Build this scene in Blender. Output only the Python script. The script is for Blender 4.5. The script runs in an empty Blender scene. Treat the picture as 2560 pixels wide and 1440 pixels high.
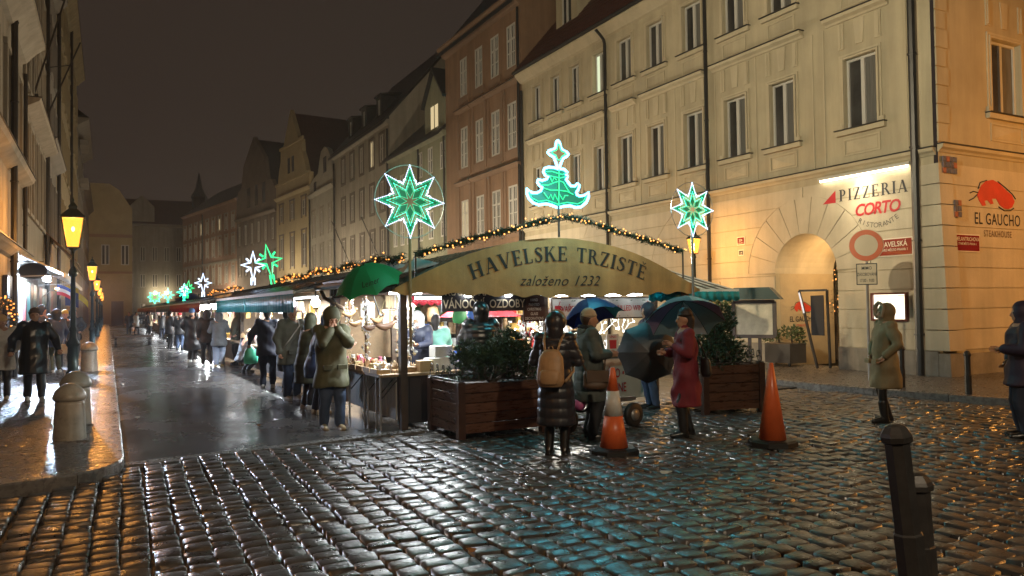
import bpy, math, random
import numpy as np
from mathutils import Vector, Matrix, noise as mnoise

random.seed(7)
SC = bpy.context.scene
COL = SC.collection
PI = math.pi

# ------------------------------------------------------------------ camera, world, exposure
def cam_axes(yaw, pitch, roll):
    cy, sy, cp, sp = math.cos(yaw), math.sin(yaw), math.cos(pitch), math.sin(pitch)
    f = Vector((sy*cp, cy*cp, sp)); r = Vector((cy, -sy, 0)); u = r.cross(f)
    cr, sr = math.cos(roll), math.sin(roll)
    return cr*r + sr*u, -sr*r + cr*u, f
CAM_H = 1.75
cam_r, cam_u, cam_f = cam_axes(math.radians(28.0097), math.radians(1.3866), math.radians(-0.7855))
cd = bpy.data.cameras.new('camera'); cam = bpy.data.objects.new('camera', cd); COL.objects.link(cam)
cd.sensor_width = 36.0; cd.lens = 1900/2560*36; cd.clip_start = 0.1; cd.clip_end = 900
cam.matrix_world = Matrix(((cam_r.x, cam_u.x, -cam_f.x, 0), (cam_r.y, cam_u.y, -cam_f.y, 0), (cam_r.z, cam_u.z, -cam_f.z, CAM_H), (0, 0, 0, 1)))
SC.camera = cam
wd = bpy.data.worlds.new('World'); SC.world = wd; wd.use_nodes = True
bg = wd.node_tree.nodes['Background']
bg.inputs[0].default_value = (0.030, 0.0215, 0.0165, 1); bg.inputs[1].default_value = 0.36      # low cloud lit by the city
_n = wd.node_tree.nodes; _l = wd.node_tree.links; _t = _n.new('ShaderNodeTexCoord'); _z = _n.new('ShaderNodeTexNoise'); _z.inputs['Scale'].default_value = 2.2; _z.inputs['Detail'].default_value = 4
_m = _n.new('ShaderNodeMix'); _m.data_type = 'RGBA'; _m.inputs[6].default_value = (0.0270, 0.0185, 0.0145, 1); _m.inputs[7].default_value = (0.0335, 0.0245, 0.0185, 1)
_l.new(_t.outputs['Generated'], _z.inputs['Vector']); _l.new(_z.outputs['Fac'], _m.inputs[0]); _l.new(_m.outputs[2], bg.inputs[0])
SC.view_settings.view_transform = 'Standard'; SC.view_settings.look = 'None'
SC.view_settings.exposure = 1.45; SC.view_settings.gamma = 1.0; SC.view_settings.use_curve_mapping = False
SC.render.engine = 'CYCLES'
cy_ = SC.cycles
cy_.use_denoising = True; cy_.max_bounces = 5; cy_.diffuse_bounces = 2; cy_.glossy_bounces = 3
cy_.transmission_bounces = 3; cy_.transparent_max_bounces = 8; cy_.sample_clamp_indirect = 2.5
cy_.caustics_reflective = False; cy_.caustics_refractive = False; cy_.use_light_tree = True

# ------------------------------------------------------------------ materials
MATS = {}
def M(name, col, rough=0.6, metal=0.0, var=0.12, vscale=2.5, bump=0.0, bscale=30.0, rvar=0.0, emis=None, es=0.0, cells=0.0,
      spec=0.5, coat=0.0, streak=0.0, col2=None, stretch=(1, 1, 1), rnd=0.0, sampling=True, sheen=0.0, bdist=0.02):
    if name in MATS: return MATS[name]
    m = bpy.data.materials.new(name); m.use_nodes = True; MATS[name] = m
    nt = m.node_tree; N = nt.nodes; L = nt.links
    b = N['Principled BSDF']
    b.inputs['Roughness'].default_value = rough; b.inputs['Metallic'].default_value = metal
    b.inputs['Specular IOR Level'].default_value = spec; b.inputs['Coat Weight'].default_value = coat
    b.inputs['Coat Roughness'].default_value = 0.12
    if sheen: b.inputs['Sheen Weight'].default_value = sheen
    col = tuple(col) + (1,)
    b.inputs['Base Color'].default_value = col
    if emis is not None:
        b.inputs['Emission Color'].default_value = tuple(emis) + (1,); b.inputs['Emission Strength'].default_value = es
        if not sampling: m.cycles.emission_sampling = 'NONE'
    if var or bump or rvar or rnd:
        g = N.new('ShaderNodeNewGeometry'); mp = N.new('ShaderNodeMapping')
        mp.inputs['Scale'].default_value = stretch
        L.new(g.outputs['Position'], mp.inputs['Vector'])
    if var or rvar:
        n = N.new('ShaderNodeTexNoise'); n.inputs['Scale'].default_value = vscale; n.inputs['Detail'].default_value = 5
        n.inputs['Roughness'].default_value = 0.6
        L.new(mp.outputs[0], n.inputs['Vector'])
        mr = N.new('ShaderNodeMapRange'); mr.inputs[1].default_value = 0.3; mr.inputs[2].default_value = 0.7
        L.new(n.outputs['Fac'], mr.inputs[0])
        fac = mr.outputs[0]
        if var:
            mx = N.new('ShaderNodeMix'); mx.data_type = 'RGBA'
            mx.inputs[6].default_value = tuple(c*(1-var) for c in col[:3]) + (1,) if col2 is None else tuple(col2) + (1,)
            mx.inputs[7].default_value = tuple(min(1, c*(1+var)) for c in col[:3]) + (1,) if col2 is None else col
            L.new(fac, mx.inputs[0]); out = mx.outputs[2]
            if rnd:
                oi = N.new('ShaderNodeObjectInfo'); hs = N.new('ShaderNodeHueSaturation')
                m2 = N.new('ShaderNodeMapRange'); m2.inputs[3].default_value = 1-rnd; m2.inputs[4].default_value = 1+rnd
                L.new(oi.outputs['Random'], m2.inputs[0]); L.new(m2.outputs[0], hs.inputs['Value']); L.new(out, hs.inputs['Color']); out = hs.outputs[0]
            if streak:                                        # rain streaks and soot running down the wall
                ms = N.new('ShaderNodeMapping'); ms.inputs['Scale'].default_value = (2.6, 2.6, 0.22); L.new(g.outputs['Position'], ms.inputs['Vector'])
                ns = N.new('ShaderNodeTexNoise'); ns.inputs['Scale'].default_value = 1.0; ns.inputs['Detail'].default_value = 6; ns.inputs['Roughness'].default_value = .65; L.new(ms.outputs[0], ns.inputs['Vector'])
                rs_ = N.new('ShaderNodeMapRange'); rs_.inputs[1].default_value = .38; rs_.inputs[2].default_value = .62; rs_.inputs[3].default_value = 1-streak; rs_.inputs[4].default_value = 1; L.new(ns.outputs['Fac'], rs_.inputs[0])
                h2 = N.new('ShaderNodeHueSaturation'); L.new(rs_.outputs[0], h2.inputs['Value']); L.new(out, h2.inputs['Color']); out = h2.outputs[0]
            L.new(out, b.inputs['Base Color'])
        if rvar:
            m3 = N.new('ShaderNodeMapRange'); m3.inputs[3].default_value = max(0.03, rough-rvar); m3.inputs[4].default_value = min(1, rough+rvar)
            L.new(fac, m3.inputs[0]); L.new(m3.outputs[0], b.inputs['Roughness'])
    if bump:
        n2 = N.new('ShaderNodeTexNoise'); n2.inputs['Scale'].default_value = bscale; n2.inputs['Detail'].default_value = 4
        L.new(mp.outputs[0], n2.inputs['Vector'])
        bp = N.new('ShaderNodeBump'); bp.inputs['Strength'].default_value = bump; bp.inputs['Distance'].default_value = bdist
        if cells:                                            # small set stones: joints between cells
            vo = N.new('ShaderNodeTexVoronoi'); vo.feature = 'DISTANCE_TO_EDGE'; vo.inputs['Scale'].default_value = cells; L.new(g.outputs['Position'], vo.inputs['Vector'])
            vm = N.new('ShaderNodeMapRange'); vm.inputs[2].default_value = .12; L.new(vo.outputs['Distance'], vm.inputs[0])
            ad = N.new('ShaderNodeMath'); ad.operation = 'MULTIPLY_ADD'; ad.inputs[1].default_value = .35; L.new(n2.outputs['Fac'], ad.inputs[0]); L.new(vm.outputs[0], ad.inputs[2]); L.new(ad.outputs[0], bp.inputs['Height'])
        else: L.new(n2.outputs['Fac'], bp.inputs['Height'])
        L.new(bp.outputs[0], b.inputs['Normal'])
    return m

def glow(name, col, es, sampling=True):          # something that gives off light
    m = M(name, (0.02, 0.02, 0.02), 0.4, var=0, emis=col, es=es, sampling=sampling)
    return m

def glass(name, tint=(0.9, 0.95, 1.0), refl=0.12, alpha_col=(1, 1, 1)):
    if name in MATS: return MATS[name]
    m = bpy.data.materials.new(name); m.use_nodes = True; MATS[name] = m
    nt = m.node_tree; N = nt.nodes; L = nt.links; N.remove(N['Principled BSDF'])
    t = N.new('ShaderNodeBsdfTransparent'); t.inputs[0].default_value = tuple(alpha_col) + (1,)
    g = N.new('ShaderNodeBsdfGlossy'); g.inputs[0].default_value = tuple(tint) + (1,); g.inputs['Roughness'].default_value = 0.03
    x = N.new('ShaderNodeMixShader'); x.inputs[0].default_value = refl
    lw = N.new('ShaderNodeLayerWeight'); lw.inputs[0].default_value = refl
    L.new(lw.outputs['Fresnel'], x.inputs[0])
    L.new(t.outputs[0], x.inputs[1]); L.new(g.outputs[0], x.inputs[2]); L.new(x.outputs[0], N['Material Output'].inputs[0])
    return m

def thin_cloth(name, col, t=0.5, rough=0.5):       # cloth that lets some light through
    m = M(name, col, rough, var=0.15); nt = m.node_tree; N = nt.nodes; L = nt.links
    tr = N.new('ShaderNodeBsdfTranslucent'); tr.inputs[0].default_value = tuple(col)+(1,); x = N.new('ShaderNodeMixShader'); x.inputs[0].default_value = t
    L.new(N['Principled BSDF'].outputs[0], x.inputs[1]); L.new(tr.outputs[0], x.inputs[2]); L.new(x.outputs[0], N['Material Output'].inputs[0]); return m

def glow_glass(name, col, es, trans=0.55):       # lit lantern glass: glows and lets the lamp's light out
    if name in MATS: return MATS[name]
    m = bpy.data.materials.new(name); m.use_nodes = True; MATS[name] = m
    nt = m.node_tree; N = nt.nodes; L = nt.links; N.remove(N['Principled BSDF'])
    t = N.new('ShaderNodeBsdfTransparent'); e = N.new('ShaderNodeEmission')
    e.inputs[0].default_value = tuple(col) + (1,); e.inputs[1].default_value = es
    x = N.new('ShaderNodeMixShader'); x.inputs[0].default_value = 1-trans
    L.new(t.outputs[0], x.inputs[1]); L.new(e.outputs[0], x.inputs[2]); L.new(x.outputs[0], N['Material Output'].inputs[0])
    m.cycles.emission_sampling = 'NONE'
    return m

# ------------------------------------------------------------------ mesh building
class MB:
    def __init__(s): s.v = []; s.f = []; s.mi = []; s.T = None
    def add(s, vs, fs, mi=0):
        o = len(s.v)
        if s.T is not None: vs = [s.T @ Vector(p) for p in vs]
        s.v.extend(tuple(p) for p in vs); s.f.extend([tuple(i+o for i in f) for f in fs]); s.mi.extend([mi]*len(fs)); return s
    def box(s, x0, y0, z0, x1, y1, z1, mi=0):
        return s.add([(x0,y0,z0),(x1,y0,z0),(x1,y1,z0),(x0,y1,z0),(x0,y0,z1),(x1,y0,z1),(x1,y1,z1),(x0,y1,z1)],
                     [(0,3,2,1),(4,5,6,7),(0,1,5,4),(1,2,6,5),(2,3,7,6),(3,0,4,7)], mi)
    def bbox(s, x0, y0, z0, x1, y1, z1, b=0.01, mi=0):      # box with bevelled top edges
        return s.add([(x0,y0,z0),(x1,y0,z0),(x1,y1,z0),(x0,y1,z0),(x0,y0,z1-b),(x1,y0,z1-b),(x1,y1,z1-b),(x0,y1,z1-b),
                      (x0+b,y0+b,z1),(x1-b,y0+b,z1),(x1-b,y1-b,z1),(x0+b,y1-b,z1)],
                     [(0,3,2,1),(8,9,10,11),(0,1,5,4),(1,2,6,5),(2,3,7,6),(3,0,4,7),(4,5,9,8),(5,6,10,9),(6,7,11,10),(7,4,8,11)], mi)
    def beam(s, a, b, w, h, mi=0, up=(0,0,1)):              # a square bar from a to b
        a = Vector(a); b = Vector(b); d = (b-a).normalized(); up = Vector(up)
        x = d.cross(up)
        if x.length < 1e-4: x = d.cross(Vector((0,1,0)))
        x.normalize(); y = x.cross(d)
        vs = [p + x*sx*w/2 + y*sy*h/2 for p in (a, b) for sx, sy in ((-1,-1),(1,-1),(1,1),(-1,1))]
        return s.add(vs, [(0,3,2,1),(4,5,6,7),(0,1,5,4),(1,2,6,5),(2,3,7,6),(3,0,4,7)], mi)
    def tube(s, pts, r, n=6, mi=0, closed=False, caps=True):
        pts = [Vector(p) for p in pts]; k = len(pts); rs = r if isinstance(r, (list, tuple)) else [r]*k
        vs, fs = [], []; ref = None
        for i, p in enumerate(pts):
            if closed: d = pts[(i+1) % k] - pts[i-1]
            else: d = pts[min(i+1, k-1)] - pts[max(i-1, 0)]
            if d.length < 1e-9: d = Vector((0,0,1))
            d.normalize()
            if ref is None:
                ref = Vector((0,0,1)) if abs(d.z) < 0.9 else Vector((1,0,0))
            x = d.cross(ref)
            if x.length < 1e-5: x = d.cross(Vector((0.3,1,0.2)))
            x.normalize(); y = d.cross(x); ref = x.cross(d)*1.0 if False else ref
            for j in range(n):
                a = 2*PI*j/n; vs.append(p + (x*math.cos(a) + y*math.sin(a))*rs[i])
        for i in range(k if closed else k-1):
            i2 = (i+1) % k
            for j in range(n):
                fs.append((i*n+j, i*n+(j+1) % n, i2*n+(j+1) % n, i2*n+j))
        if caps and not closed:
            fs.append(tuple(range(n-1, -1, -1))); fs.append(tuple((k-1)*n+j for j in range(n)))
        return s.add(vs, fs, mi)
    def lathe(s, prof, n=12, c=(0,0,0), mi=0, sx=1, sy=1, a0=0.0):
        vs = [(c[0]+r*sx*math.cos(a0+2*PI*j/n), c[1]+r*sy*math.sin(a0+2*PI*j/n), c[2]+z) for r, z in prof for j in range(n)]
        fs = [(i*n+j, i*n+(j+1) % n, (i+1)*n+(j+1) % n, (i+1)*n+j) for i in range(len(prof)-1) for j in range(n)]
        fs.append(tuple(range(n-1, -1, -1))); fs.append(tuple((len(prof)-1)*n+j for j in range(n)))
        return s.add(vs, fs, mi)
    def ball(s, c, r, n=8, m=5, mi=0, sc=(1,1,1)):
        prof = [(max(1e-4, math.sin(PI*i/m))*r, -math.cos(PI*i/m)*r) for i in range(m+1)]
        vs = [(c[0]+q*sc[0]*math.cos(2*PI*j/n), c[1]+q*sc[1]*math.sin(2*PI*j/n), c[2]+z*sc[2]) for q, z in prof for j in range(n)]
        fs = [(i*n+j, i*n+(j+1) % n, (i+1)*n+(j+1) % n, (i+1)*n+j) for i in range(m) for j in range(n)]
        return s.add(vs, fs, mi)
    def prism(s, poly, d0, d1, mi=0, f=None):               # polygon in (u,v), depth d0..d1 (front face at d1)
        n = len(poly); area = sum(poly[i][0]*poly[(i+1) % n][1] - poly[(i+1) % n][0]*poly[i][1] for i in range(n))
        if area < 0: poly = poly[::-1]
        vs = [(u, v, d0) for u, v in poly] + [(u, v, d1) for u, v in poly]
        if f: vs = [f(*p) for p in vs]
        fs = [tuple(range(n-1, -1, -1)), tuple(range(n, 2*n))] + [(i, (i+1) % n, n+(i+1) % n, n+i) for i in range(n)]
        return s.add(vs, fs, mi)
    def cone(s, a, ra, b, rb, n=10, mi=0, fx=1.0, side=None):   # round-ended tapered limb
        a = Vector(a); b = Vector(b); d = b-a; L = d.length
        if L < 1e-6: d = Vector((0,0,1)); L = 1e-6
        d = d/L
        sd = Vector(side) if side is not None else (Vector((1,0,0)) if abs(d.x) < 0.9 else Vector((0,1,0)))
        x = (sd - d*sd.dot(d)).normalized(); y = d.cross(x)
        rings = []
        for t in (-1.0, -0.7, -0.3): rings.append((a + d*ra*t, ra*math.sqrt(max(0.0005, 1-t*t))))
        rings.append((a, ra)); rings.append((b, rb))
        for t in (0.3, 0.7, 1.0): rings.append((b + d*rb*t, rb*math.sqrt(max(0.0005, 1-t*t))))
        vs = [p + (x*math.cos(2*PI*j/n)*fx + y*math.sin(2*PI*j/n))*r for p, r in rings for j in range(n)]
        k = len(rings)
        fs = [(i*n+j, i*n+(j+1) % n, (i+1)*n+(j+1) % n, (i+1)*n+j) for i in range(k-1) for j in range(n)]
        fs.append(tuple(range(n-1, -1, -1))); fs.append(tuple((k-1)*n+j for j in range(n)))
        return s.add(vs, fs, mi)
    def mesh(s, name, mats, smooth=False, auto=None):
        me = bpy.data.meshes.new(name); me.from_pydata(s.v, [], s.f)
        for m in (mats if isinstance(mats, (list, tuple)) else [mats]): me.materials.append(m)
        if any(s.mi): me.polygons.foreach_set('material_index', s.mi)
        if smooth: me.polygons.foreach_set('use_smooth', [True]*len(s.f))
        me.update(); return me

WM = {}                                                      # world matrix of each object made here
I4 = Matrix.Identity(4)
def link(name, me, parent=None, mw=None):
    """link a mesh; mw = its world matrix (identity: the mesh is in world coordinates)"""
    o = bpy.data.objects.new(name, me); COL.objects.link(o)
    mw = I4 if mw is None else mw
    if parent is not None:
        o.parent = parent; o.matrix_basis = WM[parent.name].inverted() @ mw
        CH.setdefault(parent.name, []).append(o)
    else: o.matrix_basis = mw
    WM[o.name] = mw.copy(); return o
def obj(name, mb, mats, parent=None, mw=None, smooth=False):
    if parent is not None and mw is None:                    # world-coordinate geometry: bring into the parent's frame
        inv = WM[parent.name].inverted(); mb2 = MB(); mb2.v = [tuple(inv @ Vector(p)) for p in mb.v]; mb2.f = mb.f; mb2.mi = mb.mi
        return link(name, mb2.mesh(name, mats, smooth), parent, WM[parent.name])
    return link(name, mb.mesh(name, mats, smooth), parent, mw)
def tag(o, label=None, cat=None, group=None, kind=None):
    if label: o['label'] = label
    if cat: o['category'] = cat
    if group: o['group'] = group
    if kind: o['kind'] = kind
    return o
def thing(name, label, cat, loc=(0,0,0), rz=0.0, group=None, mw=None):
    o = bpy.data.objects.new(name, None); COL.objects.link(o)
    o.empty_display_size = 0.2
    mw = Matrix.Translation(loc) @ Matrix.Rotation(rz, 4, 'Z') if mw is None else mw
    o.matrix_basis = mw; WM[o.name] = mw.copy()
    return tag(o, label, cat, group)
def copy_tree(o, mw=None, parent=None, label=None, group=None):
    c = o.copy(); COL.objects.link(c)
    if mw is not None: c.matrix_basis = mw; WM[c.name] = mw.copy()
    else: WM[c.name] = WM[o.name]
    if parent is not None: c.parent = parent; CH.setdefault(parent.name, []).append(c)
    if label: c['label'] = label
    if group: c['group'] = group
    for ch in list(CH.get(o.name, [])): copy_tree(ch, None, c)
    return c
CH = {}
def lamp(kind, name, loc, power, col, size=0.1, parent=None, rot=None, spot=None, size_y=None, blend=0.6):
    l = bpy.data.lights.new(name, kind); l.energy = power; l.color = col
    if kind in ('POINT', 'SPOT'): l.shadow_soft_size = size
    if kind == 'AREA':
        l.size = size
        if size_y: l.shape = 'RECTANGLE'; l.size_y = size_y
    if kind == 'SPOT' and spot: l.spot_size = spot; l.spot_blend = blend
    o = bpy.data.objects.new(name, l); COL.objects.link(o)
    mw = Matrix.Translation(loc)
    if rot is not None: mw = mw @ (rot.to_matrix().to_4x4() if hasattr(rot, 'to_matrix') else rot)
    if parent is not None: o.parent = parent; o.matrix_basis = WM[parent.name].inverted() @ mw
    else: o.matrix_basis = mw
    return o
def aim(a, b): return (Vector(b)-Vector(a)).to_track_quat('-Z', 'Y')
def frame(O, U, V, N):
    O, U, V, N = map(Vector, (O, U, V, N))
    return Matrix(((U.x, V.x, N.x, O.x), (U.y, V.y, N.y, O.y), (U.z, V.z, N.z, O.z), (0, 0, 0, 1)))
def rot_z(a): return Matrix.Rotation(a, 4, 'Z')
def at(x, y, z=0, rz=0): return Matrix.Translation((x, y, z)) @ rot_z(rz)

# ------------------------------------------------------------------ lettering
def text_poly(s, size=1.0, bold=0.0, shear=0.0, space=1.0, align='CENTER'):
    cu = bpy.data.curves.new('t', 'FONT'); cu.body = s; cu.size = size; cu.offset = bold*size; cu.shear = shear
    cu.space_character = space; cu.align_x = align; cu.fill_mode = 'FRONT'; cu.resolution_u = 3
    o = bpy.data.objects.new('t', cu); COL.objects.link(o)
    dg = bpy.context.evaluated_depsgraph_get(); me = bpy.data.meshes.new_from_object(o.evaluated_get(dg))
    vs = [tuple(v.co) for v in me.vertices]; fs = [tuple(p.vertices) for p in me.polygons]
    bpy.data.objects.remove(o); bpy.data.curves.remove(cu); bpy.data.meshes.remove(me)
    return vs, fs
def add_text(mb, s, size, pos=(0,0), depth=0.004, bold=0.0, shear=0.0, space=1.0, align='CENTER', fx=1.0, f=None, mi=0, rot=0.0):
    vs, fs = text_poly(s, size, bold, shear, space, align)
    out = []
    for x, y, z in vs:
        x *= fx
        if rot: x, y = x*math.cos(rot)-y*math.sin(rot), x*math.sin(rot)+y*math.cos(rot)
        p = (x+pos[0], y+pos[1], depth); out.append(f(*p) if f else p)
    mb.add(out, fs, mi); return mb
TT, tt = 0.19, 0.065
def _bar(x0, y0, x1, y1, w): return [(x0-w/2, y0), (x0+w/2, y0), (x1+w/2, y1), (x1-w/2, y1)]
def _rect(x0, y0, x1, y1): return [(x0, y0), (x1, y0), (x1, y1), (x0, y1)]
def _srf(x, y, w=TT, l=0.075): return _rect(x-w/2-l, y, x+w/2+l, y+0.05)
def _stem(x): return [_rect(x-TT/2, 0, x+TT/2, 1), _srf(x, 0), _srf(x, 0.95)]
def _arc(cx, cy, rx, ry, a0, a1, w0, w1, n=10):
    out = []
    for i in range(n):
        p = []
        for k in (i, i+1):
            a = a0+(a1-a0)*k/n; t = k/n; w = w0+(w1-w0)*math.sin(PI*t); p.append((a, w))
        (a, wa), (b, wb) = p
        out.append([(cx+(rx-wa)*math.cos(a), cy+(ry-min(wa, .1))*math.sin(a)), (cx+rx*math.cos(a), cy+ry*math.sin(a)),
                    (cx+rx*math.cos(b), cy+ry*math.sin(b)), (cx+(rx-wb)*math.cos(b), cy+(ry-min(wb, .1))*math.sin(b))])
    return out
def _ribbon(pts):
    out = []
    for i in range(len(pts)-1):
        x0, y0, w0 = pts[i]; x1, y1, w1 = pts[i+1]
        dx, dy = x1-x0, y1-y0; L = math.hypot(dx, dy) or 1; nx, ny = -dy/L, dx/L
        out.append([(x0-nx*w0/2, y0-ny*w0/2), (x1-nx*w1/2, y1-ny*w1/2), (x1+nx*w1/2, y1+ny*w1/2), (x0+nx*w0/2, y0+ny*w0/2)])
    return out
SERIF = {
 'H': (0.95, _stem(.2)+_stem(.75)+[_rect(.2, .47, .75, .54)]),
 'A': (0.92, [_bar(.14, 0, .45, 1, tt), _bar(.76, 0, .45, 1, TT), _rect(.2, .28, .66, .34), _srf(.14, 0, tt), _srf(.76, 0)]),
 'V': (0.92, [_bar(.46, 0, .16, 1, TT), _bar(.46, 0, .78, 1, tt), _srf(.16, .95), _srf(.78, .95, tt)]),
 'E': (0.80, _stem(.2)+[_rect(.2, 0, .68, .06), _rect(.2, .94, .66, 1), _rect(.2, .48, .54, .54), _rect(.62, 0, .69, .22), _rect(.60, .78, .66, 1), _rect(.50, .40, .55, .62)]),
 'L': (0.76, _stem(.2)+[_rect(.2, 0, .66, .06), _rect(.60, 0, .67, .26)]),
 'S': (0.68, _ribbon([(.56,.76,.05),(.52,.9,.06),(.38,.965,.07),(.22,.93,.10),(.15,.8,.15),(.2,.67,.18),(.34,.56,.2),(.48,.45,.2),(.55,.3,.17),(.52,.14,.13),(.38,.045,.08),(.24,.045,.06),(.13,.13,.06),(.10,.28,.05)])+[_rect(.54,.72,.585,.98), _rect(.075,.02,.12,.29)]),
 'K': (0.92, _stem(.2)+[_bar(.26, .42, .68, 1, .08), _bar(.78, 0, .42, .62, TT), _srf(.68, .95, tt), _srf(.8, 0)]),
 'T': (0.82, _stem(.41)[:2]+[_rect(.06, .94, .76, 1), _rect(.05, .74, .11, 1), _rect(.71, .74, .77, 1)]),
 'R': (0.90, _stem(.2)+_arc(.36, .745, .30, .255, -PI/2, PI/2, .06, .18)+[_rect(.2, .94, .37, 1), _rect(.2, .49, .38, .55), _bar(.78, 0, .45, .52, TT), _srf(.8, 0)]),
 'P': (0.80, _stem(.2)+_arc(.36, .72, .31, .28, -PI/2, PI/2, .06, .18)+[_rect(.2, .94, .37, 1), _rect(.2, .44, .37, .50)]),
 'Z': (0.80, [_rect(.1, .94, .7, 1), _rect(.08, 0, .7, .06), _bar(.18, .02, .6, .98, TT), _rect(.08, .74, .14, 1), _rect(.66, 0, .72, .26)]),
 'I': (0.42, _stem(.21)),
}
SERIF['Ě'] = (SERIF['E'][0], SERIF['E'][1]+[_bar(.42, 1.08, .28, 1.26, .07), _bar(.42, 1.08, .56, 1.26, .07)])
def add_serif(mb, s, size, f, fx=1.0, gap=0.06, depth=0.004, mi=0):
    """f(u, v, d): u runs along the line centred on 0 in metres"""
    W = sum((SERIF[c][0] if c != ' ' else 0.5)+gap for c in s)*size*fx; x = -W/2; k = 0
    for c in s:
        w, polys = SERIF[c] if c != ' ' else (0.5, [])
        for p in polys:
            k += 1
            mb.add([f(x+u*size*fx, v*size, depth+0.00012*(k % 9)) for u, v in (p if sum(p[i][0]*p[(i+1) % len(p)][1]-p[(i+1) % len(p)][0]*p[i][1] for i in range(len(p))) > 0 else p[::-1])], [tuple(range(len(p)))], mi)
        x += (w+gap)*size*fx
    return mb
# ------------------------------------------------------------------ shared materials
WET = 0.22
M('cobble', (0.040, 0.038, 0.037), 0.34, var=0.5, vscale=7, bump=0.5, bscale=34, rvar=0.12, spec=0.8, rnd=0.3, bdist=0.008)
M('grout', (0.016, 0.013, 0.011), 0.5, var=0.4, vscale=14, bump=0.5, bscale=60)
M('asphalt', (0.046, 0.043, 0.041), 0.25, var=0.3, vscale=0.9, bump=0.14, bscale=60, rvar=0.10, spec=0.6, stretch=(1, 0.5, 1), bdist=0.006)
M('kerb_granite', (0.13, 0.125, 0.12), 0.28, var=0.25, vscale=14, bump=0.25, bscale=90, rvar=0.1, rnd=0.2, bdist=0.006)
M('mosaic', (0.085, 0.082, 0.082), 0.3, var=0.35, vscale=16, bump=0.7, bscale=40, rvar=0.1, spec=0.7, cells=13, bdist=.010)
M('bollard_stone', (0.30, 0.27, 0.22), 0.38, var=0.22, vscale=6, bump=0.25, bscale=60, rvar=0.15, bdist=0.006)
M('black_iron', (0.03, 0.028, 0.027), 0.42, 0.1, var=0.3, vscale=10, bump=0.15, bscale=50, bdist=0.004)
M('green_iron', (0.018, 0.035, 0.030), 0.33, 0.3, var=0.2, vscale=8)
M('blue_iron', (0.05, 0.10, 0.13), 0.4, 0.2, var=0.2)
M('dark_metal', (0.035, 0.036, 0.038), 0.42, 0.5, var=0.2)
M('steel', (0.35, 0.35, 0.36), 0.3, 0.9, var=0.1)
M('cream_plaster', (0.41, 0.365, 0.26), 0.85, streak=.16, var=0.13, vscale=0.8, bump=0.25, bscale=26, bdist=0.006)
M('cream_trim', (0.45, 0.40, 0.29), 0.8, streak=.12, var=0.08, vscale=1.5, bump=0.15, bscale=30, bdist=0.005)
M('base_plaster', (0.49, 0.44, 0.34), 0.75, streak=.14, var=0.12, vscale=1.2, bump=0.4, bscale=9, rvar=0.12, bdist=0.008)
M('plinth_grey', (0.25, 0.23, 0.20), 0.6, streak=.3, var=0.22, vscale=3, bump=0.3, bscale=25, bdist=0.006)
M('flashing', (0.03, 0.032, 0.034), 0.5, 0.4, var=0.2)
M('white_frame', (0.46, 0.46, 0.44), 0.5, var=0.05)
M('old_frame', (0.33, 0.31, 0.28), 0.6, var=0.1)
M('roof_tile', (0.060, 0.022, 0.017), 0.6, var=0.35, vscale=5, bump=0.5, bscale=18)
M('roof_dark', (0.022, 0.023, 0.026), 0.5, var=0.3, vscale=4, bump=0.3, bscale=14)
M('curtain', (0.11, 0.11, 0.105), 0.9, var=0.3, vscale=9, stretch=(1, 9, 0.15))
M('room_dark', (0.012, 0.013, 0.015), 0.8, var=0)
M('window_glass', (0.045, 0.045, 0.046), 0.1, var=0.6, vscale=.7, spec=0.6)  # uneven tone put into the glass colour imitates varied reflections
glow('lit_pane', (1.0, 0.78, 0.42), 0.26, False)
glow('lit_pane_cool', (0.85, 0.95, 0.62), 0.34, False)
glass('clear_glass')

# ------------------------------------------------------------------ ground
def sheet(name, x0, y0, x1, y1, z, mat, n=1):
    mb = MB(); mb.add([(x0,y0,z),(x1,y0,z),(x1,y1,z),(x0,y1,z)], [(0,1,2,3)]); o = obj(name, mb, MATS[mat]); return tag(o, kind='structure')
ground = sheet('ground', -60, -60, 90, 190, -0.055, 'grout')

KX = 0.15                                                     # street edge of the left kerb
# asphalt carriageway
mb = MB(); mb.add([(KX, 9.95, 0), (3.9, 10.42, 0), (3.9, 11.0, 0), (12.62, 11.2, 0), (12.62, 160, 0), (KX, 160, 0)], [(0,1,2,3,4,5)])
mb.add([(KX, 9.95, -.05), (3.9, 10.42, -.05), (12.62, 11.2, -.05), (KX, 9.95, 0), (3.9, 10.42, 0), (12.62, 11.2, 0)], [(0,1,4,3),(1,2,5,4)])
road = tag(obj('street', mb, MATS['asphalt']), kind='structure')
# flush granite strip between asphalt and cobbles
strip_mw = I4
road_kerb = tag(thing('kerb_strip', None, None, (KX, 9.85, 0)), kind='structure')
nst = 7
for i in range(nst):
    a = Vector((KX, 9.75, 0)).lerp(Vector((4.0, 10.2, 0)), i/nst); b = Vector((KX, 9.75, 0)).lerp(Vector((4.0, 10.2, 0)), (i+0.985)/nst)
    mb = MB(); z = random.uniform(0.0, 0.006)
    mb.add([a+Vector((0,0,-.05)), b+Vector((0,0,-.05)), b+Vector((0,.195,-.05)), a+Vector((0,.195,-.05)), a+Vector((0,0,z)), b+Vector((0,0,z)), b+Vector((0,.195,z)), a+Vector((0,.195,z))],
           [(4,5,6,7),(0,1,5,4),(1,2,6,5),(2,3,7,6),(3,0,4,7)])
    obj('kerb_stone', mb, MATS['kerb_granite'], road_kerb)

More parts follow.
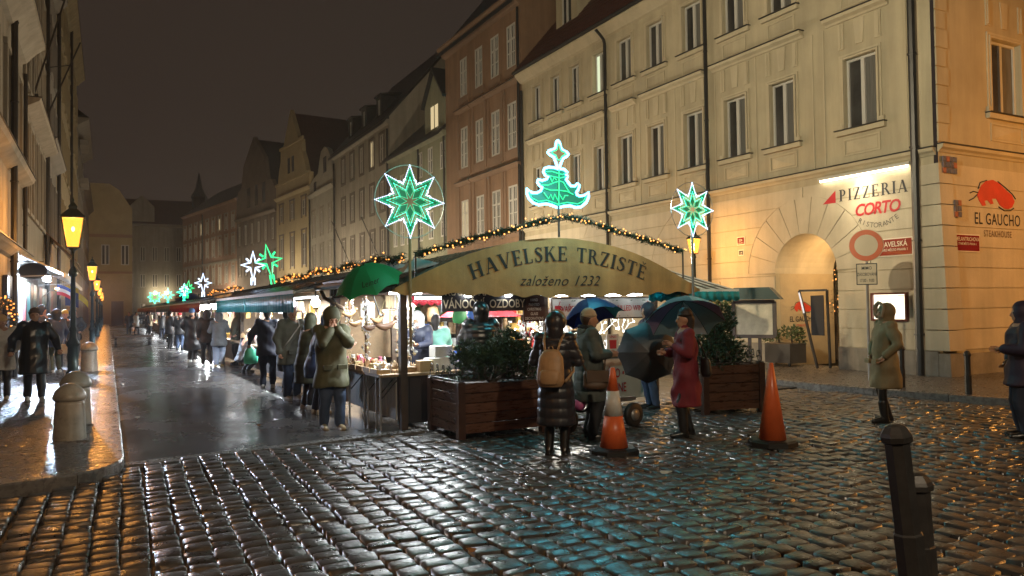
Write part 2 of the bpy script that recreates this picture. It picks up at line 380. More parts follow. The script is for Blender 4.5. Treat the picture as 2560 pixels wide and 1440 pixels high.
# left pavement with a rounded corner
def arc_pts(cx, cy, r, a0, a1, n): return [(cx+r*math.cos(a0+(a1-a0)*i/n), cy+r*math.sin(a0+(a1-a0)*i/n)) for i in range(n+1)]
corner = arc_pts(KX-0.85, 9.75, 0.85, 0, -PI/2*0.9, 8)
edge = [(KX, 160)] + [(KX, 9.75)] + corner[1:] + [(-3.2, 8.35)]
PZ = 0.10
inner = [(x-0.33, y) if y > 9.7 else None for x, y in edge]
mb = MB(); poly = [(-2.3, 160), (-3.2, 160), (-3.2, 8.35)] + [(-3.2, 8.35)] + list(reversed(edge[:-1]))
pts = [(-3.2, 8.35)] + list(reversed(edge[:-1])) + [(-3.2, 160)]
mb.prism(pts, -0.05, PZ-0.006)
pavement = tag(obj('pavement', mb, MATS['mosaic']), kind='structure')
kerb = tag(thing('kerb', None, None, (KX, 9.75, 0)), kind='structure')
def kerb_piece(a, b, na, nb, w=0.31):
    mb = MB(); z1 = PZ + random.uniform(0, 0.006); a = Vector((*a, 0)); b = Vector((*b, 0)); na = Vector((*na, 0)); nb = Vector((*nb, 0))
    o = 0.012
    lo = [a-na*-o+Vector((0,0,-.05)), b+nb*o+Vector((0,0,-.05))]
    vs = [a+na*o+Vector((0,0,-.05)), b+nb*o+Vector((0,0,-.05)), b+nb*o+Vector((0,0,z1-.018)), a+na*o+Vector((0,0,z1-.018)),
          b-nb*.008+Vector((0,0,z1)), a-na*.008+Vector((0,0,z1)), b-nb*w+Vector((0,0,z1)), a-na*w+Vector((0,0,z1)), b-nb*w+Vector((0,0,0)), a-na*w+Vector((0,0,0))]
    mb.add(vs, [(0,1,2,3),(3,2,4,5),(5,4,6,7),(7,6,8,9),(0,3,5,7,9),(1,8,6,4,2)])
    return mb
y = 9.76
while y < 46:
    L = random.uniform(0.95, 1.25)
    obj('kerb_stone', kerb_piece((KX, y), (KX, y+L-.012), (1, 0), (1, 0)), MATS['kerb_granite'], kerb); y += L
obj('kerb_stone', kerb_piece((KX, y), (KX, 160), (1, 0), (1, 0)), MATS['kerb_granite'], kerb)
cpts = arc_pts(KX-0.85, 9.75, 0.85, 0, -PI/2*0.9, 8)
for i in range(0, 8, 2):
    mbk = MB()
    for k in (i, i+1):
        a, b = cpts[k], cpts[k+1]; c = Vector((KX-0.85, 9.75))
        q = kerb_piece(a, (b[0], b[1]) if k == i else tuple(Vector(b).lerp(Vector(a), .04)), tuple((Vector(a)-c).normalized()), tuple((Vector(b)-c).normalized())); mbk.add(q.v, q.f)
    obj('kerb_stone', mbk, MATS['kerb_granite'], kerb)
xx = cpts[-1][0]; e0 = Vector(cpts[-1]); e1 = Vector((-3.2, 8.35)); nn = Vector((e1.y-e0.y, -(e1.x-e0.x))).normalized(); nn = nn if nn.y < 0 else -nn
for i in range(3):
    a = e0.lerp(e1, i/3); b = e0.lerp(e1, (i+.99)/3)
    obj('kerb_stone', kerb_piece(tuple(a), tuple(b), tuple(nn), tuple(nn)), MATS['kerb_granite'], kerb)

# right pavement round the corner house
rp = [(12.62, 60), (12.62, 10.6), (12.75, 9.5), (13.0, 8.2), (13.25, 7.3), (13.8, 6.8), (15, 6.65), (30, 6.5), (30, 10.6), (16.6, 10.6), (16.6, 60)]
mb = MB(); mb.prism(rp, -0.05, 0.09)
pavement2 = tag(obj('pavement', mb, MATS['mosaic']), kind='structure')
kerb2 = tag(thing('kerb', None, None, (12.62, 10.6, 0)), kind='structure')
line = [Vector(p) for p in rp[1:8]]; line.insert(0, Vector((12.62, 24)))
for i in range(len(line)-1):
    a, b = line[i], line[i+1]; n_ = max(1, int((b-a).length/1.2)); nrm = Vector(((b-a).y, -(b-a).x)).normalized(); nrm = nrm if nrm.x < 0.01 and (nrm.x+nrm.y) < 0 else -nrm
    for k in range(min(n_, 12)):
        p, q = a.lerp(b, k/n_), a.lerp(b, (k+.985)/n_)
        obj('kerb_stone', kerb_piece(tuple(p), tuple(q), tuple(nrm), tuple(nrm), 0.22), MATS['kerb_granite'], kerb2)

# ------------------------------------------------------------------ cobbles: columns along the street, each stone its own geometry
cob_root = tag(thing('cobbled_street', None, None, (2, 6, 0)), kind='structure')
def stone_mesh(seed):
    rs = random.Random(seed); mb = MB(); n = 4; vs = []
    e = [0.0, 0.14, 0.86, 1.0]; tilt = (rs.uniform(-.10, .10), rs.uniform(-.10, .10))
    for j in range(n):
        for i in range(n):
            x = e[i]-0.5; y = e[j]-0.5
            edge_ = (i in (0, 3)) + (j in (0, 3))
            z = (0.0, -0.10, -0.26)[edge_] + rs.uniform(-.035, .035) + tilt[0]*x*3 + tilt[1]*y*3
            k = 1.0 if edge_ < 2 else 0.93
            vs.append(((x+rs.uniform(-.035, .035))*k, (y+rs.uniform(-.035, .035))*k, z))
    fs = [(j*n+i, j*n+i+1, (j+1)*n+i+1, (j+1)*n+i) for j in range(n-1) for i in range(n-1)]
    ring = [0,1,2,3,7,11,15,14,13,12,8,4]; o = len(vs)
    vs += [(vs[k][0]*1.0, vs[k][1]*1.0, -1.3) for k in ring]
    for a in range(12):
        b = (a+1) % 12; fs.append((ring[a], o+a, o+b, ring[b]))
    mb.add(vs, fs); return mb
STONES = [stone_mesh(k) for k in range(16)]
stone_me = [s_.mesh('cobblestone', MATS['cobble'], True) for s_ in STONES]
stones = []
rs = random.Random(5)
def in_cobbles(x, y):
    if x < KX+0.02:
        if y > 9.75: return False
        d = Vector((x, y)) - Vector((KX-0.85, 9.75))
        if x > KX-0.85: return d.length > 0.88 and y < 9.72
        return y < 8.32 + (x+3.2)*0.19 if x < KX-0.85 else True
    if x < 4.05: return y < 9.70 + (x-KX)*0.117
    if x < 12.5: return y < 11.1 and (x < 12.35 or y > 10.9 or y < 10.9)
    return False
def right_limit(y):
    for (ax, ay), (bx, by) in zip(rp[1:8], rp[2:8]):
        if by <= y <= ay: return ax+(bx-ax)*(ay-y)/(ay-by) - 0.1
    return 12.5 if y > 10.6 else 30
W_COL = 0.205
xc = -2.9
while xc < 19:
    y = 1.2 + rs.uniform(0, .15); wob = rs.uniform(-.012, .012); ph = rs.uniform(0, 6)
    while y < 11.2:
        L = rs.uniform(0.12, 0.225); w = W_COL*rs.uniform(.84, .97)
        x = xc + (y-6)*0.018 + wob + 0.008*math.sin(y*1.7+ph)
        yc = y+L/2
        ok = in_cobbles(x, yc) if x < 12.3 else False
        if 12.3 <= x or not ok:
            ok = (x >= 4.05 and x < right_limit(yc) and yc < 11.1 and x < 19)
        if ok:
            depth = Vector((x, yc, 0)).dot(cam_f); side = Vector((x, yc, 0)).dot(cam_r)
            und = 0.016*math.sin(x*0.9+1)*math.sin(yc*0.8)
            if depth > 3.5 and abs(side) < depth*0.72+.4: stones.append((depth, x, yc, w, L*.93, und+rs.uniform(-.012, .010), rs.uniform(-.05, .05), rs.randrange(16)))
        y += L
    xc += W_COL
stones.sort()
def stone_mw(st):
    d, x, y, w, L, z, a, k = st
    return Matrix.Translation((x, y, z)) @ rot_z(a) @ Matrix.Diagonal((w, L, 0.055, 1))
SINGLE = [s_ for s_ in stones if abs(Vector((s_[1], s_[2], 0)).dot(cam_r)) < s_[0]*0.66 and s_[0] > 4.7][:300]
single = set(id(s_) for s_ in SINGLE)
for st in SINGLE:
    link('cobblestone', stone_me[st[7]], cob_root, stone_mw(st))
rest = MB(); VV = []; FF = []; off = 0
base_v = [np.array(s_.v) for s_ in STONES]; base_f = [np.array(s_.f) for s_ in STONES]
for st in stones:
    if id(st) in single: continue
    m = np.array(stone_mw(st)); v = base_v[st[7]] @ m[:3, :3].T + m[:3, 3]
    VV.append(v); FF.append(base_f[st[7]]+off); off += len(v)
rest.v = np.concatenate(VV).tolist(); rest.f = np.concatenate(FF).tolist(); rest.mi = [0]*len(rest.f)
tag(obj('cobblestones', rest, MATS['cobble'], cob_root, smooth=True), kind='stuff')
# ------------------------------------------------------------------ houses
def wall_mesh(w, h, ops, depth=0.22, mi=0, v0=0.0):
    """flat wall in (u, v), front at d = 0, rectangular openings with reveals"""
    us = sorted({0, w} | {a for o in ops for a in o[:2]}); vs_ = sorted({v0, h} | {a for o in ops for a in o[2:4]})
    mb = MB(); idx = {}
    def P(u, v):
        if (u, v) not in idx: idx[(u, v)] = len(mb.v); mb.v.append((u, v, 0))
        return idx[(u, v)]
    for i in range(len(us)-1):
        for j in range(len(vs_)-1):
            uc, vc = (us[i]+us[i+1])/2, (vs_[j]+vs_[j+1])/2
            if any(o[0] < uc < o[1] and o[2] < vc < o[3] for o in ops): continue
            mb.f.append((P(us[i], vs_[j]), P(us[i+1], vs_[j]), P(us[i+1], vs_[j+1]), P(us[i], vs_[j+1]))); mb.mi.append(0)
    for a, b, c, d in ops:
        mb.add([(a,c,0),(b,c,0),(b,d,0),(a,d,0),(a,c,-depth),(b,c,-depth),(b,d,-depth),(a,d,-depth)], [(0,1,5,4),(1,2,6,5),(2,3,7,6),(3,0,4,7)], mi)
    return mb
_WIN = {}
def window_meshes(w, h, fr, grid, bar, dep):
    key = (round(w, 2), round(h, 2), fr, grid, bar, dep)
    if key in _WIN: return _WIN[key]
    f = MB(); t = bar; d0, d1 = -dep, -dep+0.06
    f.box(0, 0, d0, w, t, d1); f.box(0, h-t, d0, w, h, d1); f.box(0, t, d0, t, h-t, d1); f.box(w-t, t, d0, w, h-t, d1)
    f.box(w/2-t*.8, t, d0+.01, w/2+t*.8, h-t, d1+.012)
    nx, ny = grid
    panes = []
    vs_ = [t+(h-2*t)*j/ny for j in range(ny+1)]
    if ny > 1:
        for j in range(1, ny):
            tb = t*(0.55 if not (ny == 3 and j == 2) else 1.1)
            f.box(t, vs_[j]-tb/2, d0+.012, w/2-t*.8, vs_[j]+tb/2, d1-.01); f.box(w/2+t*.8, vs_[j]-tb/2, d0+.012, w-t, vs_[j]+tb/2, d1-.01)
    if nx > 2:
        for s in (w*.25+t*.1, w*.75-t*.1): f.box(s-t*.28, t, d0+.014, s+t*.28, h-t, d1-.014)
    g = []
    for a, b in ((t, w/2-t*.8), (w/2+t*.8, w-t)):
        p = MB(); p.add([(a, t, d0+.02), (b, t, d0+.02), (b, h-t, d0+.02), (a, h-t, d0+.02)], [(0,1,2,3)]); g.append(p.mesh('pane', MATS['window_glass']))
    r = (f.mesh('window', MATS[fr]), g); _WIN[key] = r; return r
class House:
    def __init__(s, name, label, O, U, depthbox=8.0, group=None, cat='house'):
        s.O = Vector(O); s.U = Vector(U).normalized(); s.N = s.U.cross(Vector((0,0,1)))
        s.root = thing(name, label, cat, O, 0, group); s.mw = frame(O, s.U, (0,0,1), s.N); s.ops = []; s.wins = []
    def add(s, name, mb, mat, parent=None, smooth=False):
        return link(name, mb.mesh(name, mat if isinstance(mat, list) else MATS[mat], smooth), parent or s.root, s.mw)
    def box(s, name, u0, u1, v0, v1, d0, d1, mat, parent=None):
        return s.add(name, MB().box(u0, v0, d0, u1, v1, d1), mat, parent)
    def wall(s, w, h, mat, dep=0.22, v0=0.0):
        s.w, s.h = w, h
        return s.add('wall', wall_mesh(w, h, s.ops, dep, 0, v0), mat)
    def window(s, u0, u1, v0, v1, fr='white_frame', grid=(2, 1), bar=0.06, dep=0.16, lit=None, curtain=True):
        s.ops.append((u0, u1, v0, v1)); s.wins.append((u0, u1, v0, v1, fr, grid, bar, dep, lit, curtain))
    def build_windows(s):
        for u0, u1, v0, v1, fr, grid, bar, dep, lit, cur in s.wins:
            f, g = window_meshes(u1-u0, v1-v0, fr, grid, bar, dep)
            m = s.mw @ Matrix.Translation((u0, v0, 0))
            wo = link('window', f, s.root, m)
            for k, p in enumerate(g):
                if lit is None: link('pane', p, wo, m)
                else:
                    q = p.copy(); q.materials.clear(); q.materials.append(MATS[lit]); link('pane', q, wo, m)
            if cur:
                c = CURT(u1-u0, v1-v0, dep); link('curtain', c, wo, m)
_CU = {}
def CURT(w, h, dep):
    k = (round(w, 2), round(h, 2), dep)
    if k in _CU: return _CU[k]
    mb = MB(); n = 14; z = -dep+0.085
    a, b = w*.56, w*.93
    for i in range(n):                                        # pleated net curtain seen in the right-hand casement
        u = a+(b-a)*i/n; u2 = a+(b-a)*(i+1)/n; d = -dep+0.022+0.006*(i % 2)
        d2 = -dep+0.022+0.006*((i+1) % 2)
        mb.add([(u, .06, d), (u2, .06, d2), (u2, h-.06, d2), (u, h-.06, d)], [(0,1,2,3)])
    _CU[k] = mb.mesh('curtain', MATS['curtain']); return _CU[k]
def drainpipe(h, u, v0, v1, r=0.055, d=0.09, top=None, mat='dark_metal'):
    mb = MB(); pts = [(u, v0, d), (u, v1, d)]
    if top: pts += [(u, v1+.15, d+.05), (u+top[0]*.6, v1+.3, d+.2), (u+top[0], v1+.45, d+.38)]
    mb.tube(pts, r, 8)
    v = v0+1.0
    while v < v1: mb.tube([(u, v-.02, d), (u, v+.02, d)], r*1.25, 8); v += 2.1
    return h.add('drainpipe', mb, mat)

# ---- the cream corner house (facade along the street, X = 16.1)
YL, YR, FX = 29.1, 10.36, 16.1
Hc = House('corner_house', 'long cream corner house with pizzeria and steakhouse lettering, arched passage and rows of white windows', (FX, YL, 0), (0, -1, 0))
uY = lambda y: YL - y
CW = YL-YR
cols_r = [(12.6, 11.7), (14.98, 14.15), (16.72, 15.88), (18.5, 17.65), (20.3, 19.48), (22.0, 21.16)]
cols_l = [(28.1, 27.42), (26.6, 25.9), (25.15, 24.45), (23.52, 22.82)]
for k, (a, b) in enumerate(cols_r):
    Hc.window(uY(a), uY(b), 6.0, 7.72); Hc.window(uY(a), uY(b), 9.65, 11.15)
for k, (a, b) in enumerate(cols_l):
    Hc.window(uY(a), uY(b), 6.0, 7.65); Hc.window(uY(a), uY(b), 9.6, 11.12, lit='lit_pane_cool' if k == 3 else None)
AY, AR, ASP, ATOP = 13.93, 1.0, 2.55, 3.55                     # archway
Hc.ops.append((uY(AY)-AR, uY(AY)+AR, 0, ATOP+.12))
EAVE = 11.9
Hc.wall(CW, EAVE, 'cream_plaster', 0.16)
Hc.build_windows()
arch = MB(); cu = uY(AY); n = 20                               # wall above the arch curve and the tunnel vault
top = [(cu-AR, ATOP+.12)] + [(cu+AR, ATOP+.12)]
for i in range(n):
    a0, a1 = PI-PI*i/n, PI-PI*(i+1)/n
    p0 = (cu+AR*math.cos(a0), ASP+AR*math.sin(a0)); p1 = (cu+AR*math.cos(a1), ASP+AR*math.sin(a1))
    arch.add([(p0[0], p0[1], 0), (p1[0], p1[1], 0), (p1[0], ATOP+.12, 0), (p0[0], ATOP+.12, 0)], [(0,1,2,3)])
    arch.add([(p0[0], p0[1], 0), (p1[0], p1[1], 0), (p1[0], p1[1], -2.3), (p0[0], p0[1], -2.3)], [(3,2,1,0)])
Hc.add('arch', arch, 'base_plaster')
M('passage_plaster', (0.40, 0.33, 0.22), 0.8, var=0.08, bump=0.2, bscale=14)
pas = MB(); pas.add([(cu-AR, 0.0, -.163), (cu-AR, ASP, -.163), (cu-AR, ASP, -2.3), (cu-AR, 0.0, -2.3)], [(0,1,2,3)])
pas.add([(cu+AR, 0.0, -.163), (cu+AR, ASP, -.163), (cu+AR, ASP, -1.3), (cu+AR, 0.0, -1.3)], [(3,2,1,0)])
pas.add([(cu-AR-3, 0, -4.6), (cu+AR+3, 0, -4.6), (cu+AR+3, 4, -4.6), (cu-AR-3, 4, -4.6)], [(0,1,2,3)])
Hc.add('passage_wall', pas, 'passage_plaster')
# storey cornice, eaves, gutter
def cornice(h, u0, u1, v, prof=((0,0),(.10,.02),(.16,.10),(.20,.16),(.20,.22)), mat='cream_trim', flash=True, name='cornice'):
    mb = MB()
    for (d0, z0), (d1, z1) in zip(prof, prof[1:]):
        mb.add([(u0, v+z0, d0), (u1, v+z0, d0), (u1, v+z1, d1), (u0, v+z1, d1)], [(0,1,2,3)])
    d, z = prof[-1]; mb.add([(u0, v+z, 0), (u1, v+z, 0), (u1, v+z, d), (u0, v+z, d)], [(3,2,1,0)])
    for u, fl in ((u0, 1), (u1, 0)):
        p = [(u, v+z_, d_) for d_, z_ in prof] + [(u, v+z, 0)]
        mb.add(p, [tuple(range(len(p)))])
    o = h.add(name, mb, mat)
    if flash: h.box('flashing', u0-.01, u1+.01, v+z+.004, v+z+.03, 0.0, d+.025, 'flashing', o)
    return o
for a, b in ((0, 6.38), (6.52, 11.62), (11.76, CW+.06)):
    cornice(Hc, a, b, 4.96, ((0,0),(.03,.0),(.06,.05),(.12,.09),(.14,.16)))
cornice(Hc, 0, CW+.1, 11.50, ((0,0),(.10,.04),(.22,.16),(.34,.30),(.36,.38)), flash=False, name='eaves_cornice')
g = MB(); g.tube([(0, 11.93, .43), (CW+.2, 11.93, .43)], 0.075, 8); Hc.add('gutter', g, 'dark_metal')
# window surrounds with hoods, sills, aprons
def surround(h, u0, u1, v0, v1, hood=True, apron=True, right_mat='cream_trim'):
    e = 0.13; mb = MB(); t = 0.035
    for k, (o, tt_) in enumerate(((e, .03), (e*.45, .05))):
        mb.box(u0-o, v0-.02, 0, u0-o+e*.4, v1+o, tt_); mb.box(u1+o-e*.4, v0-.02, 0, u1+o, v1+o, tt_); mb.box(u0-o+e*.4, v1+o-e*.4, 0, u1+o-e*.4, v1+o, tt_-.004)
    mb.box(u0-e-.06, v0-.10, 0, u0-e*.3, v0+.12, .065); mb.box(u1+e*.3, v0-.10, 0, u1+e+.06, v0+.12, .065)
    if hood:
        w = (u1-u0)
        mb.box(u0-.14, v1+.28, 0, u0+.02, v1+.92, .03); mb.box(u1-.02, v1+.28, 0, u1+.14, v1+.92, .03)
        mb.box(u0-.10, v1+.32, .03, u0-.06, v1+.90, .05); mb.box(u1+.06, v1+.32, .03, u1+.10, v1+.90, .05)
        c = (u0+u1)/2
        mb.prism([(c-.10, v1+.30), (c+.10, v1+.30), (c+.15, v1+.92), (c-.15, v1+.92)], 0, .022)
    o = h.add('window_surround', mb, right_mat)
    s = MB(); s.box(u0-.22, v0-.15, 0, u1+.22, v0-.03, .10); so = h.add('window_sill', s, right_mat)
    h.box('flashing', u0-.24, u1+.24, v0-.026, v0-.004, 0.0, .15, 'flashing', so)
    if apron:
        a = MB(); a0, a1, b0, b1 = u0-.05, u1+.05, v0-.66, v0-.24
        for x in ((a0, a1, b0, b0+.035), (a0, a1, b1-.035, b1), (a0, a0+.035, b0+.035, b1-.035), (a1-.035, a1, b0+.035, b1-.035)): a.box(x[0], x[2], 0, x[1], x[3], .022)
        m = ((a0+a1)/2, (b0+b1)/2)
        if apron == 'x':
            i0, i1, j0, j1 = a0+.09, a1-.09, b0+.07, b1-.07; hgt = .045
            P = [(i0, j0, .004), (i1, j0, .004), (i1, j1, .004), (i0, j1, .004), (m[0], m[1], hgt)]
            a.add(P, [(0,1,4),(1,2,4),(2,3,4),(3,0,4)])
        h.add('apron_panel', a, right_mat)
for a, b in cols_r: surround(Hc, uY(a), uY(b), 6.0, 7.72, True, 'x'); surround(Hc, uY(a), uY(b), 9.65, 11.15, False, 'r')
for a, b in cols_l: surround(Hc, uY(a), uY(b), 6.0, 7.65, True, 'x'); surround(Hc, uY(a), uY(b), 9.6, 11.12, False, 'r')
for a, b in ((28.5, 22.75), (22.35, 20.95), (20.6, 17.52), (17.2, 13.8), (13.1, 11.35)):
    cornice(Hc, uY(a), uY(b), 8.68, ((0,0),(.04,.0),(.07,.05),(.17,.10),(.19,.17)), name='window_hood')
for y in (28.85, 25.52, 22.9, 20.78, 18.95, 17.12, 15.5, 13.55, 13.2, 10.95):        # thin pilaster strips
    Hc.box('lesene', uY(y)-.02, uY(y)+.02, 5.17, 8.66, 0, .018, 'cream_trim')
# ground floor: plastered courses with recessed joints, voussoirs round the arch
def clip_circle(v, R, c): return math.sqrt(max(0, R*R-(v-c)**2))
GJ = 0.022; RO = 1.95
v = 0.64; crs = []
while v < 4.6:
    crs.append((v, min(v+0.46, 4.9))); v += 0.46
for v0, v1 in crs:
    a, b = v0+GJ/2, v1-GJ/2
    def edge_u(vv):
        if vv < ASP: return AR+.02
        q = clip_circle(vv, RO, ASP); return max(q+.02, 0) if vv < ASP+RO else 0
    l0, l1 = edge_u(a), edge_u(b)
    if a >= ASP-.3:
        if l0 < AR: l0 = max(l0, .0)
    for sgn in (-1, 1):
        end = 0.0 if sgn < 0 else CW
        pieces = 3 if sgn < 0 else 1
        p0, p1 = cu+sgn*l0, cu+sgn*l1
        span = [(end+(p0-end)*k/pieces, end+(p1-end)*k/pieces) for k in range(pieces+1)]
        for k in range(pieces):
            q0, q1 = span[k], span[k+1]; s0 = GJ/2 if k else 0; s1 = GJ/2 if k < pieces-1 else 0
            if q1[0] < q0[0]: q0, q1 = q1, q0
            if (sgn < 0 and k == pieces-1) or (sgn > 0 and k == pieces-1):       # the piece that meets the arch ring
                inn = [(cu+sgn*max(edge_u(a+(b-a)*i/5), .02), a+(b-a)*i/5) for i in range(6)]; ou = q0 if sgn < 0 else q1
                Hc.add('plaster_course', MB().prism([(ou[0]+s0*(sgn < 0), a)]+inn+[(ou[1]+s0*(sgn < 0), b)], 0.002, .022), 'base_plaster')
            else: Hc.add('plaster_course', MB().prism([(q0[0]+s0, a), (q1[0]-s1, a), (q1[1]-s1, b), (q0[1]+s0, b)], 0.002, .022), 'base_plaster')
for i in range(11):
    a0, a1 = PI-PI*i/11-.006, PI-PI*(i+1)/11+.006; pl = []
    for k in range(4): a = a0+(a1-a0)*k/3; pl.append((cu+(AR+.0)*math.cos(a), ASP+AR*math.sin(a)))
    for k in range(4): a = a1+(a0-a1)*k/3; pl.append((cu+(RO-.0)*math.cos(a), ASP+(RO-.0)*math.sin(a)))
    Hc.add('voussoir', MB().prism(pl, 0.003, .026), 'base_plaster')
Hc.box('plinth', 0, cu-AR-.02, 0, .63, 0.002, .07, 'plinth_grey'); Hc.box('plinth', cu+AR+.02, CW+.02, 0, .63, 0.002, .07, 'plinth_grey')
drainpipe(Hc, uY(22.66), 0, 11.3, top=(0, 0)); drainpipe(Hc, uY(17.41), 0, 11.6); drainpipe(Hc, uY(29.0), 0, 11.2); 
drainpipe(Hc, uY(10.72), 0, 14, r=.085, d=.13)
# the side facade along the cross street (faces -Y) with a battered corner
Hs_mw = frame((FX, YR-.1, 0), (1, 0, 0), (0, 0, 1), (0, -1, 0))
def sadd(name, mb, mat, parent=None): return link(name, mb.mesh(name, mat if isinstance(mat, list) else MATS[mat]), parent or Hc.root, Hs_mw)
sw = [(2.05, 3.25, 6.1, 7.85), (2.05, 3.25, 9.7, 11.3), (5.2, 6.4, 6.1, 7.85), (5.2, 6.4, 9.7, 11.3)]
sadd('wall', wall_mesh(14, EAVE, sw, .2), 'cream_plaster')
sv_mw, Hc.mw = Hc.mw, Hs_mw
for a, b, c, d in sw:
    f, gl = window_meshes(b-a, d-c, 'white_frame', (2, 1), .06, .16); m = Hs_mw @ Matrix.Translation((a, c, 0)); wo = link('window', f, Hc.root, m)
    for p in gl: link('pane', p, wo, m)
    link('curtain', CURT(b-a, d-c, .16), wo, m); surround(Hc, a, b, c, d, c < 7, 'x' if c < 7 else 'r')
for k in range(16):                                            # quoins up the corner
    v = 5.25+k*.42; ln = .42 if k % 2 else .34
    if v < 11.4: Hc.add('quoin', MB().bbox(-.02, v, 0.0, ln, v+.395, .03, .012), 'cream_plaster')
for v0, v1 in crs:
    bt = lambda vv: -0.02-0.0  # straight joint, batter is added by the corner pier
    Hc.add('plaster_course', MB().prism([(.36, v0+GJ/2), (14, v0+GJ/2), (14, v1-GJ/2), (.36, v1-GJ/2)], .002, .022), 'base_plaster')
Hc.box('plinth', .46, 14, 0, .56, .002, .07, 'plinth_grey')
cornice(Hc, -.02, 14, 5.02, ((0,0),(.03,.0),(.06,.05),(.12,.09),(.14,.16)))
cornice(Hc, -.3, 14, 11.5, ((0,0),(.10,.04),(.22,.16),(.34,.30),(.36,.38)), flash=False, name='eaves_cornice')
Hc.mw = sv_mw
for k, (v0, v1) in enumerate([(0, .6)]+crs):                  # battered corner pier, one block per course
    a, b = v0+GJ/2, v1-GJ/2; w0, w1 = .05+.32*(1-a/4.9), .05+.32*(1-b/4.9)
    x0, x1, y1 = FX-.05, FX+.40, YR+.28
    mb = MB(); yb = YR-.1
    mb.add([(x0-.0, yb-w0*.55, a), (x1+w0*.3, yb-w0*.55, a), (x1+w0*.3, yb+.1, a), (x0, y1, a), (x0, yb-w1*.55, b), (x1+w1*.3, yb-w1*.55, b), (x1+w1*.3, yb+.1, b), (x0, y1, b)],
           [(0,3,2,1),(4,5,6,7),(0,1,5,4),(1,2,6,5),(2,3,7,6),(3,0,4,7)])
    obj('corner_block', mb, MATS['plinth_grey' if k == 0 else 'base_plaster'], Hc.root)
# roof and dormers
rf = MB(); rf.add([(FX-.45, YL, 11.98), (FX-.45, YR-.5, 11.98), (FX+6, YR+5, 19.5), (FX+6, YL, 19.5), (FX+14, YR-.5, 11.98), (FX+8, YR+5, 19.5)], [(0,1,2,3),(1,4,5,2)])
for k in range(26):
    z = 12.1+k*.28; t_ = (z-11.98)/7.52
    rf.box(FX-.45+6.45*t_-.01, YR-.5+5.5*t_, z-.012, FX-.45+6.45*t_+.03, YL-.01, z+.018)
rfo = obj('roof', rf, MATS['roof_tile'], Hc.root)
def dormer(h, y0, y1, x, z0, z1, side='cream_plaster', lit=None):
    mb = MB(); m = frame((x, y1, z0), (0, -1, 0), (0, 0, 1), (-1, 0, 0)); w = y1-y0
    wo = wall_mesh(w, z1-z0, [(w*.27, w*.73, .35, z1-z0-.2)], .12)
    wo.add([(0,0,0),(0,z1-z0,0),(0,z1-z0,-3),(0,0,-3),(w,0,0),(w,z1-z0,0),(w,z1-z0,-3),(w,0,-3)], [(0,3,2,1)[::-1],(4,5,6,7)[::-1]])
    o = link('dormer', wo.mesh('dormer', MATS[side]), h.root, m)
    f, g_ = window_meshes(w*.46, z1-z0-.55, 'white_frame', (2, 1), .06, .1); mm = m @ Matrix.Translation((w*.27, .35, 0))
    link('window', f, o, mm)
    for p in g_: link('pane', p, o, mm)
    r_ = MB(); r_.add([(-.15, z1-z0, .15), (w+.15, z1-z0, .15), (w+.15, z1-z0+.5, -3), (-.15, z1-z0+.5, -3), (-.15, z1-z0+.1, .15), (w+.15, z1-z0+.1, .15), (w+.15, z1-z0+.6, -3), (-.15, z1-z0+.6, -3)],
           [(0,3,2,1),(4,5,6,7),(0,1,5,4),(1,2,6,5),(2,3,7,6),(3,0,4,7)])
    link('roof', r_.mesh('roof', MATS['roof_dark']), o, m)
dormer(Hc, 26.1, 27.75, FX+1.0, 13.2, 15.6); dormer(Hc, 19.5, 21.1, FX+1.0, 13.2, 15.6)

# ---- lettering and signs on the corner house
M('sign_black', (0.02, 0.022, 0.03), 0.6, var=0.1); M('sign_red', (0.42, 0.02, 0.03), 0.5, var=0.1); M('bull_red', (0.50, 0.045, 0.025), 0.6, var=0.15)
M('letter_grey', (0.09, 0.085, 0.075), 0.6, var=0); M('letter_brown', (0.12, 0.07, 0.03), 0.6, var=0); M('enamel_red', (0.20, 0.016, 0.018), 0.2, var=0.1); M('enamel_white', (0.7, 0.68, 0.62), 0.3, var=0.05)
fc = lambda yc, zc: (lambda u, v, d: (uY(yc)+u, zc+v, .026+d))
fig = thing('pizzeria_sign', 'painted PIZZERIA RISTORANTE lettering with red triangle below a lit tube', 'sign', (FX, 11.7, 3.6))
def fadd(name, mb, mat, parent): return link(name, mb.mesh(name, MATS[mat]), parent, Hc.mw)
mb = MB(); add_serif(mb, 'PIZZERIA', 0.29, fc(11.88, 4.24), .98, 0.09); fadd('lettering', mb, 'sign_black', fig)
mb = MB(); mb.prism([(uY(13.30), 4.23), (uY(12.92), 4.23), (uY(12.92), 4.53)], .024, .034); fadd('emblem', mb, 'sign_red', fig)
mb = MB(); add_text(mb, 'CORTO', 0.40, (uY(11.78), 3.83), .032, 0.024, .22, .86, fx=.92); fadd('lettering', mb, 'sign_red', fig)
mb = MB(); word = 'RISTORANTE'
for i, ch in enumerate(word):
    a = (i-4.5)*0.125; R_ = 1.0
    add_text(mb, ch, 0.17, (uY(11.75)+R_*math.sin(a)*.95, 4.50-R_*math.cos(a)), .03, 0.004, rot=a)
fadd('lettering', mb, 'letter_grey', fig)
tb = thing('tube_light', 'long lit strip lamp on the cream wall above PIZZERIA', 'lamp', (FX, 12, 4.85))
tube_mb = MB(); tube_mb.box(uY(13.35), 4.83, .06, uY(10.85), 4.90, .15); fadd('tube', tube_mb, 'white_frame', tb); 
glow('tube_warm', (1.0, 0.83, 0.52), 6.0)
mb = MB(); mb.tube([(uY(13.3), 4.81, .11), (uY(10.9), 4.81, .11)], .028, 8); fadd('lamp_tube', mb, 'tube_warm', tb)
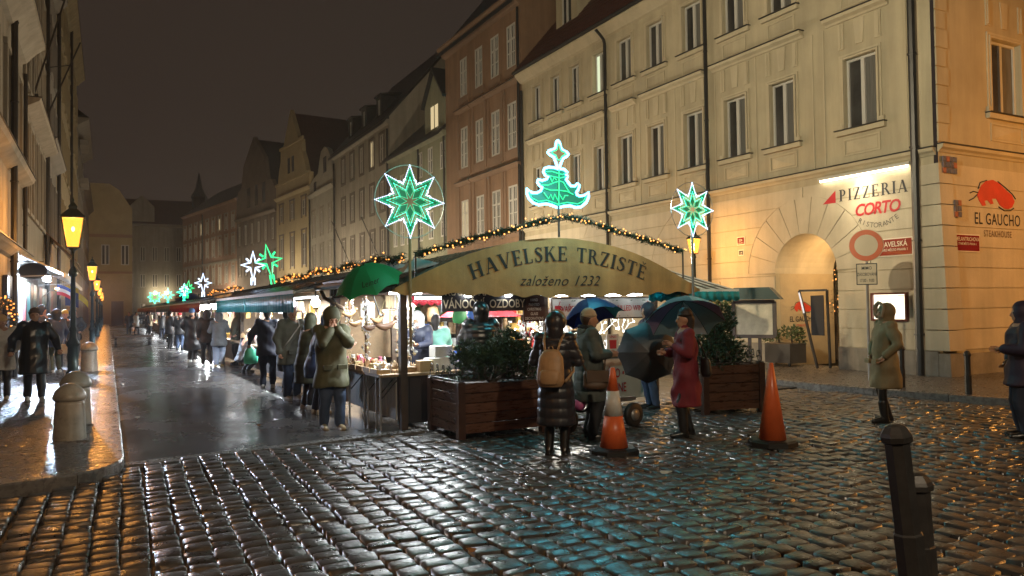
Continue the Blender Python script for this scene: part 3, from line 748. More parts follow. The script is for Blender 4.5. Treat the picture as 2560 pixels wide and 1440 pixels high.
def bull(f, s):
    f0 = f; f = lambda a, b: f0(a, b*.5)
    P = [(940,1005),(948,1035),(962,1062),(978,1058),(972,1035),(985,1030),(1000,1050),(1012,1045),(1005,1020),(1025,1018),(1040,1050),(1060,1066),(1080,1068),(1098,1055),(1110,1025),(1098,990),(1068,965),(1042,935),(1012,918),(980,930),(960,955)]
    return [f((x-1020)/200*s, (1000-y)/200*s) for x, y in P]
def bull_mb(cx, cy, s, d0):
    mb = MB(); mb.prism(bull(lambda a, b: (cx+a, cy+b), s), d0, d0+.006)
    for pts in ([(940,1005),(925,1025),(905,1040)],[(945,995),(925,990),(910,1000)],[(1035,925),(1070,955),(1100,985),(1115,1010)],[(985,925),(955,940),(945,975)],[(1035,1060),(1060,1078),(1090,1075),(1105,1060)]):
        mb.tube([(cx+(x-1020)/200*s, cy+(1000-y)/400*s, d0+.004) for x, y in pts], .009*s/1.2, 5, 1)
    return mb
eg = thing('steakhouse_sign', 'painted red bull and EL GAUCHO STEAKHOUSE lettering on the amber-lit side wall', 'sign', (18.2, YR-.12, 3.9))
o_ = link('emblem', bull_mb(2.05, 4.17, 1.75, .026).mesh('emblem', [MATS['bull_red'], MATS['sign_black']]), eg, Hs_mw)
mb = MB(); add_text(mb, 'EL GAUCHO', .38, (2.14, 3.48), .03, .006, fx=.80, space=1.1); link('lettering', mb.mesh('lettering', MATS['sign_black']), eg, Hs_mw)
mb = MB(); add_text(mb, 'STEAKHOUSE', .21, (2.12, 3.2), .03, .0, fx=.8, space=1.12); link('lettering', mb.mesh('lettering', MATS['letter_brown']), eg, Hs_mw)
def plate(name, label, mw, w, h, lines, sizes, board='enamel_red', ink='enamel_white', rim='enamel_white', d=.03):
    t = thing(name, label, 'sign', mw=mw)
    mb = MB(); mb.box(-w/2, -h/2, 0, w/2, h/2, .015); link('rim', mb.mesh('rim', MATS[rim]), t, mw)
    mb = MB(); mb.box(-w/2+.025, -h/2+.025, .012, w/2-.025, h/2-.025, .022); link('board', mb.mesh('board', MATS[board]), t, mw)
    y = h/2-.035
    for s, z in zip(lines, sizes):
        y -= z*.95; tx = MB(); add_text(tx, s, z, (0, y), .026, .008, fx=.85); y -= z*.15
        link('lettering', tx.mesh('lettering', MATS[ink]), t, mw)
    return t
NX = lambda y, z, d=.03: frame((FX-d, y, z), (0,-1,0), (0,0,1), (-1,0,0)); NY = lambda x, z, d=.03: frame((x, YR-.1-d, z), (1,0,0), (0,0,1), (0,-1,0))
plate('street_sign', 'red HAVELSKÁ street name plate on the cream wall behind the round road sign', NX(11.35, 3.0), .95, .42, ['HAVELSKÁ', 'STARÉ MĚSTO PRAHA 1'], [.17, .08])
plate('street_sign', 'red MELANTRICHOVA street name plate under the bull on the amber side wall', NY(17.0, 3.03), .95, .40, ['MELANTRICHOVA', 'STARÉ MĚSTO PRAHA 1'], [.125, .075])
plate('number_plate', 'red house number plate 504 on the amber-lit cream wall left of the archway', NX(16.15, 3.54), .30, .24, ['504', 'STARÉ MĚSTO'], [.11, .045], d=.03)
plate('number_plate', 'small dark house number plate 17 below the red 504 plate', NX(16.15, 3.2), .2, .17, ['17'], [.12], 'sign_black')
M('mosaic_tile', (0.12, 0.12, 0.16), 0.3, var=0.4, vscale=18); M('mosaic_red', (0.3, 0.1, 0.06), 0.4, var=0.3, vscale=15)
for nm, cx, cz, nx_, nz_ in (('dark square mosaic plaque high on the battered corner of the amber wall', 16.42, 4.74, 4, 3), ('small narrow mosaic plaque above the MELANTRICHOVA plate', 16.62, 3.78, 2, 3)):
    pq = thing('mosaic_plaque', nm, 'plaque', mw=NY(cx, cz, .05 if nx_ == 4 else .085))
    for i in range(nx_):
        for j in range(nz_):
            mb = MB(); x0, y0 = (i-nx_/2)*.13, (j-nz_/2)*.13; mb.bbox(x0+.006, y0+.006, 0, x0+.124, y0+.124, .02, .005)
            link('tile', mb.mesh('tile', MATS['mosaic_red' if (i*3+j) % 5 == 0 else 'mosaic_tile']), pq, WM[pq.name])
# lit menu case
mc = thing('menu_case', 'lit restaurant menu case with dark red frame on the cream wall', 'menu case', mw=NX(11.48, 1.62, .03))
mm = WM[mc.name]; M('case_red', (0.10, 0.02, 0.015), 0.4, var=0.1)
mb = MB(); w, h = .92, .66
for x in ((-w/2, -h/2, w/2, -h/2+.045), (-w/2, h/2-.045, w/2, h/2), (-w/2, -h/2+.045, -w/2+.045, h/2-.045), (w/2-.045, -h/2+.045, w/2, h/2-.045)): mb.box(x[0], x[1], 0, x[2], x[3], .09)
link('case_frame', mb.mesh('case_frame', MATS['case_red']), mc, mm)
glow('menu_paper', (1.0, 0.86, 0.62), 0.95)
mb = MB(); mb.box(-w/2+.045, -h/2+.045, .0, w/2-.045, h/2-.045, .02); link('menu_paper', mb.mesh('menu_paper', MATS['menu_paper']), mc, mm)
mb = MB(); rr = random.Random(3)
for c in (-.26, .0, .26):
    for k in range(15):
        L_ = rr.uniform(.08, .17); mb.box(c-.09, .2-k*.03, .02, c-.09+L_, .208-k*.03, .023)
mb.box(-.36, .245, .02, -.02, .262, .023); mb.box(.2, .245, .02, .36, .262, .023)
link('print', mb.mesh('print', MATS['letter_brown']), mc, mm)
# in the passage: steakhouse emblem on the inner wall
ps_mw = frame((FX, AY+AR-.003, 0), (1, 0, 0), (0, 0, 1), (0, -1, 0))
eg2 = thing('steakhouse_sign', 'smaller red bull and EL GAUCHO lettering inside the arched passage', 'sign', mw=ps_mw)
link('emblem', bull_mb(1.0, 1.62, .80, .0).mesh('emblem', [MATS['bull_red'], MATS['sign_black']]), eg2, ps_mw)
mb = MB(); add_text(mb, 'EL GAUCHO', .21, (1.0, 1.22), .006, .008, fx=.86); link('lettering', mb.mesh('lettering', MATS['sign_black']), eg2, ps_mw)
mb = MB(); add_text(mb, 'STEAKHOUSE', .1, (1.0, 1.08), .006, 0, fx=.85); link('lettering', mb.mesh('lettering', MATS['bull_red']), eg2, ps_mw)
lamp('POINT', 'passage_light', (17.6, 13.5, 3.0), 42, (1, .60, .25), .12, Hc.root)
lamp('AREA', 'tube_glow', (FX-.14, 12.1, 4.76), 24, (1.0, .84, .55), .05, tb, Matrix(((0,0,-.35,0),(1,0,0,0),(0,0,.94,0),(0,0,0,1))) if False else aim((FX-.2, 12.1, 4.8), (FX-.05, 12.1, 3.8)), size_y=2.3)

# ---- plain terraced houses further along the right side
def band(h, v, t=.12, d=.06, mat='cream_trim', name='string_course'): h.box(name, 0, h.w, v, v+t, 0.0, d, mat)
M('brown_plaster', (0.24, 0.15, 0.095), 0.85, streak=.2, var=0.12, vscale=.8, bump=0.2, bscale=20)
M('brown_trim', (0.20, 0.13, 0.088), 0.85, var=0.12, vscale=1.2)
M('green_plaster', (0.22, 0.23, 0.165), 0.85, streak=.2, var=0.1, vscale=.8); M('grey_plaster', (0.26, 0.24, 0.20), 0.85, streak=.2, var=0.12, vscale=.8)
M('pale_plaster', (0.27, 0.26, 0.22), 0.85, var=0.12, vscale=1); M('ochre_plaster', (0.34, 0.28, 0.16), 0.85, var=0.1, vscale=.8)
M('dark_plaster', (0.13, 0.105, 0.085), 0.85, var=0.15, vscale=.8); M('pink_plaster', (0.26, 0.165, 0.12), 0.85, var=0.1, vscale=.8)
Hb = House('brown_house', 'tall brown house with white many-paned windows beside the cream corner house', (FX, 37.6, 0), (0, -1, 0))
wb = 37.6-29.1; ub = lambda y: 37.6-y
for k, yc in enumerate((35.25, 33.45, 31.7, 30.05)):
    for r, (z0, z1) in enumerate(((5.3, 7.2), (8.85, 10.95), (12.55, 14.5))):
        Hb.window(ub(yc)-.42, ub(yc)+.42, z0, z1, grid=(4, 3), bar=.075, dep=.06, curtain=False, lit='lit_pane' if (k == 0 and r == 0) else None)
        if r < 2: pass
    Hb.window(ub(yc)-.42, ub(yc)+.42, 1.2, 3.0, grid=(4, 3), bar=.075, dep=.06, curtain=False)
Hb.wall(wb, 15.5, 'brown_plaster', .1); Hb.build_windows()
for yc in (35.25, 33.45, 31.7, 30.05):
    for z0, z1 in ((5.3, 7.2), (8.85, 10.95), (12.55, 14.5)):
        u = ub(yc); sl = Hb.box('window_sill', u-.6, u+.6, z0-.45, z0-.03, 0, .05, 'brown_trim')
        if z0 < 12: 
            Hb.box('lesene', u-.78, u-.62, z0-.4, z1+.75, 0, .05, 'brown_trim'); Hb.box('lesene', u+.62, u+.78, z0-.4, z1+.75, 0, .05, 'brown_trim')
            cornice(Hb, u-.86, u+.86, z1+.75, ((0,0),(.08,.03),(.2,.12),(.22,.18)), 'brown_trim', name='window_hood')
cornice(Hb, 0, wb, 15.1, ((0,0),(.15,.05),(.35,.25),(.5,.4),(.5,.5)), 'brown_trim', False, 'eaves_cornice')
def side_wall(h, y, x0, pts, mat, name='gable_wall', ny=-1):
    mb = MB(); mb.add([(x, y, z) for x, z in pts], [tuple(range(len(pts)))[::1]]); return obj(name, mb, MATS[mat], h.root)
side_wall(Hb, 29.1, FX, [(FX, 0), (FX+12, 0), (FX+12, 15.5), (FX+6, 23), (FX, 15.5)], 'brown_plaster')
side_wall(Hb, 37.6, FX, [(FX, 0), (FX+12, 0), (FX+12, 15.5), (FX+6, 23), (FX, 15.5)], 'grey_plaster')
def roof(h, y0, y1, x0, z0, x1, z1, mat, th=.18, xo=.5):
    k = (z1-z0)/(x1-x0); mb = MB(); xs = x0-xo; zs = z0-xo*k+.1
    mb.add([(xs, y0, zs), (xs, y1, zs), (x1, y1, z1+.1), (x1, y0, z1+.1), (xs, y0, zs+th), (xs, y1, zs+th), (x1, y1, z1+.1+th), (x1, y0, z1+.1+th), (2*x1-x0, y0, z0), (2*x1-x0, y1, z0)],
           [(0,1,2,3)[::-1],(4,5,6,7),(0,1,5,4),(0,3,7,4),(1,2,6,5),(7,6,9,8)])
    return obj('roof', mb, MATS[mat], h.root)
roof(Hb, 29.0, 37.7, FX, 15.6, FX+6, 23, 'roof_dark')
dormer(Hb, 31, 32.2, FX+.8, 16.7, 18.3, 'grey_plaster')
drainpipe(Hb, ub(29.25), 0, 15, r=.06, d=.1)

Hg = House('green_house', 'low greenish house with a pointed dormer gable behind the left glowing star', (FX, 46.9, 0), (0, -1, 0))
ug = lambda y: 46.9-y; wg = 46.9-37.6
for yc in (38.1, 39.9, 41.5, 43.4, 44.6, 45.9):
    for z0, z1 in ((9.3, 10.8) if yc < 42.5 else (8.7, 10.0), (5.6, 7.2), (2.0, 3.6)):
        Hg.window(ug(yc)-.36, ug(yc)+.36, z0, z1, grid=(2, 2), bar=.08, dep=.06, curtain=False)
Hg.wall(wg, 11.3, 'green_plaster', .1); Hg.build_windows()
cornice(Hg, 0, wg, 11.05, ((0,0),(.15,.05),(.3,.2),(.34,.28)), 'green_plaster', True, 'eaves_cornice')
dg_ = MB(); dg_.prism([(ug(40.6), 11.3), (ug(37.7), 11.3), (ug(37.7), 13.2), (ug(39.15), 14.9), (ug(40.6), 13.2)], -.3, .02); gb = Hg.add('dormer_gable', dg_, 'green_plaster')
dr = MB(); dr.prism([(ug(40.75), 13.1), (ug(39.15), 14.95), (ug(37.55), 13.1), (ug(37.55), 13.25), (ug(39.15), 15.15), (ug(40.75), 13.25)], -4, .2); Hg.add('roof', dr, 'roof_dark', gb)
for a in (-.3, .3): Hg.box('pane', ug(39.15)+a-.22, ug(39.15)+a+.22, 11.75, 13.0, .0, .035, 'lit_pane', gb)
roof(Hg, 37.6, 46.9, FX, 11.4, FX+5, 16, 'roof_dark')
drainpipe(Hg, ug(41.6), 0, 11, r=.06); drainpipe(Hg, ug(37.75), 5, 11, r=.06)

Hy = House('grey_house', 'broad grey house with five rows of plain windows and a steep dark roof', (FX, 60.5, 0), (0, -1, 0))
uy = lambda y: 60.5-y; wy = 60.5-46.9
for k, yc in enumerate((57.8, 55.4, 53.0, 50.6, 48.4)):
    for r, (z0, z1) in enumerate(((2.2, 3.9), (5.4, 7.0), (8.3, 10.2), (11.45, 13.3))):
        Hy.window(uy(yc)-.42, uy(yc)+.42, z0, z1, fr='old_frame', grid=(2, 2), bar=.07, dep=.08, curtain=False, lit='lit_pane' if (r == 3 and k == 3) else None)
Hy.wall(wy, 14.0, 'grey_plaster', .12); Hy.build_windows()
M('surround_dark', (0.10, 0.085, 0.07), 0.8, var=0.1)
for yc in (57.8, 55.4, 53.0, 50.6, 48.4):
    for z0, z1 in ((2.2, 3.9), (5.4, 7.0), (8.3, 10.2), (11.45, 13.3)):
        sb = MB(); u = uy(yc)
        for x in ((u-.62, z0-.2, u-.42, z1+.2), (u+.42, z0-.2, u+.62, z1+.2), (u-.42, z1, u+.42, z1+.2), (u-.42, z0-.2, u+.42, z0)): sb.box(x[0], x[1], 0, x[2], x[3], .04)
        Hy.add('window_surround', sb, 'surround_dark')
cornice(Hy, 0, wy, 13.7, ((0,0),(.15,.05),(.3,.2),(.34,.3)), 'grey_plaster', True, 'eaves_cornice')
side_wall(Hy, 46.9, FX, [(FX, 0), (FX+12, 0), (FX+12, 14.2), (FX+5, 20), (FX, 14.2)], 'grey_plaster')
roof(Hy, 46.85, 60.5, FX, 14.1, FX+5, 20.0, 'roof_dark')
for y in (57.5, 54.0, 50.5): dormer(Hy, y-.55, y+.55, FX+.5, 14.75, 16.4, 'roof_dark')
drainpipe(Hy, uy(47.1), 0, 13.4, r=.07); drainpipe(Hy, uy(60.3), 0, 13.4, r=.07)

for k, (p_, q_, lb_) in enumerate((((16.05, 48.9, 5.0), (15.0, 49.6, 7.9), 'bare slanting pole on the grey house nearest the large left star'), ((16.05, 56, 5.1), (15.0, 57.2, 8.4), 'second bare slanting pole on the grey house, further down'))):
    mb = MB(); mb.tube([p_, q_], .035, 6); mb.tube([p_, (p_[0]-.02, p_[1], p_[2]+.01)], .08, 6); tag(obj('flag_pole', mb, MATS['black_iron']), lb_, 'flag pole')
def gable_house(name, label, A, B, eave, gable, mat, trim, rows, ncol, ww, roofmat='roof_tile', fr='old_frame', grid=(2, 2), sur=None, lit=()):
    """A = far base corner, B = near base corner; gable = outline in (fraction of width, z) above the eaves"""
    A = Vector((*A, 0)); B = Vector((*B, 0)); h = House(name, label, A, B-A); w = (B-A).length
    for c in range(ncol):
        for r, (z0, z1) in enumerate(rows):
            u = w*(c+.5)/ncol; h.window(u-ww/2, u+ww/2, z0, z1, fr=fr, grid=grid, bar=.08, dep=.08, curtain=False, lit='lit_pane' if (c, r) in lit else None)
    h.wall(w, eave, mat, .12); h.build_windows()
    if sur:
        for c in range(ncol):
            for z0, z1 in rows:
                u = w*(c+.5)/ncol; sb = MB()
                for x in ((u-ww/2-.2, z0-.2, u-ww/2, z1+.25), (u+ww/2, z0-.2, u+ww/2+.2, z1+.25), (u-ww/2-.3, z1+.25, u+ww/2+.3, z1+.4)): sb.box(x[0], x[1], 0, x[2], x[3], .06)
                h.add('window_surround', sb, sur)
    cornice(h, 0, w, eave-.3, ((0,0),(.1,.05),(.25,.2),(.28,.3)), trim, True, 'eaves_cornice')
    if gable:
        gm = MB(); gm.prism([(f*w, z) for f, z in gable], -.35, .03); gb = h.add('gable', gm, mat)
        zt = max(z for f, z in gable); ft = [f for f, z in gable if z == zt][0]
        r_ = MB(); r_.add([(0, eave, -.3), (w, eave, -.3), (w*ft, zt-.3, -.3), (0, eave, -9), (w, eave, -9), (w*ft, zt-.3, -9)], [(0,1,2),(3,5,4),(0,2,5,3),(1,4,5,2)])
        h.add('roof', r_, roofmat)
        return h, gb, w
    return h, None, w
R4 = [(1.2, 3.4), (5.4, 7.0), (8.2, 10.1)]
hs, gb, w = gable_house('slim_house', 'narrow pale house with a rounded baroque gable between grey and ochre houses', (FX, 68.8), (FX, 60.5), 11.9,
    [(0, 11.9), (1, 11.9), (1, 12.6), (.92, 13.3), (.88, 14.2), (.78, 15.0), (.64, 15.4), (.5, 15.2), (.42, 14.3), (.36, 13.5), (.12, 13.2), (0, 12.9)], 'pale_plaster', 'pale_plaster', R4, 3, .85, 'roof_dark', sur='grey_plaster')
hs.box('gable_window', w*.6, w*.72, 13.2, 14.5, 0.0, .05, 'window_glass', gb); hs.box('gable_window', w*.2, w*.3, 12.1, 12.9, 0, .05, 'window_glass', gb)
drainpipe(hs, .1, 0, 11.6, r=.07)
ho, gb, w = gable_house('ochre_house', 'ochre house with a tall stepped baroque gable and red tiled roof', (15.1, 79.0), (FX, 68.8), 12.9,
    [(0, 12.9), (1, 12.9), (1, 14.2), (.93, 14.3), (.86, 15.6), (.80, 16.4), (.78, 17.6), (.70, 17.7), (.47, 21.0), (.24, 17.7), (.16, 17.6), (.15, 16.4), (.10, 15.6), (.06, 14.3), (0, 14.2)], 'ochre_plaster', 'ochre_plaster',
    [(1.2, 3.2), (5.8, 8.8), (10.4, 11.9)], 3, 1.0, sur='dark_plaster')
for f in (.38, .5): ho.box('gable_window', w*f, w*f+.7, 14.9, 16.4, 0.0, .05, 'window_glass', gb)
ho.box('string_course', w*.15, w*.85, 17.5, 17.75, 0, .15, 'ochre_plaster', gb); ho.box('string_course', 0, w, 14.1, 14.35, 0, .12, 'ochre_plaster', gb)
hd, gb, w = gable_house('dark_house', 'dark brown house with a steep gable and round attic window', (13.05, 91.5), (15.1, 79.0), 12.0,
    [(0, 12), (1, 12), (1, 14), (.9, 15.2), (.8, 15.4), (.74, 17.8), (.47, 20.6), (.2, 17.8), (.14, 15.4), (.05, 15.2), (0, 13)], 'dark_plaster', 'dark_plaster', [(1.2, 3.2), (5.6, 7.6), (9.0, 11.2)], 6, .8, 'roof_dark', sur='surround_dark')
for f in (.3, .5, .68): hd.box('gable_window', w*f, w*f+.9, 13.0, 15.2, 0.0, .05, 'window_glass', gb)
hp, gb, w = gable_house('pink_house', 'pinkish long house with many windows low at the end of the row', (9.06, 113), (13.05, 91.5), 14.6, None, 'pink_plaster', 'pink_plaster',
    [(1.2, 3.0), (5.0, 7.0), (8.4, 10.4), (11.4, 12.9)], 9, .9, 'roof_dark', sur='pale_plaster', lit=((6, 3), (3, 3)))
r_ = MB(); r_.add([(0, 14.5, .4), (w, 14.5, .4), (w, 18.5, -5), (0, 18.5, -5)], [(0,1,2,3)]); hp.add('roof', r_, 'roof_dark'); drainpipe(hp, w*.42, 0, 14, r=.08)
band(hp, 7.4, .25, .15, 'pale_plaster')
# houses closing the street
he = House('end_house', 'broad dark house closing the far end of the street', (-2, 132, 0), (1, 0, 0))
for c in range(7):
    for z0, z1 in ((1, 3.0), (5.5, 7.6), (9.6, 11.9)): he.window(3+c*1.72, 3.75+c*1.72, z0, z1, fr='old_frame', bar=.12, dep=.08, curtain=False)
he.wall(14.5, 15.4, 'grey_plaster', .12); he.build_windows()
cornice(he, 0, 14.5, 15.1, ((0,0),(.2,.1),(.4,.3),(.4,.4)), 'dark_plaster', True, 'eaves_cornice')
r_ = MB(); r_.add([(0, 15.5, .5), (14.5, 15.5, .5), (14.5, 20, -5), (0, 20, -5)], [(0,1,2,3)]); he.add('roof', r_, 'roof_tile')
sp = MB(); sp.lathe([(1.1, 15.4), (1.1, 19.6), (1.25, 20), (.55, 21.5), (.06, 24)], 8, (13.0, 131.5, 0)); tw = obj('spire', sp, MATS['roof_dark'], he.root)
dm = MB(); dm.prism([(5, 15.5), (8.5, 15.5), (8.5, 18.2), (6.75, 20.0), (5, 18.2)], -1, .1); he.add('dormer_gable', dm, 'grey_plaster')
hf = House('corner_block_house', 'amber-lit end house with a low pinkish storey beside the lamps', (-6, 118, 0), (1, 0, 0))
for c in range(2):
    for z0, z1 in ((8.2, 11.0),): hf.window(5.2+c*2.4, 6.2+c*2.4, z0, z1, bar=.12, dep=.08, curtain=False)
hf.wall(9.0, 16.0, 'ochre_plaster', .12); hf.build_windows()
band(hf, 7.0, .3, .2, 'pink_plaster'); band(hf, 12.0, .4, .3, 'pink_plaster')
gm = MB(); gm.prism([(0, 16), (9, 16), (7.4, 18.6), (6.2, 19.4), (3, 19.4)], -4, .02); hf.add('gable', gm, 'ochre_plaster')
hf.box('door', 6.4, 7.9, 0, 3.2, 0.0, .1, 'dark_plaster')

# ---- left side of the street (X = -2.3), seen at a sharp angle
M('left_plaster', (0.27, 0.25, 0.205), 0.8, streak=.25, var=0.12, vscale=.8, bump=0.2, bscale=18); M('left_yellow', (0.30, 0.255, 0.16), 0.8, streak=.2, var=0.12, vscale=.8); M('left_grey', (0.19, 0.18, 0.165), 0.8, var=0.12, vscale=.8)
LX = -2.3
def left_house(name, label, y0, y1, h, mat, rows, ww=1.0, eav=.6, gap=2.2):
    H = House(name, label, (LX, y0, 0), (0, 1, 0)); w = y1-y0; n_ = max(1, int(w/gap))
    for c in range(n_):
        for z0, z1 in rows: u = w*(c+.5)/n_; H.window(u-ww/2, u+ww/2, z0, z1, bar=.09, dep=.14, curtain=False)
    H.wall(w, h, mat, .2); H.build_windows()
    for c in range(n_):
        for z0, z1 in rows:
            u = w*(c+.5)/n_; sb = MB()
            for x in ((u-ww/2-.18, z0-.15, u-ww/2, z1+.2), (u+ww/2, z0-.15, u+ww/2+.18, z1+.2), (u-ww/2-.25, z1+.2, u+ww/2+.25, z1+.36), (u-ww/2-.25, z0-.28, u+ww/2+.25, z0-.15)): sb.box(x[0], x[1], 0, x[2], x[3], .09)
            H.add('window_surround', sb, mat)
    cornice(H, 0, w, h-.7, ((0,0),(.12,.05),(eav*.6,.35),(eav,.55),(eav,.7)), mat, True, 'eaves_cornice')
    r_ = MB(); r_.add([(0, h+.05, eav), (w, h+.05, eav), (w, h+4.5, -5), (0, h+4.5, -5)], [(0,1,2,3)]); H.add('roof', r_, 'roof_dark')
    sw_ = MB(); sw_.add([(0,0,0),(0,h,0),(0,h+4,-5),(0,h,-10),(0,0,-10),(w,0,0),(w,h,0),(w,h+4,-5),(w,h,-10),(w,0,-10)], [(0,1,2,3,4),(9,8,7,6,5)]); H.add('side_wall', sw_, mat)
    return H
RL = [(6.3, 8.3)]
L1 = left_house('left_terrace_house', 'low cream house with big eaves at the left edge of the street', 14, 27.2, 10.0, 'left_plaster', RL)
cornice(L1, 0, 13.2, 5.5, ((0,0),(.1,.05),(.3,.18),(.36,.3)), 'left_plaster'); cornice(L1, 0, 13.2, 3.2, ((0,0),(.1,.05),(.25,.18),(.3,.25)), 'left_plaster')
drainpipe(L1, 9.6, 0, 9.6, r=.08, d=.14, top=(-1.2, 0)); drainpipe(L1, 13.1, 3.4, 9.0, r=.06, d=.1)
L2 = left_house('left_terrace_house', 'second cream house on the left with a high window storey cornice', 27.2, 36.2, 15.5, 'left_plaster', [(5.2, 7.6), (9.2, 11.2), (12.2, 13.8)], 1.0, .5, 1.6)
cornice(L2, 0, 9, 8.0, ((0,0),(.1,.05),(.45,.25),(.5,.35)), 'left_plaster'); drainpipe(L2, 8.9, 0, 15, r=.09, d=.13)
L3 = left_house('left_terrace_house', 'narrow grey house on the left behind the first street lamp', 36.2, 44.4, 17.5, 'left_grey', [(5.2, 7.4), (9.0, 11.2), (12.8, 14.8)], 1.0, .5)
drainpipe(L3, 8.1, 0, 17, r=.09, d=.13); cornice(L3, 0, 8.2, 8.6, ((0,0),(.1,.05),(.4,.25),(.45,.35)), 'left_grey')
L4 = left_house('left_terrace_house', 'tall yellow house on the left with its eaves corner against the sky', 44.4, 73.2, 21.5, 'left_yellow', [(5.6, 7.8), (10, 12.2), (14, 16), (17.5, 19.2)], 1.1, .6, 2.6)
drainpipe(L4, 15, 0, 21, r=.09, d=.13)
L5 = left_house('left_terrace_house', 'far greyish house on the left with small balconies', 73.2, 92, 18.2, 'left_grey', [(5.6, 7.8), (9.6, 11.8), (13.6, 15.6)], 1.1, .9)
for z in (13.2, 16.6): L5.box('balcony', 4, 8, z, z+.5, .1, .75, 'left_grey')
L6 = left_house('left_terrace_house', 'last dim house on the left near the end of the street', 92, 117, 15.5, 'dark_plaster', [(5.6, 7.8), (10, 12.2)], 1.1, .6, 3)
# two long poles leaning out over the left pavement
for k, (p, q) in enumerate((((-2.25, 30.5, 9.2), (-1.15, 34.5, 15.4)), ((-2.25, 33.5, 8.6), (-1.05, 37.5, 13.4)))):
    mb = MB(); mb.tube([p, q], .035, 6); mb.tube([(-2.3, q[1]-1.2, q[2]-1.6), (Vector(p)+(Vector(q)-Vector(p))*.72)[:]], .02, 5); mb.tube([(-2.28, p[1], p[2]), (-2.1, p[1], p[2]+.02)], .06, 6)
    tag(obj('flag_pole', mb, MATS['black_iron']), 'bare %s flag pole slanting from the second left house' % ('upper' if k == 0 else 'lower'), 'flag pole')
# ------------------------------------------------------------------ street lamps (gas-style lanterns)
AMB = (1.0, 0.40, 0.075)
glow_glass('lantern_glass', (1.0, 0.27, 0.028), 1.5, 0.45); glow('lantern_bulb', (1.0, 0.66, 0.26), 8, False)
def lantern_head(t, z0, iron, mw, s=1.0):
    """four-sided tapering lantern standing at height z0 of thing t"""
    T = mw @ Matrix.Translation((0, 0, z0)) @ Matrix.Diagonal((s, s, s, 1))
    b, tp, h = .125, .225, .70
    gl = MB(); cb = [(-b,-b),(b,-b),(b,b),(-b,b)]; ct = [(-tp,-tp),(tp,-tp),(tp,tp),(-tp,tp)]
    for i in range(4):
        j = (i+1) % 4; g = MB(); g.add([(*cb[i], .02), (*cb[j], .02), (*ct[j], h), (*ct[i], h)], [(0,1,2,3)])
        link('glass_pane', g.mesh('glass_pane', MATS['lantern_glass']), t, T)
    fm = MB()
    for i in range(4):
        j = (i+1) % 4
        fm.beam((*cb[i], 0), (*ct[i], h), .022, .022); fm.beam((*cb[i], .01), (*cb[j], .01), .025, .03); fm.beam((*ct[i], h), (*ct[j], h), .03, .04)
    fm.lathe([(.03, -.12), (.05, -.06), (.14, 0), (.14, .015)], 8)
    link('lantern_frame', fm.mesh('lantern_frame', MATS[iron]), t, T)
    rf_ = MB(); r2 = math.sqrt(2)
    rf_.lathe([(tp*r2+.04, h), (tp*r2+.02, h+.03), (.17, h+.16), (.12, h+.20), (.13, h+.25), (.06, h+.33), (.025, h+.36), (.035, h+.40), (.008, h+.47)], 4, a0=PI/4)
    link('lantern_roof', rf_.mesh('lantern_roof', MATS[iron]), t, T)
    bl = MB(); bl.ball((0, 0, .44), .032, 8, 6, sc=(1, 1, 1.7)); link('bulb', bl.mesh('bulb', MATS['lantern_bulb']), t, T)
def post_lamp(label, x, y, iron, h=3.42, power=120, stone=False, group='street lamps along the left kerb', s=1.0):
    t = thing('street_lamp', label, 'street lamp', (x, y, PZ), 0, group); mw = WM[t.name]; z0 = h-PZ
    zb = 0.0
    if stone:
        sb = MB(); sb.lathe([(.30,0),(.29,.5),(.27,.72),(.30,.78),(.24,.92),(.14,.98)], 14); link('stone_base', sb.mesh('stone_base', MATS['bollard_stone'], True), t, mw); zb = .9
    p = MB(); p.lathe([(.17,zb),(.17,zb+.1),(.13,zb+.14),(.125,zb+.75),(.16,zb+.80),(.16,zb+.86),(.10,zb+.95),(.075,zb+1.15),(.095,zb+1.18),(.095,zb+1.24),(.07,zb+1.28),(.055,z0-.75),(.10,z0-.72),(.11,z0-.62),(.06,z0-.5),(.03,z0-.46),(.028,z0-.05)], 12)
    link('post', p.mesh('post', MATS[iron], True), t, mw)
    lantern_head(t, z0, iron, mw, s)
    lamp('POINT', 'lantern_light', (x, y, h+.44*s), power, (1, .80, .54) if 'right' in group else AMB, .085, t)
    return t
post_lamp('nearest green street lamp with glowing amber lantern behind the stone bollards', -.80, 22.8, 'green_iron', power=330, s=1.14)
post_lamp('second street lamp, slender blue post on a stone base', -.66, 41.5, 'blue_iron', 3.25, 150)
post_lamp('third amber lamp beyond the blue-posted one', -.66, 59, 'blue_iron', 3.2, 150)
for k, y in enumerate((77, 95, 113)):
    post_lamp('one of the three small distant amber lamps at the end of the left pavement', -.66, y, 'blue_iron', 3.2, 150, False)
post_lamp('street lamp on the left pavement just out of the picture', -.85, 3.9, 'green_iron', power=170)
for k, y in enumerate((27.5, 41, 56, 73, 92)):  # added lamps, unseen behind the market roof, to light the far facades
    post_lamp('one of the added lamps hidden behind the market roof to brighten the far facades', 10.2-(y > 80)*1.2, y, 'green_iron', 2.55, 2300, group='added lamps on the right of the street')
wl = thing('street_lamp', 'amber lantern on a pole behind the right end of the tan canopy', 'street lamp', (14.7, 16.6, .09)); wm = WM[wl.name]
mb = MB(); mb.lathe([(.1,0),(.1,.8),(.06,.9),(.045,2.95),(.07,2.98),(.03,3.1)], 10); link('post', mb.mesh('post', MATS['green_iron'], True), wl, wm)
lantern_head(wl, 3.08, 'green_iron', wm, .62); lamp('POINT', 'lantern_light', (14.7, 16.6, 3.4), 190, (1, .44, .09), .07, wl)
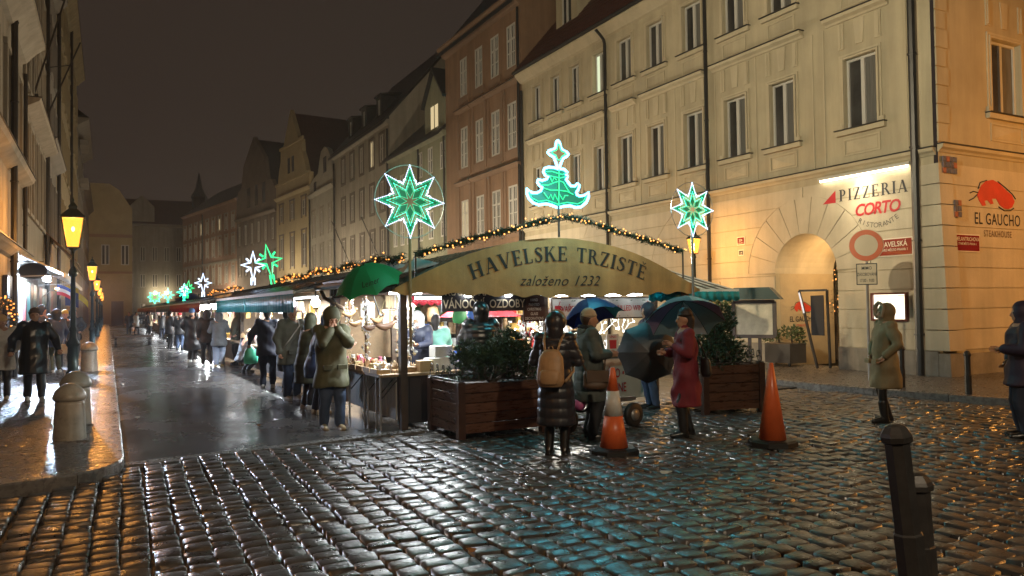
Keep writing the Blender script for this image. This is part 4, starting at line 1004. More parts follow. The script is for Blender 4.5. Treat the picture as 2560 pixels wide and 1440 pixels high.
# street lighting beyond the edges of the picture: same kind of lanterns and a catenary lamp hung over the crossing, plus an added fill lamp
post_lamp('street lamp in the cross street lighting the amber side wall', 19.6, 4.2, 'green_iron', 4.3, 1500, group='street lamps of the cross street')
def hung_lamp(label, x, y, z, power, col, spot=2.6, tgt=None):
    t = thing('hanging_lamp', label, 'street lamp', (x, y, z), 0, 'lamps hung over the crossing')
    mb = MB(); mb.lathe([(.02,.5),(.03,.3),(.12,.25),(.26,.05),(.27,0),(.25,0)][::-1], 14, (x, y, z)); obj('lamp_shade', mb, MATS['dark_metal'], t)
    mb = MB(); mb.ball((x, y, z-.03), .13, 10, 6); obj('bulb', mb, glow('hung_bulb', (1, .85, .6), 6, False), t)
    mb = MB(); mb.tube([(x-9, y-4, z+2.0), (x, y, z+.5), (x+12, y-4, z+2.0)], .012, 5); obj('cable', mb, MATS['black_iron'], t)
    lamp('SPOT', 'lamp_light', (x, y, z-.15), power, col, .16, t, aim((x, y, z), tgt or (x, y, 0)), spot, blend=.5)
hung_lamp('street lamp hung on cables over the crossing behind the viewer', -2.2, 6.0, 8.5, 5400, (1.0, .82, .53), 1.22, (16, 20, 8.2))

hung_lamp('added unseen fill lamp hung on cables behind the viewer', 2.5, -5.0, 8.0, 1300, (1.0, .80, .55), 1.9, (5.5, 9, 0))  # added lamp out of view: frontal fill on the foreground people
# ------------------------------------------------------------------ bollards
def stone_bollard(label, x, y, s=1.0, z=PZ):
    t = thing('stone_bollard', label, 'bollard', (x, y, z), 0, 'stone bollards on the left pavement'); mw = WM[t.name] @ Matrix.Diagonal((s, s, s, 1))
    b = MB(); b.add([(-.27,-.27,-.08),(.27,-.27,-.08),(.27,.27,-.08),(-.27,.27,-.08),(-.26,-.26,.012),(.26,-.26,.012),(.26,.26,.012),(-.26,.26,.012)], [(0,3,2,1),(4,5,6,7),(0,1,5,4),(1,2,6,5),(2,3,7,6),(3,0,4,7)])
    link('base_slab', b.mesh('base_slab', MATS['kerb_granite']), t, mw)
    p = MB(); p.lathe([(.235,0),(.23,.02),(.205,.55),(.20,.60)], 20); link('shaft', p.mesh('shaft', MATS['bollard_stone'], True), t, mw)
    c = MB(); c.lathe([(.20,.60),(.232,.62),(.238,.66),(.225,.70),(.19,.77),(.13,.83),(.06,.865),(.005,.872)], 20); link('cap', c.mesh('cap', MATS['bollard_stone'], True), t, mw)
stone_bollard('nearest stone bollard with a domed cap at the pavement corner', -.44, 11.45, .84)
stone_bollard('second stone bollard, its cap showing just above the nearest one', -.42, 13.0, .90)
stone_bollard('stone bollard further along the kerb beside the green lamp post', -.46, 24.3, .95)
def iron_bollard(label, base, top, r=.085, group='iron bollards at the crossing', n=8):
    b = Vector(base); u = (Vector(top)-b); L = u.length; q = u.to_track_quat('Z', 'Y').to_matrix().to_4x4()
    t = thing('iron_bollard', label, 'bollard', group=group, mw=Matrix.Translation(b) @ q); mw = WM[t.name]
    p = MB(); p.lathe([(r*1.05,-.1),(r*1.05,.42*L),(r*.92,.43*L),(r*.90,L-.11)], n); link('post', p.mesh('post', MATS['black_iron']), t, mw)
    c = MB(); c.lathe([(r*.9,L-.11),(r*1.12,L-.10),(r*1.16,L-.07),(r*1.05,L-.05),(r*.7,L-.012),(r*.3,L)], n); link('cap', c.mesh('cap', MATS['black_iron']), t, mw)
iron_bollard('tall octagonal iron bollard leaning left in the right foreground', (4.06, 2.78, -.03), (3.97, 2.83, 1.05), .078)
iron_bollard('shorter iron bollard right behind the leaning one', (4.30, 2.90, -.03), (4.27, 2.91, .725), .078)
iron_bollard('slim dark bollard on the right pavement before the amber wall', (13.43, 8.12, .09), (13.42, 8.12, .86), .055)
iron_bollard('slim dark bollard hidden behind the person in the tan parka', (13.5, 9.44, .09), (13.5, 9.44, .90), .055)

# ------------------------------------------------------------------ traffic cones
M('cone_orange', (0.64, 0.125, 0.035), 0.42, var=0.12, vscale=5, rvar=.1); M('cone_band', (0.55, 0.55, 0.52), 0.35, var=0.12, vscale=8); M('rubber', (0.015, 0.015, 0.015), 0.55, var=.2)
def cone_(label, x, y, band=True, rz=0.0, h=1.0):
    t = thing('traffic_cone', label, 'traffic cone', (x, y, 0.005), rz, 'orange traffic cones on the cobbles'); mw = WM[t.name]
    b = MB(); b.lathe([(.30,-.01),(.30,.045),(.26,.065),(.17,.07)], 8, a0=PI/8); link('base', b.mesh('base', MATS['rubber']), t, mw)
    R_ = lambda z: .165-(.165-.026)*(z-.07)/(h-.07)
    rings = [(.07, .44), (.44, .73), (.73, 1.0)] if band else [(.07, 1.0)]
    for k, (z0, z1) in enumerate(rings):
        c = MB(); o = .004 if band and k == 1 else 0
        pr_ = [(R_(z0*h)+o, z0*h), (R_(z1*h)+o, z1*h)]
        if z1 == 1.0: pr_ += [(R_(h)*.6, h+.005)]
        c.lathe(pr_, 24); nm = 'reflective_band' if band and k == 1 else 'cone_body'
        link(nm, c.mesh(nm, MATS['cone_band' if o else 'cone_orange'], True), t, mw)
cone_('orange traffic cone with a white reflective band, in front of the wine cart', 5.29, 7.43, True, .3)
cone_('plain orange traffic cone without a band beside the right planter', 7.24, 6.82, False, 1.0, 1.0)

# ------------------------------------------------------------------ planters with mugo pines
M('planter_wood', (0.075, 0.036, 0.022), 0.32, var=0.3, vscale=5, bump=0.25, bscale=30, stretch=(1, 1, 6), rvar=.12, rnd=.15); M('planter_post', (0.045, 0.024, 0.017), 0.33, var=0.25, vscale=5)
M('needle', (0.020, 0.045, 0.018), 0.6, var=0.4, vscale=4); M('needle2', (0.030, 0.060, 0.022), 0.6, var=0.4, vscale=4); M('bark', (0.05, 0.035, 0.025), 0.9, var=.3); M('soil', (0.02, 0.015, 0.01), 0.8, var=.3)
def planter(label, x, y, w, d, h, rz):
    t = thing('planter', label, 'planter', (x, y, .0), rz, 'wooden planters before the market'); mw = WM[t.name]
    p = .10; n = 5; z0 = .07; hh = (h-z0)/n
    for px, py in ((0,0),(w-p,0),(0,d-p),(w-p,d-p)):
        link('post', MB().bbox(px, py, 0, px+p, py+p, h+.02, .012).mesh('post', MATS['planter_post']), t, mw)
    for k in range(n):
        a, b = z0+k*hh+.006, z0+(k+1)*hh-.006
        for q in ((p+.002, .025, w-p-.002, .055), (p+.002, d-.055, w-p-.002, d-.025)): link('slat', MB().bbox(q[0], q[1], a, q[2], q[3], b, .008).mesh('slat', MATS['planter_wood']), t, mw)
        for q in ((.025, p+.002, .055, d-p-.002), (w-.055, p+.002, w-.025, d-p-.002)): link('slat', MB().bbox(q[0], q[1], a, q[2], q[3], b, .008).mesh('slat', MATS['planter_wood']), t, mw)
    link('soil', MB().box(.06, .06, .2, w-.06, d-.06, h-.07).mesh('soil', MATS['soil']), t, mw)
    r = MB()                                                   # wrought-iron rail with S curls
    for a, b in (((.02,.02),(w-.02,.02)),((.02,.02),(.02,d-.02)),((w-.02,.02),(w-.02,d-.02)),((.02,d-.02),(w-.02,d-.02))):
        r.beam((*a, h+.03), (*b, h+.03), .03, .012)
    rail = link('rail', r.mesh('rail', MATS['black_iron']), t, mw)
    def curl(cx, cy, ax):
        pts = []
        for i in range(13):
            a = -PI*.5+PI*1.35*i/12; rr_ = .055*(1-.02*i); u = rr_*math.cos(a); v = .055+rr_*math.sin(a); pts.append((u, v))
        for i in range(1, 9):
            a = PI*.85-PI*1.2*i/8; pts.append((pts[12][0]-.0+.03*math.cos(a)+.03, .13+.03*math.sin(a)+.02))
        mbc = MB(); mbc.tube([(cx+(u if ax == 0 else 0), cy+(u if ax else 0), h+.035+v) for u, v in pts], .008, 5)
        link('rail_curl', mbc.mesh('rail_curl', MATS['black_iron']), rail, mw)
    k = int(w/.16)
    for i in range(k): curl(.1+(w-.2)*i/(k-1), .02, 0)
    for i in range(5): curl(.02, .12+(d-.24)*i/4, 1); curl(w-.02, .12+(d-.24)*i/4, 1)
    return t
P1 = planter('dark red wooden planter with iron curls before the ornament stall', 4.06, 9.17, 1.36, 1.1, .74, 0)
P2 = planter('dark red wooden planter turned slightly beside the striped awning', 8.20, 9.10, 1.10, .98, .78, -.22)
def pine_bush(label, lobes, stems, seed, group='mugo pines in the planters', loc=(0,0,0), mats=('needle', 'needle2'), nm='pine_bush', cat='shrub', ln=(.045, .085), dens=1.0, leaf=False):
    rs_ = random.Random(seed); t = thing(nm, label, cat, loc, 0, group)
    br = MB()
    for a, b in stems: br.tube([a, tuple((Vector(a)+Vector(b))/2+Vector((rs_.uniform(-.05,.05),)*3)), b], [.03, .022, .01], 6)
    obj('stem', br, MATS['bark'], t)
    nd = MB()
    for (cx, cy, cz, rx, ry, rz_) in lobes:
        n_ = int(70*dens*rx*ry*rz_/.012**1.0*.35)+30
        n_ = min(n_, 640)
        for k in range(n_):
            u = rs_.gauss(0,1), rs_.gauss(0,1), rs_.gauss(0,1); L_ = math.sqrt(sum(c*c for c in u)) or 1; q = rs_.uniform(.55, 1.08)
            d_ = Vector([c/L_ for c in u]); p = Vector((cx+d_.x*rx*q, cy+d_.y*ry*q, cz+d_.z*rz_*q))
            ax = (d_+Vector((rs_.uniform(-.5,.5), rs_.uniform(-.5,.5), rs_.uniform(0,.9)))).normalized()
            mi = 0 if rs_.random() < .6 else 1
            if leaf:
                s_ = rs_.uniform(*ln); side = ax.cross(Vector((rs_.uniform(-1,1), rs_.uniform(-1,1), rs_.uniform(-1,1)))).normalized()
                nd.add([p-ax*s_, p+side*s_*.45, p+ax*s_, p-side*s_*.45], [(0,1,2,3)], mi)
            else:
                for j in range(9):                             # a tuft of needles
                    e = (ax+Vector((rs_.uniform(-.75,.75), rs_.uniform(-.75,.75), rs_.uniform(-.55,.75)))).normalized()*rs_.uniform(*ln)
                    s_ = e.cross(Vector((rs_.uniform(-1,1), rs_.uniform(-1,1), rs_.uniform(-1,1)))).normalized()*.0085
                    nd.add([p-s_, p+s_, p+e], [(0,1,2)], mi)
    obj('foliage', nd, [MATS[m_] for m_ in mats], t); return t
def lobes_in(box, n_, r, seed, dome=True):
    rs_ = random.Random(seed); out = []
    x0, x1, y0, y1, z0, z1 = box
    for k in range(n_):
        x, y = rs_.uniform(x0, x1), rs_.uniform(y0, y1); fx = 1-((x-(x0+x1)/2)/((x1-x0)/2))**2
        zt = z0+(z1-z0)*(fx*.8+.15 if dome else 1); out.append((x, y, rs_.uniform(z0, zt), *(r*rs_.uniform(.7, 1.2) for _ in range(3))))
    return out
pine_bush('broad dark mugo pine spilling over the left planter', lobes_in((4.32, 5.45, 9.35, 10.0, .82, 1.2), 34, .15, 3)+lobes_in((4.7, 5.3, 9.5, 9.85, 1.05, 1.46), 15, .12, 9)+lobes_in((4.3, 4.65, 9.45, 9.8, 1.0, 1.28), 6, .12, 12), [((4.8,9.7,.66),(4.5,9.6,1.1)),((4.8,9.7,.66),(5.0,9.7,1.3)),((4.8,9.7,.66),(5.3,9.6,1.0))], 4, loc=(4.8, 9.7, .66), dens=1.3)
pine_bush('dark mugo pine with a taller shoot in the right planter', lobes_in((8.5, 9.35, 9.1, 9.7, .86, 1.3), 30, .15, 5)+lobes_in((8.6, 9.1, 9.3, 9.6, 1.15, 1.68), 12, .12, 6), [((8.8,9.4,.66),(8.6,9.4,1.2)),((8.8,9.4,.66),(9.1,9.4,1.1)),((8.8,9.4,.66),(8.8,9.5,1.6))], 8, loc=(8.8, 9.4, .66), dens=1.3)
M('leaf_green', (0.05, 0.07, 0.02), 0.5, var=0.3); M('leaf_light', (0.10, 0.12, 0.04), 0.5, var=0.3)
pine_bush('leafy shrub against the wall behind the right planter', lobes_in((11.3, 12.1, 12.2, 12.7, 1.1, 2.1), 16, .16, 15), [((11.7,12.4,.4),(11.7,12.4,1.9))], 18, None, (11.7, 12.4, .1), ('leaf_green', 'leaf_light'), 'leafy_shrub', 'shrub', (.04, .07), 1.2, True)
pb = thing('planter_box', 'long grey planter box on castors inside the arched passage', 'planter', (16.0, 14.3, .09)); 
bx0 = MB(); bx0.bbox(15.55, 14.0, .17, 16.15, 14.85, .68, .01); M('box_grey', (0.05, 0.045, 0.042), .5, var=.2); obj('box', bx0, MATS['box_grey'], pb)
bx1 = MB(); bx1.box(15.58, 14.03, .6, 16.12, 14.82, .66)
for y in (14.1, 14.75):
    mb = MB(); mb.tube([(15.62, y, .13), (15.66, y, .13)], .04, 8); mb.box(15.63, y-.01, .13, 15.65, y+.01, .18); obj('castor', mb, MATS['rubber'], pb)
pine_bush('variegated leafy bush in the grey planter box under the arch', lobes_in((15.6, 16.1, 13.85, 14.95, .75, 1.25), 22, .14, 25), [((15.85,14.2,.6),(15.85,14.2,1.1)),((15.85,14.6,.6),(15.85,14.7,1.1))], 28, None, (15.85, 14.4, .68), ('leaf_green', 'leaf_light'), 'leafy_bush', 'shrub', (.03, .06), 1.2, True)
# folding chalkboard / A-frame in the passage
ab = thing('menu_stand', 'tilted dark menu stand with a lit edge in the archway', 'menu stand', (15.6, 13.3, .09))
mb = MB(); mb.beam((15.62, 13.72, 2.05), (15.62, 13.38, .75), .05, .05); mb.beam((15.62, 13.38, .75), (15.62, 13.2, .1), .05, .05); mb.beam((15.9, 13.1, 2.05), (15.9, 13.05, .1), .05, .05); mb.beam((15.62, 13.72, 2.05), (15.9, 13.1, 2.05), .05, .05); obj('stand_frame', mb, MATS['black_iron'], ab)
mb = MB(); mb.prism([(0,0),(.38,0),(.38,1.0),(.0,1.0)], 0, .03, f=lambda u, v, d: (15.68+d, 13.42-u, .92+v)); obj('board', mb, MATS['sign_black'], ab)
glow('tube_white', (0.92, 0.97, 1.0), 7.0); glow('tube_white_dim', (0.95, 0.9, .85), .35)
mb = MB(); mb.beam((15.59, 13.70, 2.0), (15.59, 13.56, 1.48), .02, .035); obj('light_strip', mb, MATS['tube_white_dim'], ab)
# ------------------------------------------------------------------ round road sign with its supplementary plate
M('sign_ring', (0.50, 0.10, 0.03), 0.35, var=.1); M('sign_white', (0.50, 0.42, 0.30), .35, var=.08); M('galv', (0.28, 0.28, 0.28), .4, .6, var=.15)
rs_t = thing('road_sign', 'round no-vehicles sign with red ring and a white supplementary plate on a grey pole', 'road sign', (14.1, 10.6, .09))
vdir = Vector((-.83, -.55, 0)).normalized(); Us = Vector((-vdir.y, vdir.x, 0)); Us = Us if Us.dot(cam_r) > 0 else -Us
smw = frame((14.1, 10.6, 0), Us, (0,0,1), Us.cross(Vector((0,0,1))))
mb = MB(); mb.tube([(0, .09, 0), (0, 3.1, 0)], .03, 8); link('pole', mb.mesh('pole', MATS['galv']), rs_t, smw)
def disc(r, d0, d1, mi=0, n=32): return [(r*math.cos(2*PI*i/n), 2.93+r*math.sin(2*PI*i/n)) for i in range(n)]
mb = MB(); mb.prism(disc(.325, 0, 0), .035, .05); ds = link('disc', mb.mesh('disc', MATS['sign_ring']), rs_t, smw)
mb = MB(); mb.prism(disc(.225, 0, 0), .0505, .053); link('disc_centre', mb.mesh('disc_centre', MATS['sign_white']), ds, smw)
mb = MB(); mb.prism(disc(.338, 0, 0), .02, .034); link('disc_back', mb.mesh('disc_back', MATS['sign_white']), ds, smw)
mb = MB(); mb.box(-.20, 2.10, .03, .20, 2.55, .045); pl_ = link('plate', mb.mesh('plate', MATS['sign_white']), rs_t, smw)
mb = MB()
for x in ((-.2, 2.1, .2, 2.118), (-.2, 2.532, .2, 2.55), (-.2, 2.118, -.182, 2.532), (.182, 2.118, .2, 2.532)): mb.box(x[0], x[1], .0455, x[2], x[3], .05)
for s_, z_ in (('MIMO', 2.42), ('ZÁSOBOVÁNÍ', 2.29), ('17.00 - 9.00', 2.16)): add_text(mb, s_, .095, (0, z_), .049, .006, fx=.62 if len(s_) > 5 else .8)
link('lettering', mb.mesh('lettering', MATS['sign_black']), pl_, smw)
# far market-menu case with a little green roof, beside the striped awning
nb = thing('notice_board', 'wooden notice case with a small green roof beyond the right planter', 'notice board', (11.5, 11.2, 0)); nmw = frame((11.5, 11.25, 0), Vector((.55, -.83, 0)).normalized(), (0,0,1), Vector((.55, -.83, 0)).normalized().cross(Vector((0,0,1))))
def nadd(nm, mb, mat, par=None): return link(nm, mb.mesh(nm, MATS[mat]), par or nb, nmw)
M('dark_wood', (0.05, 0.03, 0.02), .5, var=.3, vscale=6); M('green_roof', (0.03, 0.05, 0.045), .4, var=.2); M('old_paper', (0.42, 0.36, 0.26), .6, var=.2, vscale=6)
mb = MB()
for a, b in (((-.40,1.08),(.40,1.08)),((-.40,1.78),(.40,1.78)),((-.40,1.08),(-.40,1.78)),((.40,1.08),(.40,1.78))): mb.beam((*a, 0), (*b, 0), .07, .08, up=(0,0,1))
mb.beam((-.1, 0, -.03), (-.1, 1.1, -.03), .06, .06, up=(0,0,1)); mb.beam((.1, 0, -.03), (.1, 1.1, -.03), .06, .06, up=(0,0,1)); nadd('case_frame', mb, 'dark_wood')
mb = MB(); mb.box(-.37, 1.11, -.03, .37, 1.75, .005); nadd('notice', mb, 'old_paper')
mb = MB(); mb.prism([(-.55,1.82),(.55,1.82),(.34,2.06),(-.34,2.06)], -.22, .22); nadd('roof', mb, 'green_roof')
# wooden handcart far left in the carriageway
hc = thing('handcart', 'low flat handcart parked in the wet street near the left kerb', 'handcart', (1.0, 45, 0)); mb = MB()
mb.box(.2, 43.8, .42, 2.1, 45.2, .5); mb.box(.2, 43.8, .5, .26, 45.2, .62); mb.box(2.04, 43.8, .5, 2.1, 45.2, .62); obj('deck', mb, MATS['dark_wood'], hc)
for x in (.35, 1.95):
    for y in (44.0, 45.0): mb = MB(); mb.tube([(x-.05, y, .2), (x+.05, y, .2)], .2, 12); obj('wheel', mb, MATS['rubber'], hc)
# parked dark car far down the street
cr = thing('parked_car', 'dark car with amber rear lights far down the street', 'car', (3.2, 96, 0)); M('car_paint', (0.02, 0.02, 0.025), .25, var=.05, coat=.5)
mb = MB(); prof = [(0,.35),(0,.85),(.5,1.0),(.9,1.42),(2.4,1.45),(3.1,1.0),(4.1,.88),(4.2,.4)]
mb.prism(prof, -.85, .85, f=lambda u, v, d: (3.2+d, 94+u, v)); obj('body', mb, MATS['car_paint'], cr)
mb = MB(); mb.prism([(.58,1.04),(.93,1.36),(1.0,1.36),(.7,1.04)], -.7, .7, f=lambda u, v, d: (3.2+d, 93.93+u, v+.02)); obj('rear_window', mb, MATS['window_glass'], cr)
for s_ in (-1, 1):
    mb = MB(); mb.box(3.2+s_*.62-.16, 93.96, .72, 3.2+s_*.62+.16, 94.01, .86); obj('tail_light', mb, glow('tail', (1, .3, .05), 4, False), cr)
    for y in (94.8, 97.3): mb = MB(); mb.tube([(3.2+s_*.8-.1, y, .32), (3.2+s_*.8+.1, y, .32)], .32, 14); obj('wheel', mb, MATS['rubber'], cr)
# distant twin globe lamps at the end of the street
for x, lb in ((6.55, 'left of two white globe wall lamps at the far end of the street'), (8.15, 'right of two white globe wall lamps at the far end of the street')):
    t = thing('wall_lamp', lb, 'lamp', (x, 131.7, 4.6)); mb = MB(); mb.ball((x, 131.4, 4.6), .26, 10, 6); obj('globe', mb, glow('globe_glow', (1, .85, .55), 9, False), t)
    mb = MB(); mb.tube([(x, 131.4, 4.3), (x, 131.95, 4.2)], .05, 6); obj('bracket', mb, MATS['black_iron'], t); lamp('POINT', 'globe_light', (x, 131.0, 4.6), 60, (1, .8, .5), .2, t)
# ------------------------------------------------------------------ the market: front canopy with its banner
M('banner_cloth', (0.42, 0.22, 0.08), 0.7, var=0.26, streak=.25, vscale=1.6, bump=0.35, bscale=5, bdist=.03); M('banner_ink', (0.02, 0.018, 0.016), 0.7, var=.1)
M('tarp_green', (0.055, 0.075, 0.065), 0.3, var=0.3, vscale=2, bump=0.3, bscale=6, rvar=.12); M('tarp_dark', (0.045, 0.04, 0.035), 0.35, var=0.35, vscale=2, bump=.3, bscale=8, rvar=.12)
M('tarp_white', (0.45, 0.46, 0.46), .5, var=.12, vscale=3); M('stall_wood', (0.085, 0.055, 0.035), .55, var=.3, vscale=5, stretch=(1, 1, 5), bump=.2, bscale=25, rnd=.15); M('stall_wood_light', (0.26, 0.17, 0.09), .55, var=.25, vscale=5, stretch=(1, 4, 1))
M('stall_panel', (0.30, 0.285, 0.26), .5, var=.2, vscale=3, stretch=(9, 9, .3)); thin_cloth('teal_cloth', (0.025, 0.30, 0.34), .4); thin_cloth('red_cloth', (0.32, 0.02, 0.03), .35); M('slate_cloth', (0.10, 0.13, 0.17), .7, var=.2); M('pale_red_cloth', (0.35, 0.16, 0.15), .7, var=.2); M('white_cloth', (0.60, 0.60, 0.58), .7, var=.1)
M('green_glow_cloth', (0.03, 0.28, 0.12), .6, var=.15, vscale=4)
BY = 10.3
cp = thing('market_canopy', 'arched tan market canopy lettered HAVELSKE TRZISTĚ založeno 1232', 'canopy', (6.4, BY, 0))
ztop = lambda x: 1.99 + .84*max(0, 1-abs((x-6.4)/2.87)**1.9)
sag = lambda x, z: .035*math.sin(x*2.1+1)+.02*math.sin(x*5.3+z*3)
NXB, NZ = 84, 7; bn = MB(); xs = [3.55+5.7*i/NXB for i in range(NXB+1)]
zbot = lambda x: 1.90 + .025*math.cos((x-3.55)/5.7*2*PI) + .05*abs(math.cos(PI*(x-3.55)/.475))**1.5
def bpt(x, t, o=0): z = zbot(x)+(ztop(x)-zbot(x))*t; return (x, BY+sag(x, z)*(1-.4*t)-o, z)
fr = [bpt(x, j/NZ) for j in range(NZ+1) for x in xs]; bk = [(p[0], p[1]+.012, p[2]) for p in fr]; n_ = NXB+1
bn.add(fr, [(j*n_+i, j*n_+i+1, (j+1)*n_+i+1, (j+1)*n_+i) for j in range(NZ) for i in range(NXB)])
bn.add(bk, [(j*n_+i, (j+1)*n_+i, (j+1)*n_+i+1, j*n_+i+1) for j in range(NZ) for i in range(NXB)])
bn.add([p for i in range(n_) for p in (fr[i], bk[i])], [(2*i, 2*i+1, 2*i+3, 2*i+2) for i in range(NXB)])
ban = obj('banner', bn, MATS['banner_cloth'], cp, smooth=True)
zb_ = lambda x: 2.46-.121*(x-6.4)**2
def arc_f(u, v, d):
    x0 = 6.40+u*.985; th = math.atan(-.242*(x0-6.4)); x = x0-v*math.sin(th); z = zb_(x0)+v*math.cos(th); t = 0.5
    return (x, BY+sag(x, z)*(1-.4*min(1, max(0, (z-zbot(x))/(ztop(x)-zbot(x)))))-.006-d, z)
mb = MB(); add_serif(mb, 'HAVELSKE TRZISTĚ', .235, arc_f, 1.02, .07); obj('lettering', mb, MATS['banner_ink'], ban)
def fl_f(u, v, d):
    x = 6.34+u; z = 2.07+v; return (x, BY+sag(x, z)*(1-.4*max(0, (z-zbot(x))/(ztop(x)-zbot(x))))-.006-d, z)
mb = MB(); add_text(mb, 'založeno 1232', .235, (0, 0), .003, -.004, .42, 1.05, fx=1.02, f=fl_f); obj('lettering', mb, MATS['banner_ink'], ban)
rf = MB(); R0 = [(x, BY+.015, ztop(x)-.004) for x in xs[::3]]; R1 = [(x, 14.1, ztop(x)-.06-.04*math.sin(i*2.1)) for i, x in enumerate(xs[::3])]; m_ = len(R0)
rf.add(R0+R1, [(i, i+1, m_+i+1, m_+i) for i in range(m_-1)]); rf.add([(p[0], p[1], p[2]-.015) for p in R0+R1], [(i, m_+i, m_+i+1, i+1) for i in range(m_-1)])
obj('canopy_roof', rf, MATS['tarp_green'], cp, smooth=True)
for x in (3.76, 9.02):
    for y in (10.45, 14.0): obj('post', MB().box(x-.05, y-.05, 0, x+.05, y+.05, 2.02), MATS['dark_wood'], cp)
for x in (4.85, 6.22, 7.4): obj('post', MB().box(x-.045, 14-.045, 0, x+.045, 14.045, 2.05), MATS['stall_wood'], cp)
for a, b in (((3.7, 10.45, 2.02), (9.1, 10.45, 2.02)), ((3.76, 10.5, 2.08), (3.76, 14.0, 2.08)), ((9.02, 10.5, 2.08), (9.02, 14.0, 2.08)), ((3.7, 14, 2.05), (9.1, 14, 2.05))): obj('beam', MB().beam(a, b, .09, .10), MATS['stall_wood'], cp)
obj('fascia', MB().box(3.50, 10.6, 2.10, 3.54, 14.1, 2.24), MATS['stall_wood_light'], cp); g = MB(); g.tube([(3.44, 10.6, 2.14), (3.44, 14.2, 2.14)], .055, 8); obj('gutter', g, MATS['dark_metal'], cp)
g = MB(); g.tube([(3.46, 14.0, 2.1), (3.5, 13.9, 1.95), (3.7, 13.3, 1.75), (3.72, 13.2, 1.6)], .035, 8); obj('downpipe', g, MATS['stall_wood'], cp)
wt = MB()
for k, (x, y, s_) in enumerate(((3.75, 11.7, .28), (4.0, 10.95, .2))): wt.add([(x-.12, y-s_, 2.27), (x+.5, y-s_, 2.42), (x+.5, y+s_, 2.42), (x-.12, y+s_, 2.27), (x+.15, y, 2.52)], [(0,1,4),(1,2,4),(2,3,4),(3,0,4),(3,2,1,0)])
tag(obj('white_tarpaulin', wt, MATS['tarp_white']), 'crumpled white tarpaulin on the roof edge beside the green umbrella', 'tarpaulin')
def tube_lamp(label, a, b, power, col=(.92, .97, 1.0), grp='strip lamps in the market stalls', emi='tube_white'):
    a, b = Vector(a), Vector(b); t = thing('strip_lamp', label, 'lamp', (a+b)/2, 0, grp)
    mb = MB(); mb.beam(a+Vector((0,0,.035)), b+Vector((0,0,.035)), .06, .03); obj('housing', mb, MATS['white_frame'], t)
    mb = MB(); mb.tube([a, b], .018, 8); obj('lamp_tube', mb, MATS[emi], t)
    d = (b-a); q = Matrix(((d.normalized().x, d.normalized().cross(Vector((0,0,1))).x*-1, 0, 0), (d.normalized().y, d.normalized().cross(Vector((0,0,1))).y*-1, 0, 0), (0, 0, 1, 0), (0, 0, 0, 1)))
    ang = math.atan2(d.y, d.x); lamp('AREA', 'tube_light', (a+b)/2-Vector((0,0,.03)), power, col, d.length, t, Matrix.Rotation(ang, 4, 'Z'), size_y=.05)
    return t
tube_lamp('strip lamp at the front corner post of the ornament stall', (3.62, 10.62, 1.965), (4.12, 10.62, 1.965), 22)
tube_lamp('strip lamp behind the corner post under the canopy', (4.2, 11.1, 1.90), (4.75, 11.1, 1.90), 30)
tube_lamp('strip lamp along the street side of the ornament stall', (3.72, 11.7, 2.0), (3.72, 13.3, 2.0), 20)
tube_lamp('strip lamp deep inside the tan canopy', (5.0, 13.2, 2.1), (6.6, 13.2, 2.1), 75)
tube_lamp('strip lamp above the mulled wine counter', (6.4, 11.0, 1.93), (8.5, 11.0, 1.93), 60)
tube_lamp('second strip lamp inside the mulled wine stall', (6.7, 12.3, 2.05), (8.3, 12.3, 2.05), 70, (1, .93, .8))
for k in range(7):
    x = (6.55+.5*k) if k < 5 else 4.9+.7*(k-5); t = thing('spot_lamp', 'one of the small white lamps in a row above the mulled wine sign' if k < 5 else 'one of two small white lamps above the black VÁNOČNÍ OZDOBY sign', 'lamp', (x, 10.75, 1.95), 0, 'lamps above the wine sign'); mb = MB(); mb.ball((x, 10.66, 1.925), .045, 8, 5, sc=(1.5, 1, .7)); obj('bulb', mb, MATS['tube_white'], t); mb = MB(); mb.lathe([(.05, .0), (.03, .06), (.01, .1)], 8, (x, 10.66, 1.945)); obj('lamp_shade', mb, MATS['dark_metal'], t)
# signs
def sign_board(name, label, mw, w, h, board, lines, ink, th=.02, cat='sign', border=None, fx=.85, bold=.012):
    t = thing(name, label, cat, mw=mw); link('board', MB().box(-w/2, -h/2, -th, w/2, h/2, 0).mesh('board', MATS[board]), t, mw)
    for s_, sz, u, v in lines: mb = MB(); add_text(mb, s_, sz, (u, v), .004, bold, fx=fx); link('lettering', mb.mesh('lettering', MATS[ink]), t, mw)
    return t
FY = lambda x, y, z: frame((x, y, z), (1,0,0), (0,0,1), (0,-1,0))
M('board_dark', (0.018, 0.014, 0.016), .5, var=.15); M('ink_tan', (0.62, 0.52, 0.36), .6, var=.1); M('board_brown', (0.07, 0.03, 0.025), .5, var=.15); M('ink_white', (.6, .58, .55), .5, var=.05); M('board_white', (.55, .53, .48), .45, var=.08); M('ink_red', (.42, .02, .03), .5, var=.1); M('ink_green', (.06, .12, .05), .5, var=.1)
sign_board('stall_sign', 'black sign reading RUČNĚ MALOVANÉ VÁNOČNÍ OZDOBY under the tan canopy', FY(5.22, 10.72, 1.89), 1.46, .42, 'board_dark', [('RUČNĚ MALOVANÉ', .185, 0, .04), ('VÁNOČNÍ  OZDOBY', .185, 0, -.155)], 'ink_tan', fx=.82)
sign_board('stall_sign', 'small brown sign reading HAND PAINTED CHRISTMAS GLASS DECORATIONS', FY(6.12, 10.75, 1.71), .40, .42, 'board_brown', [(s_, .062, 0, .12-.075*i) for i, s_ in enumerate(('HAND', 'PAINTED', 'CHRISTMAS', 'GLASS', 'DECORATIONS'))], 'ink_white', bold=.02, fx=.8)
